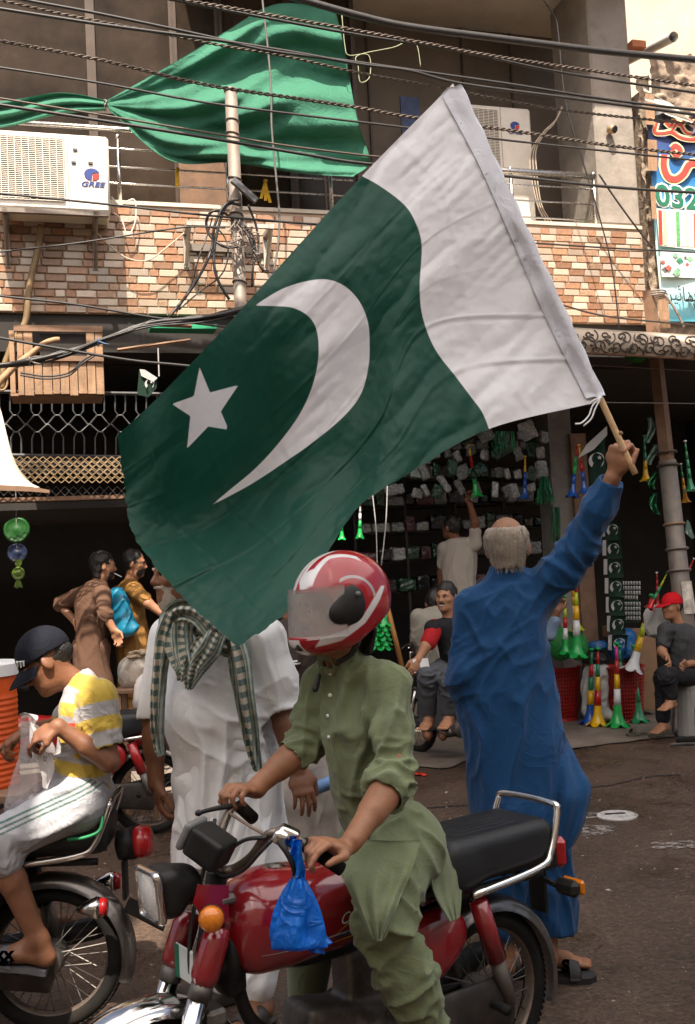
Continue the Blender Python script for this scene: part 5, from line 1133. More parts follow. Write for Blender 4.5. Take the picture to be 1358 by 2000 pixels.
def head_sdf(S, c, f, u, h=0.235, beard=False, ears=True):
    r, f, u = hframe(f, u); k = h/0.235; X3 = np.array([r, f, u]); A = lambda a, b, d: np.array(c)+k*(r*a+f*b+u*d)
    S.ell(A(0, -0.012, 0.024), X3, np.array((0.074, 0.094, 0.094))*k, 0.01); S.ell(A(0, 0.030, -0.030), X3, np.array((0.060, 0.062, 0.085))*k, 0.03)
    S.ell(A(0, 0.042, -0.080), X3, np.array((0.046, 0.046, 0.035))*k, 0.03); S.ell(A(0, 0.080, 0.020), X3, np.array((0.052, 0.014, 0.012))*k, 0.015)
    S.cone(A(0, 0.088, 0.010), A(0, 0.108, -0.024), 0.008*k, 0.013*k, 0.012); S.cone(A(-0.012, 0.096, -0.030), A(0.012, 0.096, -0.030), 0.009*k, None, 0.01)
    S.ell(A(0, 0.088, -0.054), X3, np.array((0.024, 0.010, 0.006))*k, 0.006); S.ell(A(0, 0.086, -0.066), X3, np.array((0.021, 0.010, 0.006))*k, 0.006)
    S.ell(A(0, 0.078, -0.096), X3, np.array((0.022, 0.018, 0.016))*k, 0.02)
    for s in (-1, 1):
        S.ell(A(s*0.030, 0.083, 0.004), X3, np.array((0.016, 0.010, 0.009))*k, 0, cut=True); S.ell(A(s*0.040, 0.058, -0.022), X3, np.array((0.022, 0.022, 0.018))*k, 0.02)
        if ears: S.ell(A(s*0.079, -0.010, -0.010), np.array([nrm(r*s+f*0.5*-1), f, u]), np.array((0.010, 0.019, 0.032))*k, 0.008)
    return A
def face_bits(A, k, parent, c, f, u, brow=True, beard=0, must=0, m=None):
    r, f, u = hframe(f, u); X3 = np.array([r, f, u]); m = m or M_hair
    e = MB(); pu = MB()
    for s in (-1, 1):
        e = MB().lathe([(0.001, -0.011), (0.008, -0.007), (0.011, 0), (0.008, 0.007), (0.001, 0.011)], 12, placer(A(s*0.030, 0.074, 0.004), f, None, k)); e.obj('eye', M_eye, parent, smooth=True)
        MB().lathe([(0.001, 0.0), (0.0055, 0.001), (0.004, 0.003), (0.001, 0.0035)], 10, placer(A(s*0.030, 0.0838, 0.003), f, None, k)).obj('pupil', M_pup, parent, smooth=True)
        if brow: MB().tube([A(s*0.012, 0.092, 0.020), A(s*0.030, 0.092, 0.026), A(s*0.048, 0.078, 0.020)], [0.004*k, 0.006*k, 0.003*k], 6).obj('eyebrow', m, parent, smooth=True)
    if must: MB().tube([A(-0.028, 0.082, -0.052), A(-0.012, 0.097, -0.045), A(0.012, 0.097, -0.045), A(0.028, 0.082, -0.052)], [0.004*k, 0.008*k, 0.008*k, 0.004*k], 8).obj('moustache', m, parent, smooth=True)
    if beard:
        S = Sdf(np.array(c)-0.17, np.array(c)+0.17, 0.006)
        S.ell(A(0, 0.042, -0.080-beard*0.4), X3, np.array((0.053, 0.053, 0.036+beard*0.5))*k, 0); S.ell(A(0, 0.03, -0.03), X3, np.array((0.064, 0.066, 0.088))*k, 0.02)
        S.ell(A(0, 0.075, 0.015), X3, np.array((0.056, 0.06, 0.058))*k, 0, cut=True); S.half(A(0, 0, 0.0), u); S.half(A(0, -0.03, 0), -f)
        S.ell(A(0, 0.10, -0.060), X3, np.array((0.02, 0.03, 0.012))*k, 0, cut=True)
        sdf_obj('beard', S, m, parent, it=0, fine=0.003)
def hair_cap(c, A, f, u, k, parent, m=None, bald=False, length=0.0, vox=0.006, front=0.06, name='hair'):
    r, f, u = hframe(f, u); X3 = np.array([r, f, u]); S = Sdf(np.array(c)-0.19, np.array(c)+0.19, vox)
    S.ell(A(0, -0.016, 0.028), X3, np.array((0.082, 0.100, 0.102))*k, 0)
    if length: S.slab(A(0, -0.05, 0.03), A(0, -0.045, -0.07-length), r, 0.076*k, 0.055*k, 0.050*k, 0.040*k, 0.03)
    S.ell(A(0, 0.080, -0.025), X3, np.array((0.068, 0.085, 0.090))*k, 0, cut=True)
    S.half(A(0, -0.02, -0.075-length), -u) if True else None
    if bald: S.ell(A(0, -0.02, 0.125), X3, np.array((0.085, 0.105, 0.098))*k, 0, cut=True)
    for s in (-1, 1): S.ell(A(s*0.08, 0.01, -0.035), X3, np.array((0.03, 0.022, 0.03))*k, 0, cut=True)
    o = sdf_obj(name, S, m or M_hair, parent, it=0, fine=0.004 if bald else 0.009)
    if bald:   # loose strands over the fringe
        v = np.empty(len(o.data.vertices)*3, np.float32); o.data.vertices.foreach_get('co', v); v = v.reshape(-1, 3)+np.array(_wl(parent)); rg = np.random.RandomState(5); b = MB()
        for i in rg.choice(len(v), 1300):
            p = v[i]; n = nrm(p-np.array(c)); d = nrm(-u*0.95+n*0.05+rg.normal(0, 0.14, 3)); q = p+n*0.001; b.tube([q, q+d*0.010+n*0.001, q+d*0.020+n*0.001], [0.0012, 0.001, 0.0004], 3, caps=False)
        s_ = b.obj('loose_hair', m, parent, smooth=True); s_['kind'] = 'stuff'
def hand_sdf(S, w, d, n, side, curl=(20, 30, 20), sc=1.0, spread=0.0, thumb=0.5, curls=None):
    """w wrist, d finger direction, n direction the palm faces, side = thumb-side sign about d x n"""
    d = nrm(d); n = nrm(np.array(n)-d*np.dot(n, d)); t = np.cross(d, n)*side; w = np.array(w)
    S.slab(w-d*0.01*sc, w+d*0.055*sc, t, 0.026*sc, 0.019*sc, 0.040*sc, 0.014*sc, 0.015); S.slab(w+d*0.045*sc, w+d*0.088*sc, t, 0.041*sc, 0.014*sc, 0.040*sc, 0.012*sc, 0.012)
    S.ell(w+d*0.035*sc+t*0.025*sc+n*0.010*sc, np.array([d, t, n]), np.array((0.032, 0.018, 0.015))*sc, 0.012)
    for i, (o, ln, ra) in enumerate(((0.030, 0.074, 0.0092), (0.010, 0.084, 0.0096), (-0.011, 0.078, 0.0092), (-0.031, 0.060, 0.0082))):
        b = w+d*(0.092-0.003*abs(i-1)-(0.008 if i == 3 else 0))*sc+t*o*sc; a = 0; cu = curls[i] if curls else curl; dd = nrm(d+t*spread*(1.5-i)*0.3); p = b
        for j, fr in enumerate((0.46, 0.30, 0.24)):
            a += R_(cu[j]); dv = dd*math.cos(a)+n*math.sin(a); q = p+dv*ln*fr*sc; S.cone(p, q, ra*(1.02-0.08*j)*sc, ra*(0.96-0.10*j)*sc, 0.004); p = q
    p = w+d*0.025*sc+t*0.030*sc+n*0.006*sc; dv = nrm(d*0.65+t*0.65+n*0.35*thumb)
    q = p+dv*0.036*sc; S.cone(p, q, 0.0135*sc, 0.0115*sc, 0.010); dv2 = nrm(d*0.85+t*0.15*(1-thumb)+n*0.55*thumb-t*0.2*thumb); q2 = q+dv2*0.030*sc; S.cone(q, q2, 0.011*sc, 0.0098*sc, 0.004); S.cone(q2, q2+nrm(dv2+n*0.2*thumb)*0.022*sc, 0.0098*sc, 0.0078*sc, 0.004)
def foot_sdf(S, ankle, heel, toe, w=0.042, k=0.02):
    a, h, t = map(np.array, (ankle, heel, toe)); d = nrm(t-h); s = nrm(np.cross(d, V(0, 0, 1)))
    S.cone(a, h+V(0, 0, 0.035), 0.036, 0.034, k); S.slab(h+d*0.02+V(0, 0, 0.03), h*0.45+t*0.55+V(0, 0, 0.03), s, 0.030, 0.030, w, 0.026, k); S.cone(a, h*0.5+t*0.5+V(0, 0, 0.035), 0.034, 0.03, k)
    S.slab(h*0.5+t*0.5+V(0, 0, 0.025), h*0.2+t*0.8+V(0, 0, 0.018), s, w, 0.024, w*1.05, 0.017, k)
    for i in range(5):
        o = (i-2)*0.018; b = h*0.2+t*0.8+s*o; S.cone(b+V(0, 0, 0.016), b+d*(0.05-0.006*abs(i-1))+V(0, 0, 0.011), 0.011, 0.009, 0.006)
def rows_sdf(S, rows, k=0.05, side=V(1, 0, 0)):
    """one smooth loft through sections given by their left and right outline in the photograph, depth and half thickness"""
    R = np.array([np.concatenate([W((a+b)/2, y, Y), [(b-a)/2/FPX*Y, t]]) for y, a, b, Y, t in rows]); R = catmull(R, 8); R = R[np.argsort(R[:, 2])]
    z0, z1 = R[0, 2], R[-1, 2]; sx = nrm(side); sy = np.cross(V(0, 0, 1), sx)
    def fn(X, Y, Z):
        zc = np.clip(Z, z0, z1); cx, cy, w, t = (np.interp(zc, R[:, 2], R[:, c]).astype(np.float32) for c in (0, 1, 3, 4))
        x = X-cx; y = Y-cy; p = (x*sx[0]+y*sx[1])/w; q = (x*sy[0]+y*sy[1])/t; mm = np.minimum(w, t)
        return (np.sqrt(p*p+q*q+((Z-zc)/(0.35*mm))**2)-1)*mm
    m = R[:, 3:].max(); S.apply(fn, R[:, :3].min(0)-m, R[:, :3].max(0)+m, k); return R
def bounds(pts, m=0.3): P = np.array(pts); return P.min(0)-m, P.max(0)+m
def sandal(p_heel, p_toe, parent, m, strap=True, w=0.05, name='sandal', side=None, th=0.022):
    h, t = np.array(p_heel, float), np.array(p_toe, float); d = nrm(t-h); s = nrm(np.cross(d, V(0, 0, 1))); L = np.linalg.norm(t-h)
    prof = [(0, 0.028), (0.04, 0.036), (0.3, 0.034), (0.65, w), (0.88, w*0.95), (1, w*0.5)]
    pts = [(x*L, y) for x, y in prof]+[(x*L, -y) for x, y in prof[::-1]]
    sl = MB().prism(pts, lambda p: h+d*p[0]+s*p[1]+V(0, 0, 0.001), lambda p: h+d*p[0]+s*p[1]+V(0, 0, th)).obj(name, m, parent, fixn=True)
    if strap:
        P = [[h+d*(L*(0.52+0.20*v))+s*(w*1.05)*math.cos(a)+V(0, 0, th-0.004+0.062*math.sin(a)*(1-0.25*v)) for a in np.linspace(0, math.pi, 16)] for v in np.linspace(0, 1, 6)]
        MB().grid(P, 0.004).obj('strap', m, sl if False else parent, smooth=True)
    return sl
# ------------------------------------------------------------------ rider in green
M_green = cloth_mat('olive_green_cotton', (0.150, 0.178, 0.094), 0.8, var=0.09, sheen=0.2)
pr_ = root('person', W(770, 1640, 3.27), 'motorcycle rider in sage green tunic and red helmet gripping the handlebar', 'person')
j = dict(neck=W(664, 1288, 3.20), head=W(650, 1185, 3.13), ls=W(764, 1340, 3.11), rs=W(626, 1335, 3.29), le=W(772, 1520, 2.98), lw=W(690, 1640, 2.80), re=W(602, 1450, 3.28), rw=W(500, 1538, 3.19),
         pel=W(765, 1625, 3.27), lh=W(800, 1650, 3.15), rh=W(735, 1640, 3.38), lk=W(748, 1795, 2.92), la=W(835, 2015, 3.02), rk=W(610, 1800, 3.30), ra=W(600, 1985, 3.42))
lo, hi = bounds(list(j.values()), 0.18); S = Sdf(lo, hi, 0.0048)
hf = nrm(V(-0.93, -0.36, -0.12)); A = head_sdf(S, j['head'], hf, V(0.03, -0.1, 1), 0.235, ears=False)
S.cone(j['neck'], j['head']-V(0, 0, 0.05), 0.058, 0.054, 0.03); S.slab(j['neck']-V(0, 0, 0.12), j['pel'], V(0.9, -0.4, 0), 0.07, 0.04, 0.09, 0.06, 0.02)
for s in 'lr':
    S.chain([j['neck']-V(0, -0.02, .09), j[s+'s'], j[s+'e'], j[s+'w']], [0.035, 0.045, 0.043, 0.030], 0.02)
    S.chain([j[s+'h'], j[s+'k'], j[s+'a']], [0.08, 0.056, 0.04], 0.02)
    S.cone(j[s+'e']*0.7+j[s+'w']*0.3, j[s+'e']*0.45+j[s+'w']*0.55, 0.045, 0.038, 0.02)
foot_sdf(S, j['la'], j['la']+V(0.06, 0.04, -0.09), j['la']+V(-0.16, -0.1, -0.09)); foot_sdf(S, j['ra'], j['ra']+V(0.06, 0.04, -0.09), j['ra']+V(-0.16, -0.1, -0.09))
# left hand over the grip, index finger on the lever; right hand closed on its grip
gl = nrm(W(668, 1698, 2.785)-W(592, 1648, 2.755))
hand_sdf(S, W(672, 1655, 2.79), W(622, 1652, 2.72)-W(672, 1655, 2.79)+V(0, 0, 0.01), V(0.15, 0.25, -1), 1, sc=1.08, curls=[(35, 28, 10), (48, 55, 35), (52, 62, 40), (55, 66, 45)], thumb=0.8)
hand_sdf(S, W(497, 1545, 3.19), W(455, 1545, 3.10)-W(497, 1545, 3.19)+V(0, 0, 0.012), V(0.1, 0.3, -1), -1, sc=1.05, curl=(50, 65, 45), thumb=0.9)
body = sdf_obj('body', S, M_skin, pr_, it=1)
face_bits(A, 1, pr_, j['head'], hf, V(0.03, -0.1, 1), must=1)
# kameez
S = Sdf(lo-0.1, hi+0.1, 0.0062)
R = rows_sdf(S, [(1305, 640, 720, 3.20, 0.075), (1335, 628, 765, 3.20, 0.085), (1400, 625, 780, 3.20, 0.105), (1490, 640, 790, 3.21, 0.105), (1570, 655, 806, 3.24, 0.105), (1630, 676, 830, 3.26, 0.115), (1660, 695, 838, 3.26, 0.12)], 0.05, V(0.94, -0.34, 0))
S.chain([j['ls']+V(-.01, 0, .0), j['ls']*0.45+j['le']*0.55, j['le']+V(0.004, 0, 0)], [0.066, 0.062, 0.060], 0.03); S.chain([j['rs'], j['rs']*0.4+j['re']*0.6, j['re']], [0.060, 0.058, 0.057], 0.03)
S.cone(j['neck'], j['ls'], 0.048, 0.058, 0.03); S.cone(j['neck'], j['rs'], 0.048, 0.054, 0.03)
for s, e, w in (('l', 'le', 'lw'), ('r', 're', 'rw')):   # rolled cuffs
    d = nrm(j[w]-j[e])
    for q, rr_ in ((0.0, 0.066), (0.022, 0.068), (0.044, 0.064)): S.cone(j[e]+d*q, j[e]+d*(q+0.008), rr_, None, 0.008)
d = nrm(j['lw']-j['le']); S.half(j['le']+d*0.075, d) if False else None
for e, w in (('le', 'lw'), ('re', 'rw')):
    d = nrm(j[w]-j[e]); S.cone(j[e]+d*0.12, j[e]+d*0.3, 0.07, 0.06, cut=True); S.cone(j[e]+d*0.045, j[e]+d*0.2, 0.047, 0.045, cut=True)
# collar and neck opening
S.cone(j['neck']+V(0.0, 0, -0.015), j['neck']+V(-0.004, -0.012, 0.035), 0.070, 0.066, 0.015); S.cone(j['neck']+V(-0.008, -0.012, 0.0), j['neck']+V(-0.008, -0.012, 0.2), 0.055, 0.06, cut=True)
regs = [(j['le'], 0.10, np.cross(j['ls']-j['le'], V(0, 1, 0.3)), 0.032, 0.0192), (j['le']*0.5+j['ls']*0.5, 0.13, j['ls']-j['le']+V(0.1, 0, 0), 0.05, 0.0176), (j['re'], 0.10, np.cross(j['rs']-j['re'], V(0, 1, .3)), 0.032, 0.0176), (W(700, 1450, 3.1), 0.22, V(0.25, 0, 1), 0.07, 0.0160), (W(740, 1600, 3.1), 0.12, V(1, 0, -0.15), 0.04, 0.0192), (W(700, 1360, 3.1), 0.14, V(0.5, 0, 1), 0.05, 0.0128), (W(800, 1500, 3.1), 0.1, V(0.7, 0, 0.5), 0.04, 0.0160), (W(630, 1420, 3.15), .1, V(.1, 0, 1), .04, 0.0144)]
kz = sdf_obj('tunic', S, M_green, pr_, regs, 1)
# tunic front panel over the tank and back panel on the seat
def panel(name, rows, m, parent, nu=10, nv=8, fold=0.012, thick=0.004, seed=0, freq=3.0):
    g = cpatch([[V(*p) for p in r] for r in rows], nu, nv); P = np.zeros(g.shape)
    for a in range(g.shape[0]):
        for b in range(g.shape[1]):
            s, t = a/(g.shape[0]-1), b/(g.shape[1]-1); x, y, Y = g[a, b]
            Y += fold*(math.sin(freq*6.28*s+3*t+seed)*0.6*min(1, t*2+0.25)+float(fbm(V(x/45+seed, y/60, 1), 2)))
            P[a, b] = W(x, y, Y)
    return MB().grid(P, thick).obj(name, m, parent, smooth=True)
panel('tunic_front_panel', [[(668, 1636, 3.045), (720, 1640, 2.975), (775, 1642, 2.955), (822, 1640, 2.985)], [(655, 1672, 2.935), (710, 1690, 2.895), (765, 1700, 2.885), (808, 1690, 2.915)], [(672, 1720, 2.845), (712, 1740, 2.825), (752, 1752, 2.815), (786, 1745, 2.835)], [(700, 1780, 2.815), (724, 1792, 2.795), (748, 1798, 2.790), (766, 1795, 2.800)], [(726, 1832, 2.795), (736, 1838, 2.785), (742, 1838, 2.780), (748, 1836, 2.785)]], M_green, pr_, fold=0.016)
panel('tunic_back_panel', [[(830, 1640, 3.145), (845, 1615, 3.245), (862, 1620, 3.305), (874, 1632, 3.345)], [(838, 1690, 3.085), (862, 1665, 3.165), (886, 1680, 3.225), (900, 1690, 3.275)], [(850, 1745, 3.065), (868, 1735, 3.125), (888, 1740, 3.165), (902, 1745, 3.215)], [(880, 1800, 3.095), (887, 1798, 3.125), (893, 1795, 3.145), (899, 1790, 3.185)]], M_green, pr_, fold=0.012, seed=2)
# shalwar
lo2, hi2 = bounds([j[k] for k in ('pel', 'lh', 'rh', 'lk', 'la', 'rk', 'ra')], 0.22); S = Sdf(lo2, hi2, 0.0066)
S.chain([j['lh']+V(0, 0, .01), j['lk'], j['lk']*0.45+j['la']*0.55, j['la']+V(0, 0, 0.03)], [0.100, 0.082, 0.080, 0.066], 0.04); S.chain([j['rh'], j['rk'], j['ra']+V(0, 0, 0.05)], [0.10, 0.085, 0.06], 0.04); S.cone(j['lh'], j['rh'], 0.108, None, 0.05)
regs = [(j['lk']*0.6+j['la']*0.4, 0.16, V(1, 0, 0.35), 0.045, 0.018), (j['lk'], 0.13, V(0.9, 0, -0.5), 0.05, 0.02), (j['lh'], 0.14, V(0.6, 0, -1), 0.05, 0.016), (j['la']+V(0, 0, .1), 0.14, V(1, 0, -0.2), 0.04, 0.014)]
sdf_obj('trousers', S, M_green, pr_, regs, 3)
for i, (x, y) in enumerate(((646, 1318), (645, 1358), (641, 1398), (643, 1440))):
    ok, loc, nn_, _ = kz.ray_cast(Vector((W(x, y, 2.5)-np.array(_wl(pr_))).tolist()), Vector(nrm(ray(x, y)).tolist()))
    if ok: q = V(*loc)+np.array(_wl(pr_)); MB().lathe([(0.001, 0.004), (0.006, 0.0035), (0.0065, 0.001), (0.006, 0)], 10, placer(q, V(*nn_))).obj('button', M_white, kz, smooth=True) if False else MB().lathe([(0.001, 0.004), (0.006, 0.0035), (0.0065, 0.001), (0.006, 0)], 10, placer(q, V(*nn_))).obj('button', M_white, pr_, smooth=True)
S2 = Sdf(W(612, 1335, 3.1)-0.06, W(612, 1335, 3.1)+0.06, 0.005); S2.cone(W(624, 1318, 3.155), W(616, 1346, 3.15), 0.007, 0.011, 0); sdf_obj('clip_strap', S2, M_black, pr_)
# helmet
hm = root('motorcycle_helmet', j['head'], 'glossy red full-face helmet with white streaks and a smoky visor', 'helmet')
hc = W(659, 1172, 3.125); r, f, u = hframe(V(-0.93, -0.36, -0.06)); X3 = np.array([r, f, u]); HA = lambda a, b, d: hc+r*a+f*b+u*d
S = Sdf(hc-0.22, hc+0.22, 0.0045)
S.ell(HA(0, -0.018, 0.018), X3, (0.128, 0.150, 0.132), 0.0); S.ell(HA(0, 0.0, -0.045), X3, (0.122, 0.140, 0.12), 0.05); S.ell(HA(0, 0.055, -0.105), X3, (0.098, 0.105, 0.056), 0.05)
S.half(HA(0, 0, -0.152), -u+0.22*f*0-0.30*f*-1*0); S.half(HA(0, -0.05, -0.105), nrm(-u*0.9-f*0.55))
S.ell(HA(0, -0.01, -0.02), X3, (0.104, 0.125, 0.115), 0, cut=True); S.cone(HA(0, 0.0, -0.05), HA(0, 0.02, -0.25), 0.088, 0.10, cut=True)
S.box(HA(0, 0.13, -0.030), X3, (0.115, 0.10, 0.062), 0.03, cut=True)
def hl(v):  # helmet coordinates
    o = v-hc; return o@r, o@f, o@u
def stripe1(v): # rising white band on the flank
    a, b, d = hl(v); P = np.stack([b, d], 1); q = [(0.115, -0.125), (0.04, -0.112), (-0.035, -0.07), (-0.095, -0.005), (-0.12, 0.03), (-0.105, 0.032), (-0.075, 0.005), (-0.03, -0.045), (0.03, -0.082), (0.10, -0.098)]
    return np.where(np.abs(a) > 0.03, poly_sd(P, q), 1.0)
def stripe2(v):
    a, b, d = hl(v); P = np.stack([b, np.abs(a)], 1)
    q = [(0.13, 0.045), (0.10, 0.075), (0.03, 0.058), (-0.06, 0.085), (-0.05, 0.068), (0.03, 0.040), (0.08, 0.05), (0.10, 0.03), (0.0, 0.02), (0.0, 0.012), (0.12, 0.016)]
    return np.where(d > 0.045, poly_sd(P, q), 1.0)
def stripe3(v):
    a, b, d = hl(v); return np.where(d > 0.02, np.maximum(np.abs(a)-0.012, -b-0.02), np.where(d < -0.1, np.maximum(np.abs(a)-0.05, 0.12-b), 1.0))
def stripe4(v):
    a, b, d = hl(v); e = np.sqrt(((b+0.005)/0.062)**2+((d+0.0)/0.062)**2)-1
    return np.where((np.abs(a) > 0.06) & (d > 0.0) & (b < 0.03), np.abs(e-0.12)-0.07, 1.0)
M_hel = attr_mat('helmet_red', [('stripe_flank', (0.62, 0.6, 0.6)), ('stripe_crown', (0.62, 0.6, 0.6)), ('stripe_mid', (0.66, 0.64, 0.63)), ('stripe_pivot', (0.35, 0.3, 0.3))], (0.29, 0.003, 0.008), 0.2, var=0.08, scale=4, coat=0.5, rvar=0.04)
sdf_obj('shell', S, M_hel, hm, it=2, attrs={'stripe_flank': stripe1, 'stripe_crown': stripe2, 'stripe_mid': stripe3, 'stripe_pivot': stripe4})
S = Sdf(hc-0.22, hc+0.22, 0.0045); S.ell(HA(0, -0.006, -0.006), X3, (0.119, 0.142, 0.13), 0); S.ell(HA(0, -0.006, -0.006), X3, (0.106, 0.126, 0.118), 0, cut=True); S.half(HA(0, 0.035, 0), f); S.half(HA(0, 0, -0.10), -u); S.half(HA(0, 0, 0.06), u)
sdf_obj('lining', S, M_black, hm, it=1)
# visor: thin curved smoky sheet in front of the opening, side pods
vm = mat('smoky_visor', (0.46, 0.43, 0.41), 0.25, var=0.1, scale=9, spec=0.5, alpha=0.40)
P = []
for a in np.linspace(-78, 78, 40):
    row = []
    for t in np.linspace(0, 1, 12):
        d = 0.052-0.15*t-0.006*math.cos(R_(a)); ca, sa = math.cos(R_(a)), math.sin(R_(a)); row.append(HA(0.134*sa, -0.01+0.158*ca+0.012*t*ca, d))
    P.append(row)
MB().grid(P, 0.002).obj('visor', vm, hm, smooth=True)
for s in (-1, 1):
    S = Sdf(hc-0.22, hc+0.22, 0.0045); c = HA(s*0.118, -0.002, -0.004); S.ell(c, X3, (0.022, 0.046, 0.054), 0); S.ell(HA(s*0.12, 0.03, -0.035), X3, (0.018, 0.045, 0.035), 0.02); S.ell(hc+u*0.0, X3, (0.115, 0.1, 0.1), 0, cut=True)
    sdf_obj('visor_pivot', S, M_bpl, hm, it=1)
    MB().lathe([(0.008, 0), (0.008, 0.004), (0.001, 0.005)], 12, placer(HA(s*0.139, -0.015, 0.018), s*r)).obj('pivot_screw', M_grey, hm, smooth=True)
    MB().tube(catmull([HA(s*0.09, -0.02, -0.12), HA(s*0.07, 0.0, -0.16), HA(s*0.03, 0.03, -0.185)], 4), 0.009, 6).obj('chin_strap', M_black, hm, smooth=True)
S = Sdf(hc-0.25, hc+0.22, 0.005); S.box(HA(0, 0.135, -0.118), X3, (0.045, 0.02, 0.018), 0.01, 0); sdf_obj('chin_vent', S, M_black, hm)
S = Sdf(hc-0.26, hc+0.22, 0.005); S.slab(HA(0.02, -0.10, -0.10), HA(0.02, -0.085, -0.165), r, 0.06, 0.016, 0.045, 0.014, 0); sdf_obj('neck_pad', S, M_black, hm)
# ------------------------------------------------------------------ man in blue, seen from behind, arm raised with the flag
M_blue = cloth_mat('royal_blue_cotton', (0.008, 0.058, 0.165), 0.7, var=0.1, sheen=0.15)
YB = 4.06
pb_ = root('person', G(1040, 1915), 'grey-haired man in a royal blue tunic raising the flag, seen from behind', 'person')
Wb = lambda x, y, d=0.0: W(x, y, YB+d)
j = dict(neck=Wb(990, 1130), head=Wb(992, 1068), ls=Wb(922, 1185), rs=Wb(1058, 1150), re=W(1132, 1068, 3.95), rw=W(1196, 935, 3.80), le=Wb(903, 1320, -0.02), lw=Wb(930, 1450, 0.10), pel=Wb(1000, 1460), lh=Wb(965, 1480), rh=Wb(1045, 1480), lk=Wb(985, 1690), la=Wb(985, 1885, -0.04), rk=Wb(1075, 1690), ra=Wb(1068, 1870, -0.02))
lo, hi = bounds(list(j.values()), 0.2); S = Sdf(lo, hi, 0.005)
hf = nrm(V(0.25, 1, -0.05)); A = head_sdf(S, j['head'], hf, V(0, 0.08, 1), 0.232)
S.cone(j['neck']-V(0, 0, .03), j['head']-V(0, 0, 0.04), 0.06, 0.056, 0.03); S.slab(j['neck']-V(0, 0, 0.14), j['pel'], V(1, 0, 0), 0.10, 0.05, 0.11, 0.08, 0.02)
S.chain([j['rs'], j['re'], j['rw']], [0.05, 0.042, 0.030], 0.02); S.chain([j['ls'], j['le'], j['lw']], [0.05, 0.042, 0.030], 0.02)
hs = W(1218, 886, 3.73)      # on the stick
dv = nrm(W(1241, 926, 3.735)-W(1175, 783, 3.73))
hd = nrm(np.array(W(1206, 880, 3.72))-j['rw'])
hand_sdf(S, W(1200, 925, 3.79), nrm(W(1207, 872, 3.75)-W(1200, 925, 3.79)), V(0.62, 0.35, 0.1), -1, sc=1.08, curl=(62, 72, 50), thumb=1.0)
hand_sdf(S, j['lw'], V(0, -0.1, -1), V(1, 0.2, 0), 1, sc=1.0)
for s in 'lr': S.chain([j[s+'h'], j[s+'k']+V(0, 0.02, 0), j[s+'a']], [0.06, 0.045, 0.04], 0.02)
ht, tt = G(1062, 1905), G(1150, 1898); ht[2] = tt[2] = 0.024; foot_sdf(S, j['ra'], ht, tt, 0.045)
h2, t2 = G(972, 1900), G(1025, 1895); h2[2] = t2[2] = 0.024; foot_sdf(S, j['la'], h2, t2, 0.045)
sdf_obj('body', S, M_skin, pb_)
hair_cap(j['head'], A, hf, V(0, 0.08, 1), 0.985, pb_, M_ghair, bald=0.030, length=0.012)
S = Sdf(lo-0.15, hi+0.15, 0.0062)
R = rows_sdf(S, [(1145, 950, 1030, YB, 0.085), (1190, 916, 1062, YB, 0.115), (1260, 900, 1072, YB, 0.125), (1340, 900, 1085, YB, 0.13), (1430, 908, 1100, YB, 0.135), (1520, 916, 1118, YB, 0.14), (1590, 922, 1120, YB, 0.145), (1650, 925, 1105, YB, 0.145)], 0.06)
S.chain([j['ls'], j['le'], j['lw']+V(0, 0, 0.02)], [0.07, 0.062, 0.05], 0.04); S.chain([j['rs']+V(-.01, 0, -0.01), j['rs']*0.5+j['re']*0.5+V(0, 0, -0.012), j['re'], j['re']*0.4+j['rw']*0.6, j['rw']], [0.085, 0.072, 0.064, 0.058, 0.047], 0.05)
S.cone(j['neck']+V(0, 0, -0.02), j['neck']+V(0, 0, 0.03), 0.068, 0.066, 0.012); S.cone(j['neck'], j['ls'], 0.05, 0.06, 0.04); S.cone(j['neck'], j['rs'], 0.05, 0.065, 0.04)
dw = nrm(W(1200, 925, 3.79)-j['re']); S.cone(j['rw']-dw*0.035, j['rw']-dw*0.005, 0.050, 0.049, 0.006); S.cone(j['rw']+dw*0.03, j['rw']+dw*0.3, 0.06, None, cut=True)
S.cone(j['neck']+V(0, 0, 0.02), j['neck']+V(0, 0, 0.2), 0.058, 0.06, cut=True)
S.cone(j['rw']+dw*0.0, j['rw']+dw*0.1, 0.037, 0.04, cut=True); S.half(Wb(1000, 1655), V(0, 0, -1))
regs = [(j['re'], 0.13, np.cross(j['rs']-j['re'], V(0, 1, 0))+V(0, 0, -0.1), 0.04, 0.0135), (j['re']*0.5+j['rs']*0.5, 0.12, np.cross(j['rs']-j['re'], V(0, 1, 0)), 0.05, 0.0105), (j['rw']*0.7+j['re']*0.3, 0.09, j['rw']-j['re'], 0.035, 0.0075), (j['rs'], 0.14, V(0.9, 0, 0.7), 0.05, 0.0105), (Wb(1010, 1300, -0.1), 0.22, V(0.7, 0, 1), 0.075, 0.0075), (Wb(930, 1240, -0.1), 0.15, V(-0.4, 0, 1), 0.05, 0.0090), (Wb(1000, 1450, -0.1), 0.22, V(0.3, 0, 1), 0.08, 0.0128), (Wb(1050, 1560, -0.1), 0.2, V(0.1, 0, 1), 0.07, 0.0135), (Wb(940, 1560, -0.1), 0.2, V(-0.05, 0, 1), 0.07, 0.0105), (j['le'], 0.15, V(0.8, 0, 0.4), 0.04, 0.0090), (Wb(985, 1180, -0.1), 0.12, V(0.8, 0, 0.4), 0.045, 0.0075), (Wb(1080, 1400, -.1), .12, V(.5, 0, 1), .05, 0.0105)]
sdf_obj('tunic', S, M_blue, pb_, regs, 2)
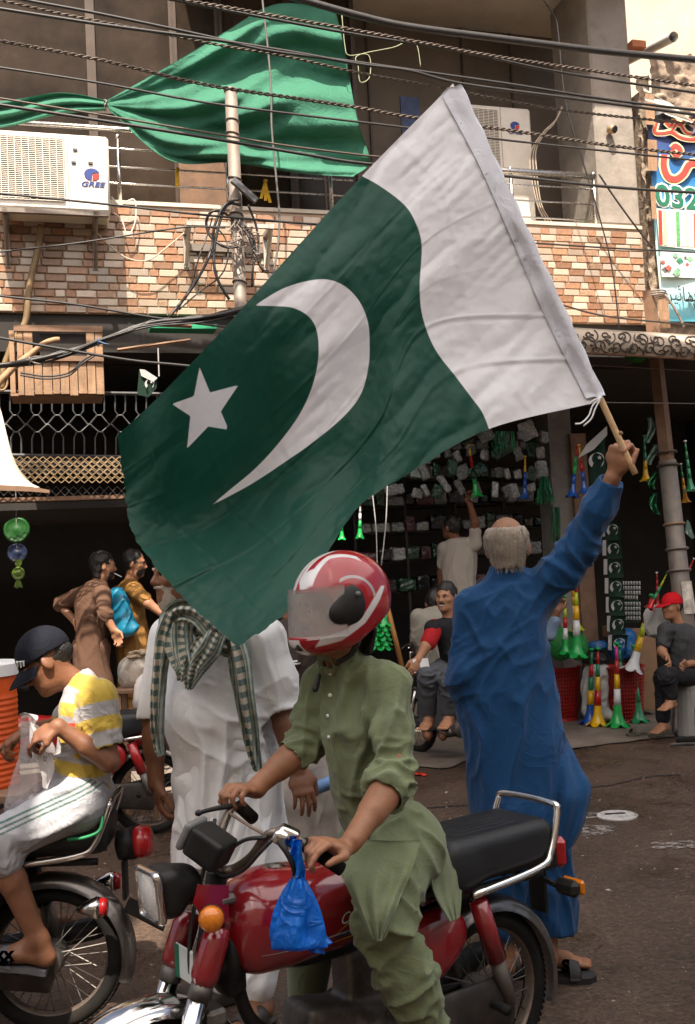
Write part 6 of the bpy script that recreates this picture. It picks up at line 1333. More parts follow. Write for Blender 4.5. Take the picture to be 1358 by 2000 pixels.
panel('tunic_side_flap', [[(1078, 1440, 3.98), (1092, 1438, 4.0), (1104, 1440, 4.03), (1112, 1450, 4.06)], [(1072, 1500, 3.95), (1100, 1500, 3.94), (1120, 1500, 3.965), (1136, 1500, 4.0)], [(1070, 1560, 3.94), (1105, 1560, 3.92), (1134, 1548, 3.94), (1155, 1540, 3.97)], [(1068, 1620, 3.95), (1098, 1630, 3.93), (1124, 1618, 3.94), (1142, 1606, 3.96)], [(1066, 1660, 3.96), (1090, 1670, 3.94), (1108, 1660, 3.95), (1122, 1650, 3.965)]], M_blue, pb_, fold=0.012, seed=4, freq=2.2)
S = Sdf(*bounds([j[k] for k in ('lh', 'rh', 'la', 'ra')], 0.25), 0.0066)
rows_sdf(S, [(1560, 940, 1100, YB+.01, 0.12), (1660, 985, 1112, YB+.02, 0.085), (1740, 1008, 1128, YB+.02, 0.085), (1815, 1040, 1126, YB+.01, 0.08)], 0.05); S.half(Wb(1090, 1824), V(0.02, 0, -1)); S.cone(Wb(985, 1600), Wb(985, 1810, -0.03), 0.1, 0.075, 0.05); S.half(Wb(990, 1826), V(0, 0, -1))
sdf_obj('trousers', S, M_blue, pb_, [(Wb(1060, 1720, -.1), 0.2, V(0.15, 0, 1), 0.06, 0.018), (Wb(1100, 1790, -.1), 0.14, V(-0.2, 0, 1), 0.05, 0.014)], 5)
M_ff = mat('black_foam', (0.025, 0.024, 0.024), 0.7, var=0.2, scale=30)
a, b = G(1052, 1917), G(1163, 1912); a[2] = b[2] = 0; sandal(a, b, pb_, M_ff, w=0.052)
q = G(1106, 1890)+V(0, 0, 0.085); text_mesh('S', 0.06, lambda p: W(1105+p[0]*560, 1888-p[1]*560, 3.94)+V(0, 0, 0), 0.001, 'strap_emblem', M_grey, pb_, bold=0.003)
a, b = G(965, 1906), G(1035, 1902); a[2] = b[2] = 0; sandal(a, b, pb_, M_ff, w=0.048)

# ------------------------------------------------------------------ man in white with the checked scarf
M_wht = cloth_mat('white_cotton', (0.84, 0.84, 0.85), 0.75, var=0.04, crease=0.14)
YS = 4.02
ps_ = root('person', G(450, 1960), 'walking man in white tunic with a checked scarf, face hidden by the flag', 'person')
Ws = lambda x, y, d=0.0: W(x, y, YS+d)
j = dict(neck=Ws(372, 1195), head=Ws(350, 1120), ls=Ws(515, 1250, -0.02), rs=Ws(330, 1240, 0.0), le=Ws(548, 1385, -0.02), lw=Ws(580, 1500, -0.08), re=Ws(300, 1400, 0.06), rw=Ws(305, 1530, 0.03), pel=Ws(440, 1480), lh=Ws(485, 1520), rh=Ws(400, 1520), lk=Ws(500, 1730), la=Ws(503, 1945, -0.05), rk=Ws(430, 1730, 0.1), ra=Ws(437, 1905, 0.12))
lo, hi = bounds(list(j.values()), 0.2); S = Sdf(lo, hi, 0.005)
hf = nrm(V(-0.85, -0.5, -0.05)); A = head_sdf(S, j['head'], hf, V(0, 0, 1))
S.cone(j['neck']-V(0, 0, .03), j['head']-V(0, 0, 0.04), 0.058, 0.056, 0.03); S.slab(j['neck']-V(0, 0, 0.14), j['pel'], V(1, 0, 0), 0.10, 0.06, 0.12, 0.08, 0.02)
for s in 'lr':
    S.chain([j['neck']-V(0, 0, 0.07), j[s+'s'], j[s+'e'], j[s+'w']], [0.05, 0.05, 0.044, 0.032], 0.02); S.chain([j[s+'h'], j[s+'k'], j[s+'a']], [0.085, 0.06, 0.042], 0.02); S.cone(j[s+'e']*0.7+j[s+'w']*0.3, j[s+'e']*0.5+j[s+'w']*0.5, 0.047, 0.042, 0.02)
hand_sdf(S, j['lw'], Ws(597, 1560, -0.12)-j['lw'], V(-0.4, 0.8, 0.1), 1, sc=1.1, curl=(18, 25, 15), spread=0.25)
hand_sdf(S, j['rw'], Ws(318, 1595, 0.0)-j['rw'], V(0.8, 0.3, 0.15), 1, sc=1.1, curl=(28, 35, 25))
a1, b1 = G(470, 1950), G(385, 1972); a1[2] = b1[2] = 0.022; foot_sdf(S, j['ra'], a1, b1); a2, b2 = G(520, 1998), G(460, 2030); a2[2] = b2[2] = 0.022; foot_sdf(S, j['la'], a2, b2)
sdf_obj('body', S, M_skin2, ps_); hair_cap(j['head'], A, hf, V(0, 0, 1), 1.0, ps_, M_ghair); face_bits(A, 1, ps_, j['head'], hf, V(0, 0, 1), beard=0.05, must=1, m=M_ghair)
S = Sdf(lo-0.15, hi+0.15, 0.0064)
rows_sdf(S, [(1205, 345, 470, YS, 0.08), (1235, 318, 530, YS, 0.10), (1300, 312, 538, YS, 0.125), (1370, 320, 540, YS, 0.16), (1430, 330, 540, YS, 0.17), (1510, 338, 545, YS, 0.16), (1600, 338, 560, YS, 0.155), (1690, 335, 580, YS, 0.16), (1740, 335, 585, YS, 0.16)], 0.06)
S.ell(Ws(395, 1390, -0.06), I3, (0.14, 0.13, 0.15), 0.08)
S.chain([j['ls'], j['ls']*0.4+j['le']*0.6, j['le']+V(0, 0, 0.02)], [0.085, 0.088, 0.082], 0.04); S.chain([j['rs'], j['re']], [0.075, 0.068], 0.04)
d = nrm(j['lw']-j['le'])
for q in (0.0, 0.035): S.cone(j['le']+d*(q-0.06), j['le']+d*(q-0.045), 0.083, None, 0.01)
S.cone(j['le']+d*0.08, j['le']+d*0.4, 0.1, None, cut=True); S.cone(j['le']-d*0.02, j['le']+d*0.2, 0.06, None, cut=True)
d = nrm(j['rw']-j['re']); S.cone(j['re']+d*0.07, j['re']+d*0.4, 0.09, None, cut=True)
S.half(Ws(440, 1700), V(-0.12, -0.25, -1)); S.hollow(0.02)
regs = [(Ws(420, 1560, -.15), 0.26, V(0.12, 0, 1), 0.085, 0.0187), (Ws(360, 1620, -.15), 0.16, V(-0.1, 0, 1), 0.07, 0.0169), (Ws(500, 1600, -.15), 0.2, V(0.25, 0, 1), 0.07, 0.0187), (j['le'], 0.12, V(1, 0, 0.35), 0.045, 0.0131), (j['ls'], 0.16, V(0.35, 0, -1), 0.05, 0.0121), (Ws(470, 1430, -.15), 0.18, V(0.9, 0, -0.5), 0.06, 0.0121), (Ws(400, 1300, -.1), 0.12, V(0.5, 0, 1), 0.05, 0.0075)]
sdf_obj('tunic', S, M_wht, ps_, regs, 6)
MB().box((-0.014, -0.003, -0.06), (0.014, 0.003, 0.06), M=lambda p: Ws(373, 1322, -0.175)+p*V(1, 1, 0.7)).obj('tunic_placket', M_wht, ps_)
S = Sdf(*bounds([j[k] for k in ('lh', 'rh', 'la', 'ra')], 0.25), 0.0066)
S.chain([j['lh'], j['lk'], j['la']+V(0, 0, 0.07)], [0.13, 0.12, 0.082], 0.05); S.chain([j['rh'], j['rk'], j['ra']+V(0, 0, 0.03)], [0.13, 0.115, 0.075], 0.05)
for k in ('la', 'ra'): z = 0.075 if k == 'la' else 0.035; S.cone(j[k]+V(0, 0, z-0.045), j[k]+V(0, 0, z), 0.068, 0.07, 0.015)
S.half(j['la']+V(0, 0, 0.012), V(0, 0, -1)) if False else None
sdf_obj('trousers', S, M_wht, ps_, [(j['la']+V(0, 0, .2), 0.15, V(0.3, 0, 1), 0.05, 0.014), (j['ra']+V(0, 0, .2), 0.15, V(-0.4, 0, 1), 0.05, 0.014)], 7)
M_shoe = mat('dark_brown_leather', (0.035, 0.028, 0.024), 0.5, var=0.3, scale=12)
for a, b, an in ((a1, b1, j['ra']), (a2, b2, j['la'])):
    S = Sdf(*bounds([a, b], 0.16), 0.006); a = a*V(1, 1, 0); b = b*V(1, 1, 0); d = nrm(b-a); s = nrm(np.cross(d, V(0, 0, 1)))
    S.slab(a+V(0, 0, 0.012)-d*0.02, b+V(0, 0, 0.012)+d*0.03, s, 0.042, 0.014, 0.055, 0.014, 0); S.slab(a*0.65+b*0.35+V(0, 0, 0.04), a*0.22+b*0.78+V(0, 0, 0.032), s, 0.055, 0.048, 0.06, 0.034, 0.02); S.cone(b-d*0.0+V(0, 0, .03), b+d*0.1+V(0, 0, .04), 0.035, None, cut=True)
    sdf_obj('shoe', S, M_shoe, ps_)
# checked scarf: gathered wrap at the neck, hanging tails
def scarf_mat():
    m = mat('checked_scarf', (0.30, 0.25, 0.19), 0.85, var=0.1, bump=0.4, bscale=200, sheen=0.2); t = m.node_tree; N = t.nodes; L = t.links; b = N['Principled BSDF']
    a = N.new('ShaderNodeAttribute'); a.attribute_name = 'uvx'; c = N.new('ShaderNodeAttribute'); c.attribute_name = 'uvy'
    def saw(src, k):
        m1 = N.new('ShaderNodeMath'); m1.operation = 'MULTIPLY'; m1.inputs[1].default_value = k; L.new(src, m1.inputs[0]); m2 = N.new('ShaderNodeMath'); m2.operation = 'FRACT'; L.new(m1.outputs[0], m2.inputs[0]); m3 = N.new('ShaderNodeMath'); m3.operation = 'GREATER_THAN'; m3.inputs[1].default_value = 0.5; L.new(m2.outputs[0], m3.inputs[0]); return m3.outputs[0]
    def mix(f, A_, B_):
        x = N.new('ShaderNodeMix'); x.data_type = 'RGBA'; L.new(f, x.inputs['Factor'])
        for s, v in (('A', A_), ('B', B_)):
            if isinstance(v, tuple): x.inputs[s].default_value = (*v, 1)
            else: L.new(v, x.inputs[s])
        return x.outputs['Result']
    s1 = saw(a.outputs['Fac'], 10.0); s2 = saw(c.outputs['Fac'], 6.0); s3 = saw(a.outputs['Fac'], 2.1)
    A1 = mix(s1, (0.12, 0.23, 0.21), (0.50, 0.42, 0.31)); A2 = mix(s1, (0.12, 0.15, 0.135), (0.34, 0.40, 0.35)); o = mix(s2, A1, A2); o2 = mix(s3, o, mix(s2, (0.52, 0.45, 0.35), (0.10, 0.15, 0.135)))
    L.new(o2, b.inputs['Base Color']); return m
M_scarf = scarf_mat()
sc = root('checked_scarf', j['neck'], 'green, black and tan checked scarf hanging round the neck of the man in white', 'scarf')
def scarf_strip(name, path, width, lay=3.0, amp=0.02, seed=0, nv=26):
    Q = catmull([W(*p) for p in path], 9); n = len(Q); wd = np.interp(np.linspace(0, 1, n), np.linspace(0, 1, len(width)), width); P = np.zeros((n, nv, 3)); ux, uy = [], []
    for i in range(n):
        t = nrm(Q[min(i+1, n-1)]-Q[max(i-1, 0)]); s = nrm(np.cross(t, V(0, -1, 0.15)))
        for k in range(nv):
            v = k/(nv-1)*2-1; dep = amp*(math.sin(lay*3.1416*v+seed+i*0.12)+0.6*float(vnoise(V(v*3+seed, i*0.10, seed)))+0.4*float(vnoise(V(v*7+seed, i*0.16, 2))))
            P[i, k] = Q[i]+s*v*wd[i]*0.5+V(0, -1, 0)*dep+V(0, -0.02, 0)*(1-v*v); ux.append(k/(nv-1)*wd[i]*9); uy.append(i*0.055)
    o = MB().grid(P, 0.003).obj(name, M_scarf, sc, smooth=True)
    for an, arr in (('uvx', ux), ('uvy', uy)):
        a = o.data.attributes.new(an, 'FLOAT', 'POINT'); a.data.foreach_set('value', np.array(list(arr)+list(arr), np.float32))
D = YS
scarf_strip('wrap', [(322, 1260, D-.12), (330, 1215, D-.14), (352, 1195, D-.15), (385, 1205, D-.16), (418, 1240, D-.17), (450, 1262, D-.13), (480, 1255, D-.05)], [0.057, 0.082, 0.098, 0.107, 0.107, 0.082, 0.066], 2.6, 0.018, 1)
scarf_strip('tail', [(338, 1195, D-.14), (322, 1240, D-.17), (312, 1310, D-.2), (308, 1380, D-.22), (310, 1450, D-.2), (316, 1475, D-.2)], [0.074, 0.074, 0.057, 0.049, 0.037, 0.025], 2.4, 0.014, 2)
scarf_strip('tail', [(355, 1215, D-.17), (350, 1260, D-.2), (362, 1300, D-.23), (358, 1330, D-.24)], [0.082, 0.107, 0.082, 0.041], 2.4, 0.016, 4)
scarf_strip('tail', [(425, 1235, D-.18), (405, 1265, D-.22), (385, 1295, D-.24), (375, 1320, D-.25), (370, 1345, D-.25)], [0.082, 0.107, 0.090, 0.066, 0.025], 2.6, 0.016, 3)
scarf_strip('tail', [(455, 1230, D-.12), (468, 1290, D-.18), (478, 1360, D-.2), (490, 1430, D-.19), (500, 1490, D-.19), (504, 1505, D-.19)], [0.066, 0.082, 0.074, 0.066, 0.041, 0.025], 2.2, 0.014, 5)
# ------------------------------------------------------------------ man hidden between the two (brown polo, cream trousers)
ph_ = root('person', W(600, 1600, 4.9)*V(1, 1, 0), 'mostly hidden man in brown polo shirt and cream trousers behind the rider', 'person'); YH = 4.9
Wh = lambda x, y, d=0.0: W(x, y, YH+d)
S = Sdf(*bounds([Wh(570, 1080), Wh(680, 1900)], 0.3), 0.009); hd = Wh(590, 1165); A = head_sdf(S, hd, V(-1, -0.3, 0), V(0, 0, 1)); S.cone(hd-V(0, 0, .05), Wh(605, 1230), 0.055, 0.06); S.slab(Wh(605, 1250), Wh(610, 1450), V(1, 0, 0), 0.15, 0.1, 0.14, 0.1)
S.chain([Wh(568, 1245, -.05), Wh(560, 1350, -.08), Wh(585, 1470, -0.1)], [0.05, 0.045, 0.035]); hand_sdf(S, Wh(588, 1480, -.1), V(0.1, 0, -1), V(1, 0, 0), 1); S.chain([Wh(600, 1480), Wh(600, 1700), Wh(605, 1860)], [0.09, 0.06, 0.04]); S.chain([Wh(640, 1480), Wh(640, 1700), Wh(640, 1860)], [0.09, 0.06, 0.04])
for x in (605, 640):
    g_ = Wh(x, 1860)*V(1, 1, 0)+V(0, 0, .0); foot_sdf(S, g_+V(0, 0, .09), g_+V(0.05, 0, 0.0), g_+V(-0.17, -0.05, 0.0)); S.cone(Wh(x, 1840), g_+V(0, 0, .09), 0.04, 0.038)
sdf_obj('body', S, M_skin, ph_); hair_cap(hd, A, V(-1, -0.3, 0), V(0, 0, 1), 1.0, ph_)
S = Sdf(*bounds([Wh(560, 1200), Wh(650, 1480)], 0.25), 0.009); S.slab(Wh(600, 1240), Wh(608, 1460), V(1, 0, 0), 0.17, 0.11, 0.15, 0.11); S.chain([Wh(572, 1238, -.04), Wh(562, 1290, -.07)], [0.075, 0.07], 0.03); sdf_obj('polo_shirt', S, cloth_mat('brown_polo', (0.055, 0.04, 0.033)), ph_, [(Wh(575, 1260, -.1), 0.15, V(0.3, 0, 1), 0.05, 0.01)])
for k in (0, 1): MB().tube([Wh(562, 1292+k*5, -.07)+0.074*(math.cos(a)*V(1, 0, 0.1)+math.sin(a)*V(0, 1, 0)) for a in np.linspace(0, 6.28, 20)], 0.005, 5).obj('cuff_stripe', M_white, ph_)
S = Sdf(*bounds([Wh(590, 1420), Wh(650, 1860)], 0.22), 0.009); S.slab(Wh(612, 1360), Wh(612, 1560), V(1, 0, 0), 0.16, 0.13, 0.17, 0.13); S.chain([Wh(595, 1520), Wh(600, 1700), Wh(605, 1840)], [0.11, 0.1, 0.09]); S.chain([Wh(640, 1520), Wh(642, 1700), Wh(642, 1840)], [0.11, 0.1, 0.09]); sdf_obj('trousers', S, cloth_mat('cream_cotton', (0.52, 0.46, 0.40)), ph_, [(Wh(610, 1600, -.1), 0.25, V(0.2, 0, 1), 0.07, 0.016)])
q = root('blue_file', Wh(620, 1530, -0.16), 'rolled light blue sheet held by the hidden man', 'paper roll'); MB().tube([Wh(604, 1545, -0.17), Wh(668, 1520, -0.2)], 0.03, 12).obj('roll', mat('light_blue_paper', (0.13, 0.25, 0.46), 0.5), q, smooth=True)
# ------------------------------------------------------------------ boy in yellow and grey stripes on the left motorcycle
YY = 3.95
pk = root('person', W(130, 1560, YY), 'boy in yellow and grey striped shirt and dark cap riding pillion', 'person')
Wk = lambda x, y, d=0.0: W(x, y, YY+d)
j = dict(neck=Wk(152, 1322), head=Wk(92, 1292, -0.02), ls=Wk(192, 1362, -0.12), rs=Wk(165, 1362, 0.16), le=Wk(214, 1488, -0.16), lw=Wk(112, 1418, -0.2), re=Wk(110, 1420, 0.2), rw=Wk(52, 1425, 0.02), pel=Wk(160, 1550), lh=Wk(150, 1570, -0.1), rh=Wk(150, 1570, 0.1), lk=Wk(-8, 1645, -0.17), la=Wk(75, 1835, -0.14), rk=Wk(-10, 1640, 0.2), ra=Wk(70, 1835, 0.2))
lo, hi = bounds(list(j.values()), 0.2); S = Sdf(lo, hi, 0.005)
hf = nrm(V(-0.80, -0.12, -0.58)); hu = V(-0.4, 0, 0.9); A = head_sdf(S, j['head'], hf, hu, 0.222)
S.cone(j['neck']-V(0, 0, .03), j['head']+V(0.03, 0, -0.03), 0.048, 0.048, 0.025); S.slab(j['neck']-V(-.02, 0, 0.1), j['pel'], V(0.2, 1, 0), 0.10, 0.06, 0.10, 0.07, 0.02)
S.chain([j['ls'], j['le'], j['le']*0.55+j['lw']*0.45, j['lw']], [0.042, 0.037, 0.036, 0.026], 0.015); S.chain([j['rs'], j['re'], j['rw']], [0.042, 0.036, 0.026], 0.015)
hand_sdf(S, j['lw'], Wk(58, 1428, -0.2)-j['lw']+V(0, 0, -0.03), V(-0.1, 0.5, -1), 1, sc=0.98, curls=[(25, 35, 20), (45, 50, 30), (50, 55, 35), (55, 60, 40)], thumb=0.9)
hand_sdf(S, j['rw'], Wk(10, 1455, 0.0)-j['rw'], V(0.4, 0.2, -1), -1, sc=0.98, curls=[(10, 15, 10), (40, 45, 30), (45, 50, 35), (50, 55, 40)], thumb=0.7)
for s in 'lr': S.chain([j[s+'h'], j[s+'k'], j[s+'k']*0.6+j[s+'a']*0.4, j[s+'a']], [0.07, 0.052, 0.05, 0.034], 0.015)
hl_, tl_ = W(92, 1872, YY-0.14), W(-20, 1868, YY-0.16); hl_[2] -= 0.03; tl_[2] -= 0.0; foot_sdf(S, j['la'], hl_, tl_, 0.04); foot_sdf(S, j['ra'], hl_+V(0, .36, 0), tl_+V(0, .36, 0), 0.04)
sdf_obj('body', S, M_skin2, pk); hair_cap(j['head'], A, hf, hu, 0.955, pk, M_hair); face_bits(A, 0.95, pk, j['head'], hf, hu)
# striped T-shirt
S = Sdf(lo-.1, hi+.1, 0.006); ax_ = nrm(j['neck']-j['pel'])
rows_sdf(S, [(1345, 130, 190, YY, 0.10), (1375, 118, 212, YY, 0.14), (1440, 116, 222, YY, 0.15), (1500, 110, 218, YY, 0.15), (1560, 108, 212, YY, 0.15)], 0.05)
S.cone(j['neck']-V(-0.01, 0, 0.02), j['ls'], 0.05, 0.06, 0.04); S.cone(j['neck']-V(-.01, 0, 0.02), j['rs'], 0.05, 0.055, 0.04)
e0 = j['ls']*0.32+j['le']*0.68; S.chain([j['ls'], e0], [0.068, 0.064], 0.03); S.chain([j['rs'], j['rs']*0.35+j['re']*0.65], [0.06, 0.055], 0.03)
d = nrm(j['le']-j['ls']); S.cone(e0+d*0.075, e0+d*0.25, 0.075, None, cut=True); S.cone(e0-d*0.03, e0+d*0.2, 0.052, None, cut=True)
S.cone(j['neck']+V(-0.02, 0, 0.01), j['neck']+V(-0.05, 0, 0.14), 0.056, 0.06, cut=True); S.half(Wk(150, 1566), V(-0.15, 0, -1))
def bands(v):
    h = (v[:, 2]-Wk(150, 1566)[2])+0.18*(v[:, 0]-Wk(150, 1500)[0])+0.012*vnoise(v*9); ph = np.mod(h/0.104, 1.0)
    # on the sleeve the bands run square to the arm
    o = v-j['ls']; t = o@d; side = (v[:, 1] < YY-0.10) & (v[:, 0] > Wk(165, 1400)[0]) & (t < 0.2) & (t > -0.03)
    ph = np.where(side, np.mod(t/0.104+0.52, 1.0), ph); return (np.abs(ph-0.5)-0.25)*0.1
M_tee = attr_mat('striped_jersey', [('band', (0.52, 0.36, 0.05))], (0.36, 0.345, 0.345), 0.85, var=0.06, bump=0.2, bscale=220, sheen=0.15)
creases(M_tee, 0.4); sdf_obj('striped_shirt', S, M_tee, pk, [(Wk(150, 1520, -.15), 0.16, V(0.9, 0, -0.45), 0.045, 0.016), (e0, 0.08, V(0.8, 0, 0.5), 0.03, 0.008), (Wk(140, 1420, -.12), 0.14, V(0.2, 0, 1), 0.05, 0.010), (Wk(200, 1450, -.12), 0.12, V(-0.3, 0, 1), 0.04, 0.010)], 8, attrs={'band': bands})
MB().box((-0.018, -0.002, -0.01), (0.018, 0.002, 0.01), M=lambda p: Wk(137, 1418, -0.155)+p).obj('chest_patch', M_lr, pk)
# track trousers with side stripes
S = Sdf(*bounds([j[k] for k in ('pel', 'lh', 'rh', 'lk', 'rk')], 0.2), 0.006)
S.cone(j['pel']-V(0, .05, 0.02), j['pel']+V(0, .05, -0.02), 0.115, None, 0.04); kn = j['lk']+V(0, 0, -0.03); S.chain([j['lh'], j['lk'], kn+V(0.03, 0, -0.03)], [0.105, 0.078, 0.07], 0.03); S.chain([j['rh'], j['rk']], [0.10, 0.075], 0.03)
def tstripe(v):
    a = nrm(j['lk']-j['lh']); o = v-j['lh']; q = o-np.outer(o@a, a); h = q@nrm(np.cross(a, V(0, 1, 0)))*-1; h = np.abs(q@V(0, 0, 1))*np.sign(q[:, 2]); y = q[:, 2]-0.045
    return np.where(q[:, 1] < 0.02, np.minimum(np.minimum(np.abs(y)-0.003, np.abs(y-0.015)-0.003), np.abs(y+0.015)-0.003), 1.0)
M_trk = attr_mat('white_track_cloth', [('stripes', (0.02, 0.09, 0.06))], (0.38, 0.38, 0.405), 0.75, var=0.05, bump=0.15, bscale=220)
creases(M_trk, 0.4); sdf_obj('trousers', S, M_trk, pk, [(Wk(120, 1590, -.2), 0.16, V(0.9, 0, 0.35), 0.045, 0.012), (j['lk'], 0.1, V(0.2, 0, 1), 0.035, 0.012)], 9, attrs={'stripes': tstripe})
M_slip = mat('grey_slipper', (0.11, 0.11, 0.12), 0.6, var=0.2)
sl = sandal(hl_+V(0, 0, -0.025), tl_+V(-0.02, 0, -0.025), pk, M_slip, strap=True, w=0.05, name='slipper')
text_mesh('XX', 0.05, lambda p: W(8+p[0]*500, 1868-p[1]*500, YY-0.215), 0.001, 'slipper_lettering', M_lr, pk, bold=0.004); text_mesh('SHERS', 0.026, lambda p: W(6+p[0]*500, 1882-p[1]*500, YY-0.215), 0.001, 'slipper_lettering', M_lw, pk, bold=0.002)
# cap
cp = root('baseball_cap', A(0, 0, 0.06), 'navy baseball cap with white claw emblem on the boy', 'cap')
r, f, u = hframe(hf, hu); X3 = np.array([r, f, u]); S = Sdf(A(0, 0, 0.05)-0.24, A(0, 0, 0.05)+0.24, 0.0045); M_cap = cloth_mat('navy_twill', (0.008, 0.009, 0.015), 0.85)
S.ell(A(0, -0.010, 0.040), X3, (0.090, 0.108, 0.098), 0); S.half(A(0, 0.0, 0.022), -u+0.12*f); S.ell(A(0, -0.010, 0.02), X3, (0.078, 0.097, 0.10), 0, cut=True)
sdf_obj('crown', S, M_cap, cp)
P = [[A(0.078*math.sin(a)*(1-0.06*t), 0.085*math.cos(a)+0.0+t*0.098*math.cos(a)**0.7, 0.028-0.012*(1-math.cos(a))-0.018*math.sin(a)**2*(1-t)*0-0.030*t*t-0.018*(math.sin(a)**2)) for t in np.linspace(0, 1, 10)] for a in np.linspace(-1.35, 1.35, 26)]
MB().grid(P, 0.004).obj('visor', M_cap, cp, smooth=True)
MB().lathe([(0.009, 0), (0.008, 0.004), (0.001, 0.006)], 10, placer(A(0, -0.01, 0.1355), u)).obj('button', M_cap, cp, smooth=True)
bpy.context.view_layer.update()
cro = [c for c in cp.children if c.name.startswith('crown')][0]
def on_cap(x, y, off=0.0015):
    o = _C-np.array(_wl(cp)); ok, loc, nn_, _ = cro.ray_cast(Vector(o.tolist()), Vector(nrm(ray(x, y)).tolist())); return V(*loc)+V(*nn_)*off+np.array(_wl(cp)) if ok else Wk(x, y)
for k, (x, y0, y1) in enumerate(((35, 1293, 1309), (41, 1292, 1312), (46.5, 1292, 1308))):
    MB().tube([on_cap(x, y0), on_cap(x+1, (y0+y1)/2), on_cap(x+0.5, y1)], [0.004, 0.0035, 0.0018], 6).obj('claw_emblem', M_lw, cp)
MB().tube([on_cap(33, 1292), on_cap(48, 1291)], 0.0022, 5).obj('claw_emblem', M_lw, cp)
text_mesh('MONSTER', 0.0185, lambda p: on_cap(86+p[0]*430+p[1]*60, 1290-p[1]*420-p[0]*215), 0.0, 'lettering', M_lw, cp, bold=0.0008)
# clear carrier bag in the boy's hands
M_poly = mat('thin_clear_polythene', (0.62, 0.58, 0.60), 0.25, var=0.15, scale=12, spec=0.6, alpha=0.34, bump=0.6, bscale=30)
bg_ = root('plastic_bag', Wk(60, 1580, -0.1), 'clear plastic carrier bag held open by the boy', 'bag')
def bag_mesh(rows, n=40, amp=0.012, seed=0, thick=None, ridge=5):
    out = []
    for i, (y, xl, xr, Y, t) in enumerate(rows):
        c = W((xl+xr)/2, y, Y); w = (xr-xl)/2/FPX*Y; ring = []
        for k in range(n):
            a = 2*math.pi*k/n; rf = 1+amp/0.05*(0.5*math.sin(ridge*a+seed+i*0.5)+0.8*float(vnoise(V(math.cos(a)*2.5+seed, math.sin(a)*2.5, i*0.5))))
            ring.append(c+V(w*math.cos(a)*rf, t*math.sin(a)*rf, 0))
        out.append(ring)
    o = np.array(out); return np.array([catmull(o[:, k], 4) for k in range(n)]+[catmull(o[:, 0], 4)])
P = bag_mesh([(1408, 38, 60, YY-.08, 0.015), (1430, 40, 85, YY-.08, 0.03), (1470, 36, 108, YY-.08, 0.05), (1530, 20, 104, YY-.06, 0.07), (1575, 12, 92, YY-.06, 0.075), (1600, 16, 80, YY-.06, 0.06), (1604, 30, 60, YY-.06, 0.03)], amp=0.008)
MB().grid(P).obj('bag_film', M_poly, bg_, smooth=True)
for k, pts in enumerate(([(48, 1410, YY-.1), (44, 1400, YY-.12), (58, 1394, YY-.14), (66, 1402, YY-.16), (62, 1420, YY-.14)], [(58, 1400, YY-.14), (66, 1430, YY-.16), (75, 1470, YY-.17), (84, 1520, YY-.16)], [(98, 1470, YY-.17), (96, 1500, YY-.17), (88, 1540, YY-.15)])):
    Q = catmull([W(*p) for p in pts], 6); MB().grid([[q+V(-0.018*(1-abs(2*i/len(Q)-1))*s-0.004*s, -0.008*math.sin(3*s+i*.5), 0.006*s) for s in np.linspace(-1, 1, 7)] for i, q in enumerate(Q)]).obj('bag_handle', mat('white_polythene', (0.75, 0.72, 0.72), 0.35, var=0.08, alpha=0.85), bg_, smooth=True)
S = Sdf(Wk(50, 1580)-0.14, Wk(50, 1580)+0.14, 0.007); S.box(Wk(52, 1578, -.06), I3, (0.05, 0.045, 0.03), 0.02); sdf_obj('bag_contents', S, mat('purple_contents', (0.12, 0.09, 0.13), 0.5), bg_)
MB().tube(catmull([W(132, 1640, YY-.16), W(165, 1636, YY-.16), W(192, 1625, YY-.15), W(200, 1605, YY-.12), W(198, 1590, YY-.1)], 6), 0.0065, 8).obj('green_cord', mat('green_cord', (0.01, 0.2, 0.07), 0.5), boy_bike, smooth=True, world=False)
o = [c for c in boy_bike.children if c.name.startswith('green_cord')][0]; o.matrix_parent_inverse = Matrix.LocRotScale(boy_bike.location, boy_bike.rotation_euler, None).inverted()
# blue carrier bag on the main handlebar
M_bbag = mat('blue_polythene', (0.006, 0.20, 0.78), 0.25, var=0.25, scale=9, spec=0.6, bump=0.5, bscale=26); translucent(M_bbag, 0.4); creases(M_bbag, 0.5, 12)
bb_ = root('plastic_bag', W(580, 1860, 2.72), 'bright blue plastic bag hanging from the left handlebar', 'bag')
P = bag_mesh([(1712, 572, 592, 2.70, 0.018), (1724, 566, 600, 2.70, 0.026), (1745, 554, 610, 2.70, 0.034), (1780, 538, 622, 2.70, 0.045), (1815, 528, 630, 2.70, 0.052), (1838, 526, 634, 2.70, 0.05), (1848, 530, 640, 2.70, 0.03), (1852, 545, 630, 2.70, 0.012)], amp=0.012, ridge=6, seed=2, n=64)
MB().grid(P).obj('bag_film', M_bbag, bb_, smooth=True)
P = [[W(x+(t-0.5)*w, y, 2.69+0.012*math.sin(8*t+y*0.03)) for t in np.linspace(0, 1, 9)] for x, y, w in ((583, 1640, 16), (580, 1665, 20), (583, 1695, 24), (582, 1715, 22))]
MB().grid([catmull(np.array(P)[:, k], 5) for k in range(9)], 0.004).obj('bag_handle', M_bbag, bb_, smooth=True)
P = [[W(600+24*t+s*(4+9*t), 1838+24*t, 2.685+0.01*math.sin(6*t+3*s)) for s in np.linspace(-1, 1, 6)] for t in np.linspace(0, 1, 6)]
MB().grid(P, 0.003).obj('bag_corner', M_bbag, bb_, smooth=True)
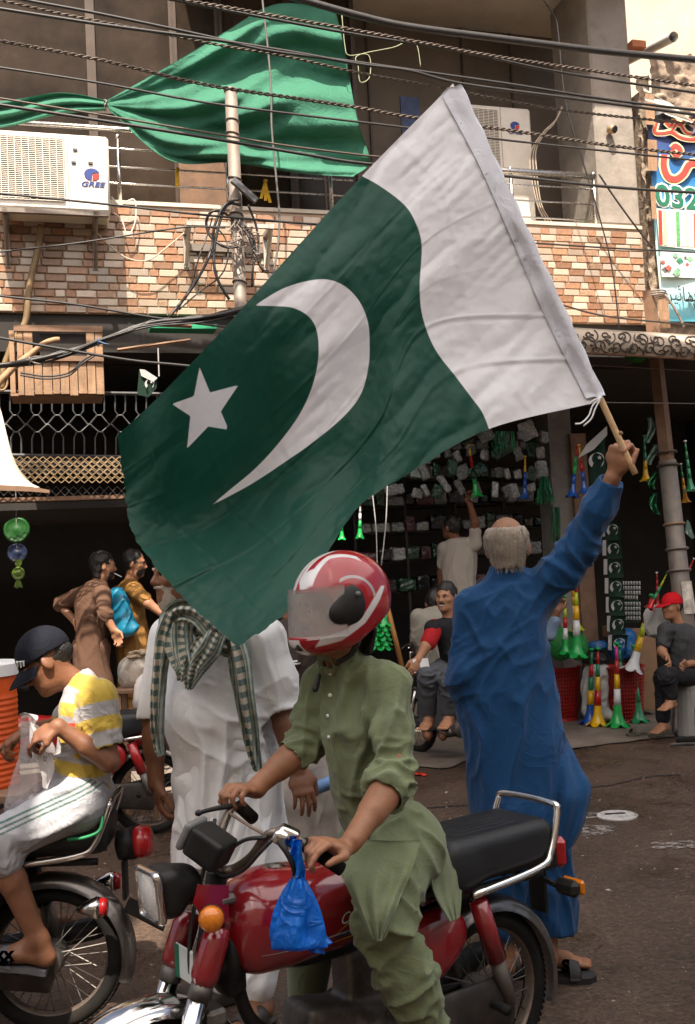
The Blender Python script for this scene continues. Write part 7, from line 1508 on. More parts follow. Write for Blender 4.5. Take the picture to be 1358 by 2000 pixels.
# ------------------------------------------------------------------ people by the shops
def simple_person(label, jt, hf, skin, shirt, pants, shirt_rows, sleeve, vox=0.009, hair=M_hair, beard=0, must=0, hands=True, hairlen=0.0, feet=None, pr=(0.10, 0.085, 0.07), folds=0.012, seed=0, tunic=False, hu=V(0, 0, 1), cap=False):
    pr_ = root('person', np.array([*(jt['la']+jt['ra'])[:2]/2, 0]), label, 'person'); j = jt; lo, hi = bounds(list(j.values()), 0.24)
    S = Sdf(lo, hi, vox*0.8); A = head_sdf(S, j['head'], hf, hu); S.cone(j['neck']-V(0, 0, .03), j['head']-V(0, 0, .04), 0.055, 0.052, 0.03); S.slab(j['neck']-V(0, 0, 0.12), j['pel'], j['ls']-j['rs'], 0.10, 0.06, 0.11, 0.08)
    for s in 'lr':
        S.chain([j['neck']-V(0, 0, .07), j[s+'s'], j[s+'e'], j[s+'w']], [0.05, 0.048, 0.042, 0.03]); S.chain([j[s+'h'], j[s+'k'], j[s+'a']], [0.085, 0.06, 0.042])
        if hands: d = nrm(j[s+'w']-j[s+'e']); hand_sdf(S, j[s+'w'], d+V(0, 0, -0.1), np.cross(d, V(0, 0, 1))*(-1 if s == 'l' else 1)+V(0, 0, -.3), 1 if s == 'l' else -1, sc=1.05, curl=(30, 40, 25))
        a = j[s+'a']; fd = nrm(np.array(feet if feet is not None else hf)*V(1, 1, 0)); hz_ = a-V(0, 0, 0.075); foot_sdf(S, a, hz_-fd*0.05, hz_+fd*0.19)
    sdf_obj('body', S, skin, pr_)
    if not cap: hair_cap(j['head'], A, hf, hu, 1.0, pr_, hair, length=hairlen, vox=0.007)
    face_bits(A, 1, pr_, j['head'], hf, hu, beard=beard, must=must)
    S = Sdf(lo, hi, vox); rows_sdf(S, shirt_rows, 0.05)
    for s in 'lr':
        t = sleeve[0 if s == 'l' else 1]; e = j[s+'s']*(1-min(t, 1))+j[s+'e']*min(t, 1); S.cone(j['neck']-V(0, 0, .05), j[s+'s'], 0.055, 0.066, 0.04); S.chain([j[s+'s'], e], [0.07, 0.062], 0.03)
        if t > 1: S.cone(j[s+'e'], j[s+'e']*(2-t)+j[s+'w']*(t-1), 0.06, 0.054, 0.02)
    c = (j['ls']+j['rs'])/2; regs = [(c-V(0, 0.1, 0.2), 0.2, V(0.4, 0, 1), 0.07, folds), (c-V(0, .1, 0.45), 0.22, V(-0.2, 0, 1), 0.07, folds), (j['le'], 0.12, V(0.8, 0, 0.5), 0.045, folds), (j['re'], 0.12, V(0.8, 0, -.5), 0.045, folds)]
    sdf_obj('tunic' if tunic else 'shirt', S, shirt, pr_, regs, seed)
    S = Sdf(lo, hi, vox); S.cone(j['lh'], j['rh'], pr[0], None, 0.04)
    for s in 'lr': S.chain([j[s+'h'], j[s+'k'], j[s+'a']+V(0, 0, 0.05)], list(pr), 0.03)
    sdf_obj('trousers', S, pants, pr_, [(j['lk'], 0.16, V(1, 0, 0.3), 0.05, 0.014), (j['rk'], 0.16, V(1, 0, -.3), 0.05, 0.014)], seed+1)
    return pr_, A
def J(Y, **k): return {n: W(v[0], v[1], Y+(v[2] if len(v) > 2 else 0)) for n, v in k.items()}
# smoking man in brown, back half turned
M_brn = cloth_mat('brown_cotton', (0.115, 0.062, 0.04), 0.8); M_tan = cloth_mat('mustard_cotton', (0.25, 0.125, 0.035), 0.8)
Y = 8.75
p1, A1 = simple_person('man in dark brown tunic with hand on hip smoking in the left doorway', J(Y, head=(202, 1105), neck=(192, 1130), ls=(150, 1165, .12), rs=(200, 1160, -.1), le=(118, 1180, .2), lw=(148, 1215, .12), re=(205, 1200, -.2), rw=(222, 1230, -.2), pel=(180, 1250), lh=(165, 1265), rh=(192, 1265), lk=(165, 1350), rk=(195, 1350), la=(165, 1428), ra=(197, 1430)),
    nrm(V(0.85, 0.4, -0.1)), M_skin3, M_brn, M_brn, [(1140, 165, 210, Y, .09), (1165, 148, 212, Y, .12), (1220, 148, 208, Y, .14), (1290, 148, 212, Y, .15), (1340, 148, 222, Y, .16), (1385, 150, 226, Y, .16)], (1.1, 1.2), hairlen=0.03, beard=0.01, tunic=True, seed=11)
MB().tube([A1(0.0, 0.098, -0.058), A1(0.01, 0.16, -0.085)], 0.005, 6).obj('cigarette', M_white, p1)
Y = 8.95
p2, A2 = simple_person('man in mustard tunic with a blue bundle under his arm beside the smoker', J(Y, head=(262, 1100), neck=(255, 1128), ls=(232, 1160, .1), rs=(262, 1152, -.12), le=(235, 1210, .1), lw=(228, 1240, -.1), re=(290, 1178, -.2), rw=(318, 1200, -.2), pel=(262, 1250), lh=(250, 1265), rh=(275, 1265), lk=(252, 1350), rk=(275, 1350), la=(252, 1425), ra=(277, 1427)),
    nrm(V(0.95, 0.1, -0.15)), M_skin3, M_tan, M_tan, [(1140, 236, 268, Y, .09), (1160, 230, 280, Y, .12), (1215, 236, 286, Y, .14), (1250, 238, 296, Y, .15), (1300, 236, 304, Y, .16), (1350, 236, 306, Y, .16)], (1.0, 0.8), must=1, beard=0.005, tunic=True, seed=13)
S = Sdf(W(235, 1195, 8.7)-0.35, W(235, 1195, 8.7)+0.35, 0.01); S.slab(W(228, 1160, 8.72), W(245, 1230, 8.7), V(1, 0, 0), 0.07, 0.06, 0.12, 0.07, 0); bo_ = root('blue_bundle', W(240, 1235, 8.7), 'shiny turquoise bundle carried by the man in mustard', 'bundle'); sdf_obj('bundle_cloth', S, mat('turquoise_satin', (0.006, 0.13, 0.22), 0.35, var=0.3, scale=6), bo_, [(W(237, 1195, 8.6), 0.2, V(0.4, 0, 1), 0.05, 0.02)])
# smiling man seated on the parked motorcycle
Y = 8.3; M_jean = cloth_mat('grey_denim', (0.075, 0.08, 0.09), 0.8, var=0.2)
p3, A3 = simple_person('smiling young man in red and black shirt seated on the parked motorcycle', J(Y, head=(872, 1166), neck=(878, 1205), ls=(905, 1228, .1), rs=(846, 1228, -.05), le=(920, 1290, .1), lw=(905, 1320), re=(832, 1262, -.15), rw=(818, 1288, -.2), pel=(885, 1300, .1), lh=(900, 1310, .05), rh=(868, 1308, .05), lk=(878, 1330, -.3), rk=(835, 1322, -.25), la=(876, 1400, -.2), ra=(838, 1402, -.1)),
    nrm(V(-0.5, -0.85, -0.02)), M_skin3, cloth_mat('black_vest', (0.014, 0.014, 0.016)), M_jean, [(1212, 862, 898, Y, .08), (1232, 848, 912, Y, .10), (1270, 856, 914, Y+.03, .12), (1310, 862, 914, Y+.08, .13)], (0.0, 0.0), beard=0, must=1, feet=V(-0.4, -1, 0), pr=(0.095, 0.078, 0.065), seed=15, vox=0.008, hands=True)
S = Sdf(W(846, 1230, Y)-0.25, W(846, 1230, Y)+0.3, 0.008); S.chain([W(850, 1226, Y-.04), W(838, 1254, Y-.12)], [0.072, 0.066], 0.02); S.chain([W(903, 1228, Y+.08), W(915, 1258, Y+.1)], [0.07, 0.064], 0.02); sdf_obj('red_sleeve', S, cloth_mat('red_jersey', (0.33, 0.012, 0.016)), p3)
MB().tube([A3(-0.018, 0.0975, -0.060), A3(0, 0.1015, -0.0615), A3(0.018, 0.0975, -0.060)], 0.0024, 6).obj('teeth', M_white, p3)
pa_ = root('paper_sheet', W(822, 1298, 8.05), 'white paper in the hand of the smiling man', 'paper'); MB().grid([[W(806+s*30+t*4, 1288+t*26-s*3, 8.06+0.02*math.sin(3*s)) for t in (0, .33, .66, 1)] for s in np.linspace(0, 1, 6)], 0.002).obj('sheet', M_white, pa_)
# hunched man in grey shirt behind him
Y = 8.95
p4, A4 = simple_person('man in pale grey shirt bending with his back turned behind the smiling man', J(Y, head=(850, 1178, .25), neck=(850, 1200, .1), ls=(818, 1205), rs=(885, 1205), le=(815, 1250), lw=(822, 1290, .1), re=(890, 1250), rw=(885, 1290, .1), pel=(850, 1290), lh=(835, 1300), rh=(865, 1300), lk=(835, 1350), rk=(865, 1350), la=(835, 1428), ra=(865, 1428)),
    nrm(V(0.1, 1, -0.6)), M_skin2, cloth_mat('pale_grey_cotton', (0.24, 0.225, 0.19)), M_jean, [(1190, 828, 872, Y+.05, .08), (1210, 815, 888, Y, .12), (1250, 812, 890, Y, .14), (1300, 815, 888, Y, .14)], (1.0, 1.0), seed=17)
# man in white reaching up inside the shop
Y = 10.6
p5, A5 = simple_person('shopkeeper in cream shirt reaching up to the goods inside the shop', J(Y, head=(882, 1030), neck=(895, 1058), ls=(928, 1062, -.05), rs=(868, 1072, .05), le=(928, 1020, -.1), lw=(918, 985, -.15), re=(862, 1120, .1), rw=(862, 1160, .1), pel=(898, 1180), lh=(885, 1190), rh=(912, 1190), lk=(888, 1270), rk=(912, 1270), la=(888, 1350), ra=(912, 1350)),
    nrm(V(-0.7, 0.7, 0.1)), M_skin2, cloth_mat('cream_shirt', (0.42, 0.37, 0.32)), M_jean, [(1055, 872, 925, Y, .09), (1085, 864, 932, Y, .13), (1140, 864, 930, Y, .14), (1200, 864, 932, Y, .15)], (0.55, 0.6), seed=19)
# seated vendor in red cap
Y = 9.5; M_char = cloth_mat('charcoal_jersey', (0.052, 0.052, 0.056)); M_blk = cloth_mat('black_cotton', (0.016, 0.016, 0.018))
p6, A6 = simple_person('vendor in red cap and charcoal T-shirt sitting with crossed legs on a stool', J(Y, head=(1313, 1184), neck=(1328, 1218), ls=(1372, 1240, .08), rs=(1300, 1232, -.06), le=(1378, 1290, .05), lw=(1340, 1298, -.15), re=(1293, 1272, -.12), rw=(1302, 1284, -.22), pel=(1352, 1315, .12), lh=(1372, 1322, .1), rh=(1335, 1322, .08), lk=(1300, 1320, -.32), rk=(1296, 1322, -.2), la=(1310, 1368, -.3), ra=(1296, 1412, -.2)),
    nrm(V(-0.92, -0.35, -0.08)), M_skin3, M_char, M_blk, [(1222, 1310, 1350, Y, .08), (1245, 1298, 1372, Y, .11), (1290, 1302, 1375, Y+.03, .13), (1325, 1312, 1380, Y+.1, .14)], (0.6, 0.62), must=0, feet=V(-0.7, -0.7, 0), pr=(0.10, 0.08, 0.066), seed=21, vox=0.008, cap=True)
sh = [c for c in p6.children if c.name.startswith('shirt')][0]; bpy.context.view_layer.update()
def on_shirt(x, y, off=0.004):
    o = _C-np.array(_wl(p6)); ok, loc, nn_, _ = sh.ray_cast(Vector(o.tolist()), Vector(nrm(ray(x, y)).tolist())); return V(*loc)+V(*nn_)*off+np.array(_wl(p6)) if ok else W(x, y, Y-.2)
for tx, yy in (('LIMITLESS', 1237), ('ADVENTURE', 1251)): text_mesh(tx, 0.052, lambda p: on_shirt(1320+p[0]*170, yy-p[1]*215+p[0]*8), 0.0, 'shirt_lettering', M_black, p6, bold=0.001)
cp = root('baseball_cap', A6(0, 0, 0.06), 'bright red cap on the seated vendor', 'cap'); r, f, u = hframe(V(-0.92, -0.35, -0.08)); X3 = np.array([r, f, u]); S = Sdf(A6(0, 0, .05)-0.25, A6(0, 0, .05)+0.25, 0.006)
S.ell(A6(0, -0.010, 0.040), X3, (0.088, 0.108, 0.092), 0); S.half(A6(0, 0.0, 0.022), -u+0.12*f); S.slab(A6(0, 0.07, 0.03), A6(0, 0.165, 0.012), r, 0.07, 0.008, 0.06, 0.007, 0.01); M_rcap = cloth_mat('red_twill', (0.52, 0.008, 0.014)); sdf_obj('crown', S, M_rcap, cp)
S = Sdf(A6(0, 0, 0)-0.2, A6(0, 0, 0)+0.2, 0.007); S.ell(A6(0, -0.035, 0.0), X3, (0.079, 0.078, 0.06), 0); S.half(A6(0, 0, .03), u); S.ell(A6(0, 0.04, -0.01), X3, (0.1, 0.05, 0.06), 0, cut=True); sdf_obj('hair', S, M_hair, p6)
for (a, b), lab in (((G(1248, 1440), G(1226, 1436)), 0), ((G(1310, 1440), G(1272, 1436)), 1)):
    pass
M_olv = mat('olive_slipper', (0.085, 0.075, 0.055), 0.7, var=0.2)
q = root('slipper', G(1240, 1440), 'empty olive slipper on the ground beside the vendor', 'slipper'); a, b = G(1262, 1437), G(1226, 1441); a[2] = b[2] = 0.012; sandal(a, b, q, M_olv, name='sole', w=0.055)
a, b = G(1316, 1440), G(1268, 1443); a[2] = b[2] = 0.012; sandal(a, b, p6, M_olv, w=0.055)
# arm of a seller behind the man in blue
Y = 9.7; pz = root('person', W(1060, 1400, Y)*V(1, 1, 0), 'seller in pale blue shirt mostly hidden behind the man in blue', 'person'); Wz = lambda x, y, d=0.0: W(x, y, Y+d)
S = Sdf(*bounds([Wz(1020, 1150), Wz(1110, 1430)], 0.25), 0.01); A = head_sdf(S, Wz(1035, 1180), V(0.6, -0.8, 0), V(0, 0, 1)); S.cone(Wz(1035, 1195), Wz(1030, 1230), 0.055); S.slab(Wz(1030, 1235), Wz(1030, 1320), V(1, 0, 0), 0.15, 0.09, 0.14, 0.1); S.chain([Wz(1050, 1235), Wz(1072, 1235, -.1), Wz(1090, 1192, -.15)], [0.05, 0.042, 0.03]); hand_sdf(S, Wz(1090, 1192, -.15), V(0.4, 0, 1), V(0, -1, 0), 1, sc=1.0, curl=(50, 50, 30)); S.chain([Wz(1030, 1320), Wz(1060, 1350, -.3), Wz(1060, 1425, -.3)], [0.09, 0.06, 0.045])
sdf_obj('body', S, M_skin2, pz); hair_cap(Wz(1035, 1180), A, V(0.6, -0.8, 0), V(0, 0, 1), 1, pz)
S = Sdf(*bounds([Wz(1020, 1200), Wz(1100, 1340)], 0.25), 0.01); S.slab(Wz(1030, 1235), Wz(1030, 1330), V(1, 0, 0), 0.17, 0.11, 0.16, 0.12, 0); S.chain([Wz(1045, 1235), Wz(1072, 1240, -.1), Wz(1084, 1212, -.14)], [0.07, 0.06, 0.052], 0.03); sdf_obj('shirt', S, cloth_mat('pale_blue_cotton', (0.17, 0.23, 0.32)), pz, [(Wz(1070, 1235, -.2), 0.15, V(0.5, 0, 1), 0.05, 0.012)])
# ================================================================== goods of the stall
HC = dict(G=(0.012, 0.36, 0.07), D=(0.02, 0.22, 0.09), Y=(0.75, 0.42, 0.008), R=(0.45, 0.01, 0.012), B=(0.008, 0.07, 0.33), W=(0.72, 0.72, 0.72), L=(0.42, 0.50, 0.02), P=(0.62, 0.015, 0.22), O=(0.62, 0.26, 0.01))
_hm = {}
def horn_mesh(i, c):
    if (i, c) in _hm: return _hm[(i, c)]
    m = mat('horn_plastic_'+c, HC[c], 0.3, var=0.05, scale=6, coat=0.3)
    mb = MB(); N = 36
    if i == 0:
        prof = [(0.118, 0.0), (0.098, 0.008), (0.072, 0.035), (0.052, 0.075), (0.040, 0.12), (0.033, 0.19)]; v = []
        for k, (r, z) in enumerate(prof):
            for q in range(N):
                a = 2*math.pi*q/N; pt = (abs(math.cos(3*a)))**0.6; rr_ = r*(1-(0.30*(1-pt) if k == 0 else 0.14*(1-pt) if k == 1 else 0)); zz = z+(0.035*(1-pt) if k == 0 else 0.012*(1-pt) if k == 1 else 0)
                v.append(V(rr_*math.cos(a), rr_*math.sin(a), zz))
        mb.raw(v, [(k*N+q, k*N+(q+1) % N, (k+1)*N+(q+1) % N, (k+1)*N+q) for k in range(5) for q in range(N)])
    elif i == 5: mb.lathe([(0.008, 0.70), (0.008, 0.715), (0.024, 0.718), (0.026, 0.732), (0.018, 0.74), (0.002, 0.74)], 18)
    else:
        z = [0, 0.19, 0.33, 0.46, 0.58, 0.70]; R = lambda q: np.interp(q, [0.19, 0.45, 0.70], [0.033, 0.023, 0.011]); mb.lathe([(R(z[i])-0.0012*(i > 1), z[i]+0.0005), (R((z[i]+z[i+1])/2), (z[i]+z[i+1])/2), (R(z[i+1]), z[i+1])], 18)
    o = mb.obj('t', m, None, smooth=True); me = o.data; bpy.data.objects.remove(o); _hm[(i, c)] = me; return me
def horn(label, base, axis, cols, length=0.74, group='plastic horns at the stall'):
    o = root('plastic_horn', base, label, 'horn', group); o.rotation_mode = 'QUATERNION'; o.rotation_quaternion = Vector(nrm(axis).tolist()).to_track_quat('Z', 'X'); o.scale = [length/0.74]*3
    for i, c in enumerate(cols):
        p = bpy.data.objects.new('bell' if i == 0 else 'mouthpiece' if i == 5 else 'segment', horn_mesh(i, c)); COL.objects.link(p); p.parent = o
    return o
def stand_horn(label, px, py, pt, cols):
    b = G(px, py); b[2] = 0.013; t = W(pt[0], pt[1], b[1]); horn(label, b, t-b, cols, np.linalg.norm(t-b))
stand_horn('standing horn with blue bell and yellow and green bands', 1153, 1417, (1156, 1266), 'BYDRDG'); stand_horn('standing horn with yellow bell and red and green bands', 1168, 1420, (1168, 1264), 'YRYDRG')
stand_horn('standing horn with bright green bell, white, yellow, red and pink bands', 1207, 1422, (1204, 1254), 'GWYRPG'); stand_horn('standing horn with yellow bell hidden behind the green-belled one', 1217, 1411, (1210, 1260), 'YYDDDG'); stand_horn('plain green horn standing before the red basket', 1248, 1413, (1237, 1259), 'DDDDDG')
def two(label, a, b, cols, Y): A_, B_ = W(*a, Y), W(*b, Y); horn(label, A_, B_-A_, cols, np.linalg.norm(B_-A_))
two('horn with green bell and white and red bands over the left basket', (1105, 1278), (1104, 1163), 'GWRLLG', 10.15); two('horn with green bell and white, yellow and lime bands over the left basket', (1127, 1284), (1125, 1122), 'GWYLRR', 10.1); two('horn with lime bell and pink top behind the left basket', (1128, 1232), (1115, 1122), 'LWOOPP', 10.35)
two('long leaning horn with white bell in the right basket', (1234, 1312), (1274, 1160), 'WYLRRG', 10.2); two('green and lime horn leaning behind the red cap', (1268, 1190), (1304, 1118), 'RDDLLD', 9.6); two('red horn standing in the dark behind the leaning horn', (1285, 1190), (1283, 1117), 'RRRRRW', 10.0); two('red horn slanting at the right edge by the pole', (1330, 1150), (1356, 1090), 'RRRRRW', 9.9)
two('hanging horn with green bell and white band left of the helmet top', (703, 1053), (704, 972), 'GGWWRR', 9.4); two('hanging green horn partly behind the flag corner', (668, 1055), (667, 985), 'GGGGGG', 9.45); two('hanging horn with green bell, red and yellow bands inside the shop', (932, 972), (916, 868), 'GGRRYY', 10.4); two('hanging horn with blue bell and yellow tip inside the shop', (1025, 975), (1026, 890), 'BBBYYY', 10.2)
two('hanging horn with blue bell, green and red bands by the shop pillar', (1118, 972), (1127, 870), 'BBGGRR', 9.6); two('hanging horn with blue bell, red and yellow bands by the shop pillar', (1143, 964), (1131, 868), 'BBRRYY', 9.55); two('dim green horn hanging at the far right of the shop', (1350, 960), (1338, 860), 'DDDDDW', 9.9); two('dim yellow horn hanging at the far right of the shop', (1340, 982), (1330, 905), 'OOODDW', 10.0); two('narrow green and yellow horn in the dark behind the raised hand', (1262, 940), (1258, 850), 'YYDDDD', 10.0)
for lab, px, k in (('stack of green plastic horn bells right of the helmet', 735, 5), ('shorter stack of green plastic horn bells beside the first', 752, 4)):
    o = root('horn_bell_stack', W(px, 1270, 8.6), lab, 'horn')
    for i in range(k+2): q = bpy.data.objects.new('bell', horn_mesh(0, 'G')); COL.objects.link(q); q.parent = o; q.location = (0, 0, 0.028*i*1.4); q.scale = (0.62, 0.62, 0.8); q.rotation_euler = (0, 0, i*0.7)
    MB().tube([W(px, 1240, 8.6), W(px+2, 1195, 8.6)], [0.02, 0.012], 10).obj('stem', _mats['horn_plastic_G'], o, smooth=True)
# ---- red lattice baskets
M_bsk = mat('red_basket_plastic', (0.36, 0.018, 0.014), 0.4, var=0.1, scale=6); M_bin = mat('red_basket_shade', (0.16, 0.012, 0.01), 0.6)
def basket(label, c, r0, r1, h):
    o = root('plastic_basket', c, label, 'basket', 'red lattice baskets at the stall'); M = lambda p: np.array(c)+p
    MB().lathe([(r0-0.012, 0.004), (r1-0.014, h-0.02)], 32, M).obj('shaded_inside', M_bin, o, smooth=True)  # darker red solid paints the shade seen through the lattice
    b = MB(); n = 44
    for k in range(n):
        a = 2*math.pi*k/n; w = 0.006
        b.tube([M(V(r0*math.cos(a), r0*math.sin(a), 0.0)), M(V(r1*math.cos(a), r1*math.sin(a), h-0.03))], w, 4, caps=False)
    for z in np.linspace(0.03, h-0.07, 13): r = r0+(r1-r0)*z/h; b.tube([M(V((r+0.002)*math.cos(a), (r+0.002)*math.sin(a), z)) for a in np.linspace(0, 6.283, 33)[:-1]], 0.0055, 4, closed=True)
    q = b.obj('lattice', M_bsk, o, smooth=True); q['kind'] = 'stuff'
    MB().lathe([(r1-0.01, h-0.05), (r1+0.006, h-0.045), (r1+0.008, h-0.01), (r1+0.02, h-0.006), (r1+0.02, h+0.004), (r1-0.008, h+0.004), (r1-0.012, h-0.04)], 40, M, caps=False).obj('rim', M_bsk, o, smooth=True)
    MB().lathe([(r0+0.004, 0.0), (r0+0.006, 0.02), (r0-0.004, 0.024)], 40, M, caps=False).obj('base_ring', M_bsk, o, smooth=True); return o
def gp(px, py): q = G(px, py); q[2] = 0.013; return q
basket('red lattice basket behind the man in blue', gp(1103, 1412)+V(0, 0.15, 0), 0.16, 0.215, 0.55); basket('red lattice basket beside the seated vendor', gp(1232, 1414)+V(0, 0.15, 0), 0.165, 0.205, 0.55)
# ---- sacks, bags, cartons, tins
def blob(name, part_, label, cat, m, parts, regs, vox=0.011, seed=0, grp=None):
    P = [q[0] for q in parts]; S = Sdf(*bounds(P, 0.35), vox)
    for q in parts: S.ell(q[0], I3, q[1], 0.05)
    S.half((0, 0, 0.013), V(0, 0, -1)); o = root(name, np.array(P).mean(0), label, cat, grp); sdf_obj(part_, S, m, o, regs, seed); return o
M_sack = mat('white_woven_sack', (0.50, 0.49, 0.47), 0.6, var=0.1, scale=20, bump=0.4, bscale=120, dirt=(0.25, 0.22, 0.19), dirt_amt=0.6, dscale=5); Y = 10.5
blob('woven_sack', 'sack_cloth', 'white woven sack standing between the two red baskets', 'sack', M_sack, [(W(1165, 1385, Y), (.15, .12, .16)), (W(1164, 1345, Y), (.145, .12, .17)), (W(1165, 1312, Y), (.13, .11, .10)), (W(1190, 1398, Y-.1), (.05, .05, .05))], [(W(1165, 1350, Y-.12), 0.3, V(0.2, 0, 1), 0.07, 0.022), (W(1165, 1310, Y-.1), 0.15, V(1, 0, .3), 0.05, 0.015)])
blob('plastic_bag', 'bag_film', 'black plastic bag lying on the white sack', 'bag', mat('black_polythene', (0.012, 0.012, 0.013), 0.3, var=0.2), [(W(1162, 1288, Y), (.13, .1, .07))], [(W(1162, 1285, Y-.1), 0.2, V(1, 0, .4), 0.05, 0.02)])
M_bl = mat('blue_stall_polythene', (0.005, 0.10, 0.30), 0.35, var=0.25)
blob('plastic_bag', 'bag_film', 'blue plastic bundle below the open carton', 'bag', M_bl, [(W(1212, 1265, Y+.2), (.14, .12, .14)), (W(1225, 1245, Y+.25), (.1, .1, .1))], [(W(1212, 1265, Y), 0.25, V(.6, 0, 1), 0.06, 0.025)]); blob('plastic_bag', 'bag_film', 'small blue plastic bundle behind the black bag', 'bag', M_bl, [(W(1170, 1262, Y+.25), (.12, .1, .06))], [(W(1170, 1262, Y+.1), 0.2, V(1, 0, .5), 0.05, 0.02)])
M_net = mat('green_net', (0.015, 0.20, 0.035), 0.6, var=0.5, scale=60, bump=1.0, bscale=60)
blob('netted_goods', 'net', 'green netted goods heaped behind the left basket', 'net bag', M_net, [(W(1095, 1258, 10.45), (.14, .12, .17)), (W(1130, 1262, 10.45), (.10, .1, .15))], [(W(1110, 1260, 9.8), 0.3, V(1, 0, .3), 0.04, 0.02)])
blob('woven_sack', 'sack_cloth', 'pale sack bulging behind the seated vendor', 'sack', M_sack, [(W(1285, 1220, 9.75), (.13, .1, .13)), (W(1278, 1200, 9.75), (.09, .08, .09))], [(W(1285, 1215, 9.6), 0.25, V(.5, 0, 1), 0.06, 0.025)])
M_card = mat('brown_cardboard', (0.26, 0.155, 0.085), 0.85, var=0.12, scale=5, dirt=(0.14, 0.08, 0.05), dirt_amt=0.5, dscale=4)
def carton(label, xa, xb, ya, yb, Y, dp, flap=None):
    a, b = W(xa, yb, Y), W(xb, ya, Y); o = root('cardboard_box', (a+b)/2*V(1, 1, 0)+V(0, 0, a[2]), label, 'box', 'cartons at the stall'); q = MB(); M = lambda p: p[0]*FU+p[1]*V(-math.sin(FA), math.cos(FA), 0)+V(*a[:2], 0)+V(0, 0, p[2])
    w = (b[0]-a[0])/math.cos(FA); q.bbox((0, 0, a[2]), (w, dp, b[2]), 0.006, M); q.obj('carton', M_card, o, fixn=True)
    if flap: MB().prism(flap, lambda p: W(p[0], p[1], Y-.04), lambda p: W(p[0], p[1], Y-.032)).obj('flap', M_card, o, fixn=True)
carton('small open carton with a raised flap under the crescent bunting', 1190, 1216, 1222, 1245, 10.8, .15, [(1199, 1208), (1213, 1216), (1204, 1242), (1187, 1232)]); carton('wide cardboard box above the blue bundle', 1213, 1258, 1228, 1255, 10.85, .25); carton('tall cardboard box behind the right basket', 1256, 1284, 1244, 1388, 10.75, .3)
o = root('tin_pack', W(1233, 1212, 10.9), 'shrink-wrapped stack of silver tins in the dark shop', 'tins'); b = MB()
for r in range(8):
    for c in range(7):
        if r == 4 and c > 5: continue
        q = W(1217+c*5.4, 1211-r*9.4-(3 if r > 3 else 0), 10.9); b.lathe([(0.002, 0), (0.012, 0), (0.0125, 0.004), (0.0125, 0.034), (0.011, 0.038), (0.002, 0.038)], 8, lambda p: q+p)
q = b.obj('tins', mat('tin_metal', (0.5, 0.5, 0.5), 0.3, 0.9), o, smooth=True); q['kind'] = 'stuff'
MB().bbox((-0.02, 0.02, -0.02), (0.185, 0.1, 0.40), 0.01, lambda p: W(1217, 1214, 10.9)+p).obj('card_tray', mat('dark_green_card', (0.02, 0.06, 0.035), 0.5), o)
# ---- stool
S = Sdf(W(1350, 1390, 9.25)-0.4, W(1350, 1390, 9.25)+0.4, 0.009); c = G(1352, 1442); c = V(c[0]+0.06, c[1]+0.14, 0); a0 = c+V(0, 0, 0.016); a1 = c+V(0, 0, 0.47)
S.slab(a0, a1, V(1, 0, 0), 0.21, 0.19, 0.165, 0.15, 0, 0.08); S.slab(a0-V(0, 0, .1), a1-V(0, 0, 0.03), V(1, 0, 0), 0.195, 0.175, 0.15, 0.135, cut=True)
for an in (0.15, 1.72, 3.29, 4.86): d = V(math.cos(an), math.sin(an), 0); S.slab(c+d*0.2-V(0, 0, .05), c+d*0.17+V(0, 0, 0.25), V(-d[1], d[0], 0), 0.075, 0.09, 0.05, 0.09, cut=True)
for k in range(26): an = k*2*math.pi/26; d = V(math.cos(an), math.sin(an), 0); S.cone(c+V(0.213*d[0], 0.193*d[1], 0.02), c+V(0.168*d[0], 0.153*d[1], 0.44), 0.006, None, cut=True)
o = root('plastic_stool', c, 'grey ribbed plastic stool under the seated vendor', 'stool'); sdf_obj('stool_shell', S, mat('grey_stool_plastic', (0.24, 0.235, 0.22), 0.5, var=0.08), o)
# ---- bunting and small flags with crescents
M_dgr = cloth_mat('dark_green_print', (0.012, 0.032, 0.022)); M_pwh = cloth_mat('print_offwhite', (0.42, 0.41, 0.40))
def crescent(parent, cx, cy, r, Y, m=M_pwh):
    a = np.linspace(R_(-55), R_(235), 24); out = [(cx+r*math.cos(t), cy-r*math.sin(t)*1.0) for t in a]; inn = [(cx+0.22*r+0.80*r*math.cos(t), cy-0.28*r-0.80*r*math.sin(t)) for t in np.linspace(R_(225), R_(-45), 24)]
    rot = lambda p: (cx+(p[0]-cx)*0.8-(p[1]-cy)*0.6*-1*0-0, p[1]); pl = [(x, y) for x, y in out+inn]
    MB().raw([W(x, y, Y) for x, y in out]+[W(x, y, Y) for x, y in inn[::-1]], [(i, i+1, 24+i+1, 24+i) for i in range(23)]).obj('crescent', m, parent)
    st = []
    for k in range(10): t = R_(90+k*36); rr_ = r*(0.34 if k % 2 == 0 else 0.14); st.append((cx+0.42*r+rr_*math.cos(t), cy-0.42*r-rr_*math.sin(t)))
    MB().raw([W(x, y, Y) for x, y in st], [tuple(range(10))]).obj('star', m, parent)
o = root('crescent_bunting', W(1195, 1260, 10.6), 'vertical strip of dark bunting printed with pale crescents and stars', 'bunting')
for k in range(7):
    y = 1018+k*37; x = 1182+k*2.2
    MB().grid([[W(x+30*s+2*math.sin(y+t*3), y+36*t, 10.6+0.02*math.sin(4*s+k)) for t in np.linspace(0, 1, 5)] for s in np.linspace(0, 1, 5)], 0.002).obj('bunting_flag', M_dgr, o, smooth=True); MB().grid([[W(x-7+7*s, y+30*t, 10.59) for t in (0, 1)] for s in (0, 1)], 0.002).obj('bunting_edge', M_pwh, o); crescent(o, x+14, y+18, 11, 10.56)
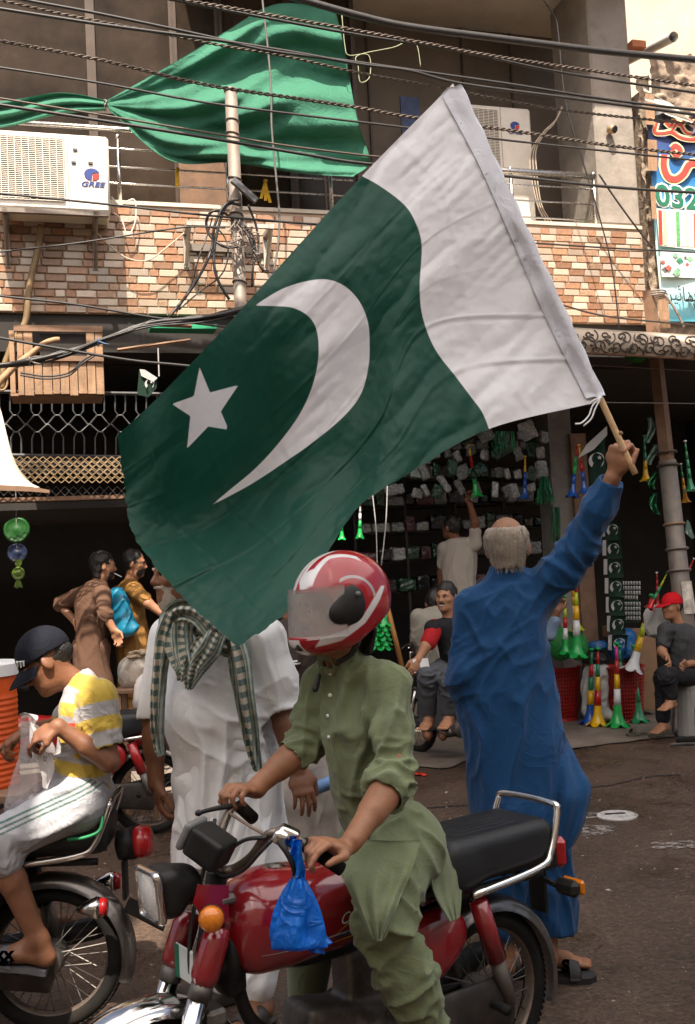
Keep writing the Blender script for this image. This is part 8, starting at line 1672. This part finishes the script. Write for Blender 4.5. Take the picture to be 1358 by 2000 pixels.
o = root('small_flag', W(1165, 950, 9.5), 'small dark crescent flag hanging beside the raised hand', 'flag'); MB().grid([[W(1150+32*s+3*t, 855+30*(1-s)+80*t-10*s, 9.5+0.03*math.sin(5*s)) for t in np.linspace(0, 1, 6)] for s in np.linspace(0, 1, 8)], 0.002).obj('flag_cloth', M_dgr, o, smooth=True); MB().prism([(1129, 895), (1146, 868), (1186, 832), (1186, 850), (1160, 878)], lambda p: W(*p, 9.46), lambda p: W(*p, 9.465)).obj('white_band', M_pwh, o); crescent(o, 1165, 900, 15, 9.455)
o = root('small_flag', W(1345, 1040, 9.6), 'small crescent flag at the right edge beside the pole', 'flag'); MB().prism([(1342, 1015), (1346, 1018), (1357, 1050), (1352, 1053), (1338, 1040)], lambda p: W(*p, 9.45), lambda p: W(*p, 9.455)).obj('flag_cloth', mat('grey_green_print', (0.08, 0.15, 0.11), 0.7), o); crescent(o, 1346, 1040, 5, 9.44)
o = root('flag_packet', W(290, 750, 8.2), 'packet of small printed flags hanging above the big flag edge', 'flag packet'); MB().prism([(272, 722), (282, 724), (308, 740), (306, 758), (290, 776), (268, 770)], lambda p: W(*p, 8.2), lambda p: W(*p, 8.24)).obj('packet', M_dgr, o, fixn=True); MB().prism([(273, 721), (283, 722), (308, 738), (300, 746), (276, 734)], lambda p: W(*p, 8.18), lambda p: W(*p, 8.199)).obj('white_band', M_pwh, o, fixn=True); crescent(o, 292, 750, 9, 8.17); MB().tube([W(309, 680, 8.2), W(311, 735, 8.2)], 0.006, 5).obj('cord', M_pwh, o)
# ---- shelves and packets in the shop
def shelf(px0, px1, pys, n, label):
    u0, u1 = fp(px0, 1000, n)[0], fp(px1, 1000, n)[0]; o = root('shop_shelf', fw((u0+u1)/2, n, 0.02), label, 'shelf')
    for py in pys: z = fp((px0+px1)/2, py, n)[1]; fbox(MB(), u0, u1, n-0.35, n, z-0.02, z).obj('shelf_board', M_dark, o, fixn=True)
    for k in range(5): u = u0+(u1-u0)*k/4; fbox(MB(), u-0.015, u+0.015, n+0.002, n+0.03, 0.02, 3.3).obj('upright', M_dark, o, fixn=True)
    return [(u0, u1, fp((px0+px1)/2, py, n)[1], n) for py in pys]
sh_ = shelf(690, 1075, (880, 935, 985, 1035, 1090, 1150), -1.7, 'dim wall of shelves packed with wrapped goods in the shop'); rk = random.Random(5)
pm = [mat('packet_%d' % i, c, 0.25, var=0.6, scale=30, bump=0.5, bscale=40, spec=0.7) for i, c in enumerate(((0.17, 0.175, 0.17), (0.05, 0.085, 0.06), (0.28, 0.28, 0.27), (0.015, 0.015, 0.017), (0.09, 0.07, 0.05), (0.01, 0.045, 0.025), (0.08, 0.03, 0.035)))]
_pk = {}
for ri, (u0, u1, z, n) in enumerate(sh_):
    u = u0+0.03; on = 0
    while u < u1-0.12:
        w = rk.choice((0.11, 0.15, 0.2)); h = rk.choice((0.10, 0.14, 0.17)); i = rk.choice((0, 0, 1, 2, 2, 3, 4, 5, 6)); key = (w, h, i)
        if key not in _pk:
            S = Sdf((-0.02, -0.16, -0.02), (w+0.02, 0.02, h+0.02), 0.012); S.box((w/2, -0.07, h/2), I3, (w/2, 0.07, h/2), 0.02); t = sdf_obj('t', S, pm[i], None, [((w/2, 0, h/2), 0.2, V(1, 0, .4), 0.05, 0.016)], i, local=True); _pk[key] = t.data; bpy.data.objects.remove(t)
        q = bpy.data.objects.new('wrapped_packet', _pk[key]); COL.objects.link(q); q.location = Vector(fw(u, n-0.08, z+0.002).tolist()); q.rotation_euler = (0, 0, FA+math.pi*0); tag(q, '%s wrapped packet, %s from the left on the %s shop shelf' % (('grey', 'dark green', 'white', 'black', 'brown', 'deep green', 'maroon')[i], 'first second third fourth fifth sixth seventh eighth ninth tenth eleventh twelfth thirteenth fourteenth fifteenth sixteenth seventeenth eighteenth nineteenth twentieth'.split()[min(on, 19)], ('topmost', 'second', 'third', 'fourth', 'fifth', 'lowest')[ri]), 'packet', 'wrapped packets on the shop shelves'); u += w+0.012; on += 1
rk = random.Random(31); keys = [k for k in _pk if k[2] in (0, 1, 2, 5)]
for k in range(64):   # strings of packets hung in front of the shelves
    px, py = 712+(k % 16)*22.5+rk.uniform(-6, 6), 862+(k//16)*36+rk.uniform(-8, 8); q = bpy.data.objects.new('hanging_packet', _pk[rk.choice(keys)]); COL.objects.link(q)
    q.location = Vector(W(px, py, 10.35+rk.uniform(-.1, .15)).tolist()); q.rotation_euler = (rk.uniform(-.3, .3), rk.uniform(-.5, .5), FA+rk.uniform(-.4, .4)); q.scale = (rk.uniform(.5, .9), 0.35, rk.uniform(.8, 1.2)); tag(q, 'small shiny packet strung up before the shop shelves', 'packet', 'packets strung up in the shop')
def tinsel(name, label, px, py, Y, m, n=26, ln=55, spread=22, top=6):
    o = root(name, W(px, py, Y), label, 'streamers'); b = MB(); r_ = random.Random(px)
    for k in range(n):
        a = r_.uniform(-1, 1); b.grid([[W(px+a*(top+(spread-top)*t)+s*2.2, py+t*ln*r_.uniform(0.85, 1.05)+s, Y+0.05*math.sin(k+4*t)+0.01*s) for s in (0, 1)] for t in np.linspace(0, 1, 5)])
    q = b.obj('strands', m, o); q['kind'] = 'stuff'; return o
M_foil = mat('green_foil', (0.03, 0.22, 0.09), 0.22, 0.5, var=0.5, scale=20); M_clr = mat('pale_green_film', (0.22, 0.34, 0.27), 0.2, var=0.6, scale=20, spec=0.8)
tinsel('streamer_bunch', 'bunch of glossy green streamers left of the white shop pillar', 1062, 930, 9.9, M_foil); tinsel('streamer_bunch', 'hanging dark green sheets in front of the shop pillar', 1090, 990, 9.7, mat('dark_green_film', (0.012, 0.08, 0.03), 0.3, var=0.5), 18, 70, 18, 14); tinsel('streamer_bunch', 'glinting green foil hung under the flag inside the shop', 985, 842, 9.9, M_foil, 22, 40, 22, 18)
for k, (x, y, h) in enumerate(((1268, 815, 50), (1274, 868, 40), (1278, 920, 36), (1281, 962, 44))):
    P = [[W(x+(s-0.5)*14*(0.6+0.4*math.sin(3.1*t))+6*math.sin(4*t+k), y+h*t, 9.65+0.05*math.sin(9*s+5*t)) for s in np.linspace(0, 1, 7)] for t in np.linspace(0, 1, 9)]; 
    if k == 0: o = root('film_streamer', W(1275, 900, 9.65), 'crumpled white and green film streamer left of the awning pole', 'streamers')
    MB().grid(P, 0.002).obj('film_piece', M_clr if k < 2 else M_foil, o, smooth=True)
P = [[W(1213+62*s, 683+(30-6*t)*math.sin(math.pi*s)**0.7*t+2, 9.3-0.16*math.sin(math.pi*s)*(1-abs(2*t-1))+0.02*math.sin(20*s*t)) for t in np.linspace(0, 1, 9)] for s in np.linspace(0, 1, 20)]; o = root('green_cloth_bag', W(1245, 690, 9.3), 'green cloth slung under the patterned awning', 'cloth'); MB().grid(P, 0.003).obj('cloth_sheet', cloth_mat('leaf_green_cotton', (0.03, 0.19, 0.03)), o, smooth=True)
for lab, x0, y0, x1, y1 in (('left of two ropes hanging in the shop above the helmet', 727, 950, 737, 1120), ('right of two ropes hanging in the shop above the helmet', 757, 935, 745, 1105)): tag(MB().tube(catmull([W(x0, y0-80, 9.3), W(x0, y0, 9.3), W((x0+x1)/2+3, (y0+y1)/2, 9.3), W(x1, y1, 9.3)], 6), 0.006, 5).obj('rope', M_pwh, None, smooth=True), lab, 'rope')
o = root('leaning_pole', W(785, 1300, 8.8), 'orange-brown pole leaning beside the green bells', 'pole'); MB().tube([W(752, 1165, 8.9), W(790, 1320, 8.7)], 0.022, 8).obj('stick', mat('orange_wood', (0.32, 0.14, 0.03), 0.6), o, smooth=True)
# ---- hanging toys at the left shop
o = root('hanging_disc_toy', W(33, 1000, 8.6), 'string of green, blue and lime disc toys hanging in the left shop', 'toy')
MB().tube([W(31, 960, 8.6), W(34, 1150, 8.6)], 0.003, 4).obj('string', M_pwh, o)
for nm, x, y, r_, c in (('green_disc', 33, 1035, 26, (0.014, 0.085, 0.016)), ('blue_disc', 34, 1080, 20, (0.008, 0.016, 0.045)), ('lime_disc', 36, 1120, 13, (0.07, 0.12, 0.01))):
    R = r_/FPX*8.6; b = MB(); b.lathe([(0.002, -0.008), (R*0.85, -0.008), (R, 0), (R*0.85, 0.008), (R*0.8, 0.004), (R*0.3, 0.004), (R*0.2, 0.01), (0.002, 0.01)], 28, placer(W(x, y, 8.6-0.01*(r_ == 13)), V(0.1, -1, 0.05))); b.obj(nm, mat(nm, c, 0.4, var=0.4, scale=30), o, smooth=True)
for dy, f_ in ((-17, -1), (17, 1)): MB().prism([(36-4, 1120+dy*0.75), (36+4, 1120+dy*0.75), (36+9, 1120+dy*1.6), (36-9, 1120+dy*1.6)], lambda p: W(*p, 8.59), lambda p: W(*p, 8.605)).obj('wrapper_end', _mats['lime_disc'], o, fixn=True)
# ---- orange cooler on a stand, bags on a stool behind the boy
o = root('water_cooler', W(-25, 1535, 5.0), 'ribbed orange water cooler with white lid at the left edge', 'cooler'); c = W(-28, 1535, 5.0); zt = W(-28, 1318, 5.0)[2]-c[2]; prof = []
for k in range(40): z = zt*k/39; prof.append((0.158+0.006*math.sin(k*math.pi)+(0.004 if k % 2 else 0) if z < zt*0.82 else 0.158, z))
MB().lathe(prof, 36, lambda p: c+p).obj('tank', mat('orange_plastic', (0.62, 0.085, 0.008), 0.4, var=0.08), o, auto=30); MB().lathe([(0.168, zt-0.005), (0.172, zt+0.05), (0.16, zt+0.062), (0.002, zt+0.064)], 36, lambda p: c+p).obj('lid', M_white, o, auto=30)
o = root('wooden_stand', c*V(1, 1, 0), 'wooden stand carrying the orange cooler', 'stand'); MB().bbox((-0.25, -0.25, c[2]-0.04), (0.25, 0.25, c[2]-0.001), 0.005, lambda p: c*V(1, 1, 0)+p).obj('top', M_wood2, o)
for sx in (-1, 1):
    for sy in (-1, 1): MB().box((sx*0.2-0.025, sy*0.2-0.025, 0), (sx*0.2+0.025, sy*0.2+0.025, c[2]-0.041), lambda p: c*V(1, 1, 0)+p).obj('leg', M_wood2, o)
Y = 7.4; M_cb = mat('clear_bag', (0.5, 0.46, 0.40), 0.25, var=0.3, scale=14, alpha=0.7, spec=0.6, bump=0.6, bscale=30); z0 = W(272, 1345, Y)[2]
o = blob('stuffed_bag', 'bag_film', 'clear plastic bag of rope on a wooden stool behind the man in white', 'bag', M_cb, [(W(270, 1318, Y), (.13, .11, .10)), (W(272, 1296, Y), (.10, .1, .09)), (W(245, 1310, Y), (.06, .06, .09))], [(W(270, 1310, Y-.1), 0.25, V(.4, 0, 1), 0.05, 0.018)], 0.01); b = MB(); r_ = random.Random(9)
for k in range(9): x, y = r_.uniform(255, 285), r_.uniform(1272, 1284); b.tube(catmull([W(x+r_.uniform(-12, 12), y+r_.uniform(-4, 6), Y-.06-r_.random()*.04) for _ in range(5)], 5), 0.011, 6)
q = b.obj('rope_coil', mat('hemp_rope', (0.36, 0.27, 0.18), 0.85), o, smooth=True); q['kind'] = 'stuff'
blob('stuffed_bag', 'bag_film', 'bulging white plastic bag hanging below the bag of rope', 'bag', mat('white_bag', (0.62, 0.58, 0.54), 0.35, var=0.1), [(W(288, 1365, Y-.2), (.11, .09, .14)), (W(292, 1335, Y-.2), (.08, .08, .08))], [(W(288, 1360, Y-.3), 0.25, V(.3, 0, 1), 0.05, 0.018)], 0.01, 3)
o = root('wooden_stool', W(272, 1420, Y)*V(1, 1, 0), 'small wooden stool under the bag of rope', 'stool'); cc = W(270, 1342, Y); MB().bbox((-0.16, -0.14, cc[2]-0.03), (0.16, 0.14, cc[2]), 0.004, lambda p: cc*V(1, 1, 0)+p).obj('seat', M_wood2, o)
for sx in (-1, 1):
    for sy in (-1, 1): MB().box((sx*0.12-0.02, sy*0.1-0.02, 0.0), (sx*0.12+0.02, sy*0.1+0.02, cc[2]-0.031), lambda p: cc*V(1, 1, 0)+p).obj('leg', M_wood, o)
# ================================================================== things on the road
c = G(1206, 1594); M_mh = mat('whitewashed_iron', (0.55, 0.52, 0.49), 0.7, var=0.2, scale=20, dirt=(0.1, 0.08, 0.07), dirt_amt=0.9, dscale=12); o = root('manhole_cover', c, 'whitewashed round manhole cover set in the road', 'manhole cover'); MB().lathe([(0.13, -0.02), (0.13, 0.008), (0.118, 0.012), (0.114, 0.006), (0.002, 0.007)], 36, lambda p: c+p).obj('lid', M_mh, o, auto=30); MB().bbox((-0.07, 0.02, 0.0075), (0.06, 0.05, 0.011), 0.002, lambda p: c+p).obj('slot', M_black, o)
def patch(pts, m, z, name, n=1):
    C_ = np.array([G(x, y)[:2] for x, y in pts]); c2 = C_.mean(0); r_ = random.Random(int(pts[0][0])); out = []
    for i in range(len(C_)):
        a, b_ = C_[i], C_[(i+1) % len(C_)]
        for t in np.linspace(0, 1, 9)[:-1]: q = a+(b_-a)*t; out.append(V(*(q+(q-c2)*r_.uniform(-0.12, 0.1)), z))
    return struct(MB().raw(out+[V(*c2, z)], [(i, (i+1) % len(out), len(out)) for i in range(len(out))]).obj(name, m))
def worn(name, col):
    m = mat(name, col, 0.8, var=0.2, scale=9); t = m.node_tree; N = t.nodes; L = t.links; n = N.new('ShaderNodeTexNoise'); n.inputs['Scale'].default_value = 16; n.inputs['Detail'].default_value = 8; n.inputs['Roughness'].default_value = 0.75; tc = N.new('ShaderNodeTexCoord'); L.new(tc.outputs['Object'], n.inputs['Vector']); r = N.new('ShaderNodeMapRange'); r.inputs['From Min'].default_value = 0.46; r.inputs['From Max'].default_value = 0.56; L.new(n.outputs['Fac'], r.inputs['Value']); L.new(r.outputs[0], N['Principled BSDF'].inputs['Alpha']); return m
M_worn = worn('worn_white_paint', (0.27, 0.23, 0.20))
patch([(1130, 1612), (1198, 1614), (1200, 1628), (1135, 1636)], M_worn, 0.005, 'road_paint'); patch([(1272, 1646), (1420, 1640), (1420, 1656), (1280, 1660)], M_worn, 0.005, 'road_paint'); patch([(1120, 1590), (1175, 1588), (1172, 1598), (1120, 1602)], M_worn, 0.005, 'road_paint')
patch([(240, 1550), (310, 1545), (312, 1568), (240, 1572)], M_worn, 0.005, 'road_paint'); patch([(245, 1600), (320, 1590), (318, 1602), (250, 1612)], M_worn, 0.005, 'road_paint')
M_crk = mat('crack_dark', (0.012, 0.01, 0.009), 0.9)
for pts in ([(1100, 1548), (1160, 1538), (1190, 1535), (1225, 1527), (1255, 1520), (1285, 1516), (1330, 1514)], [(820, 1580), (860, 1577), (905, 1574), (960, 1572)]):
    Q = catmull([G(x, y) for x, y in pts], 10); r_ = random.Random(3); P = []
    for q in Q: w = 0.006+0.010*r_.random(); j_ = r_.uniform(-0.012, 0.012); P.append([q+V(0, -w+j_, 0.004), q+V(0, w+j_, 0.004)])
    struct(MB().grid(P).obj('road_crack', M_crk))
o = root('litter', G(822, 1515), 'crumpled red wrapper lying on the road', 'litter'); S = Sdf(G(822, 1515)-0.08, G(822, 1515)+0.08, 0.006); S.slab(G(812, 1514)+V(0, 0, .012), G(832, 1517)+V(0, 0, .012), V(0, 1, 0), 0.03, 0.012, 0.02, 0.01, 0); sdf_obj('wrapper', S, mat('red_wrapper', (0.55, 0.03, 0.02), 0.3, var=0.4, scale=40), o, [(G(822, 1515), 0.1, V(1, 1, 0), 0.02, 0.008)])
b = MB(); r_ = random.Random(12)
for k in range(900):
    x, y = r_.uniform(-2.6, 3.4), 2.0+7.0*r_.random()**1.3; s_ = r_.uniform(0.002, 0.0065)*(2.2 if r_.random() < 0.03 else 1); a = r_.random()*3; ca, sa = math.cos(a)*s_*1.8, math.sin(a)*s_*1.8
    b.raw([V(x-ca, y-sa, 0.0015), V(x+sa*.5, y-ca*.5, 0.0015), V(x+ca, y+sa, 0.0015), V(x-sa*.5, y+ca*.5, 0.0015), V(x, y, 0.002+s_*0.7)], [(0, 1, 4), (1, 2, 4), (2, 3, 4), (3, 0, 4)])
tag(b.obj('road_grit', mat('pale_grit', (0.36, 0.30, 0.25), 0.9, var=0.5, scale=3)), 'pale grit and chaff scattered over the road', 'grit', kind='stuff')
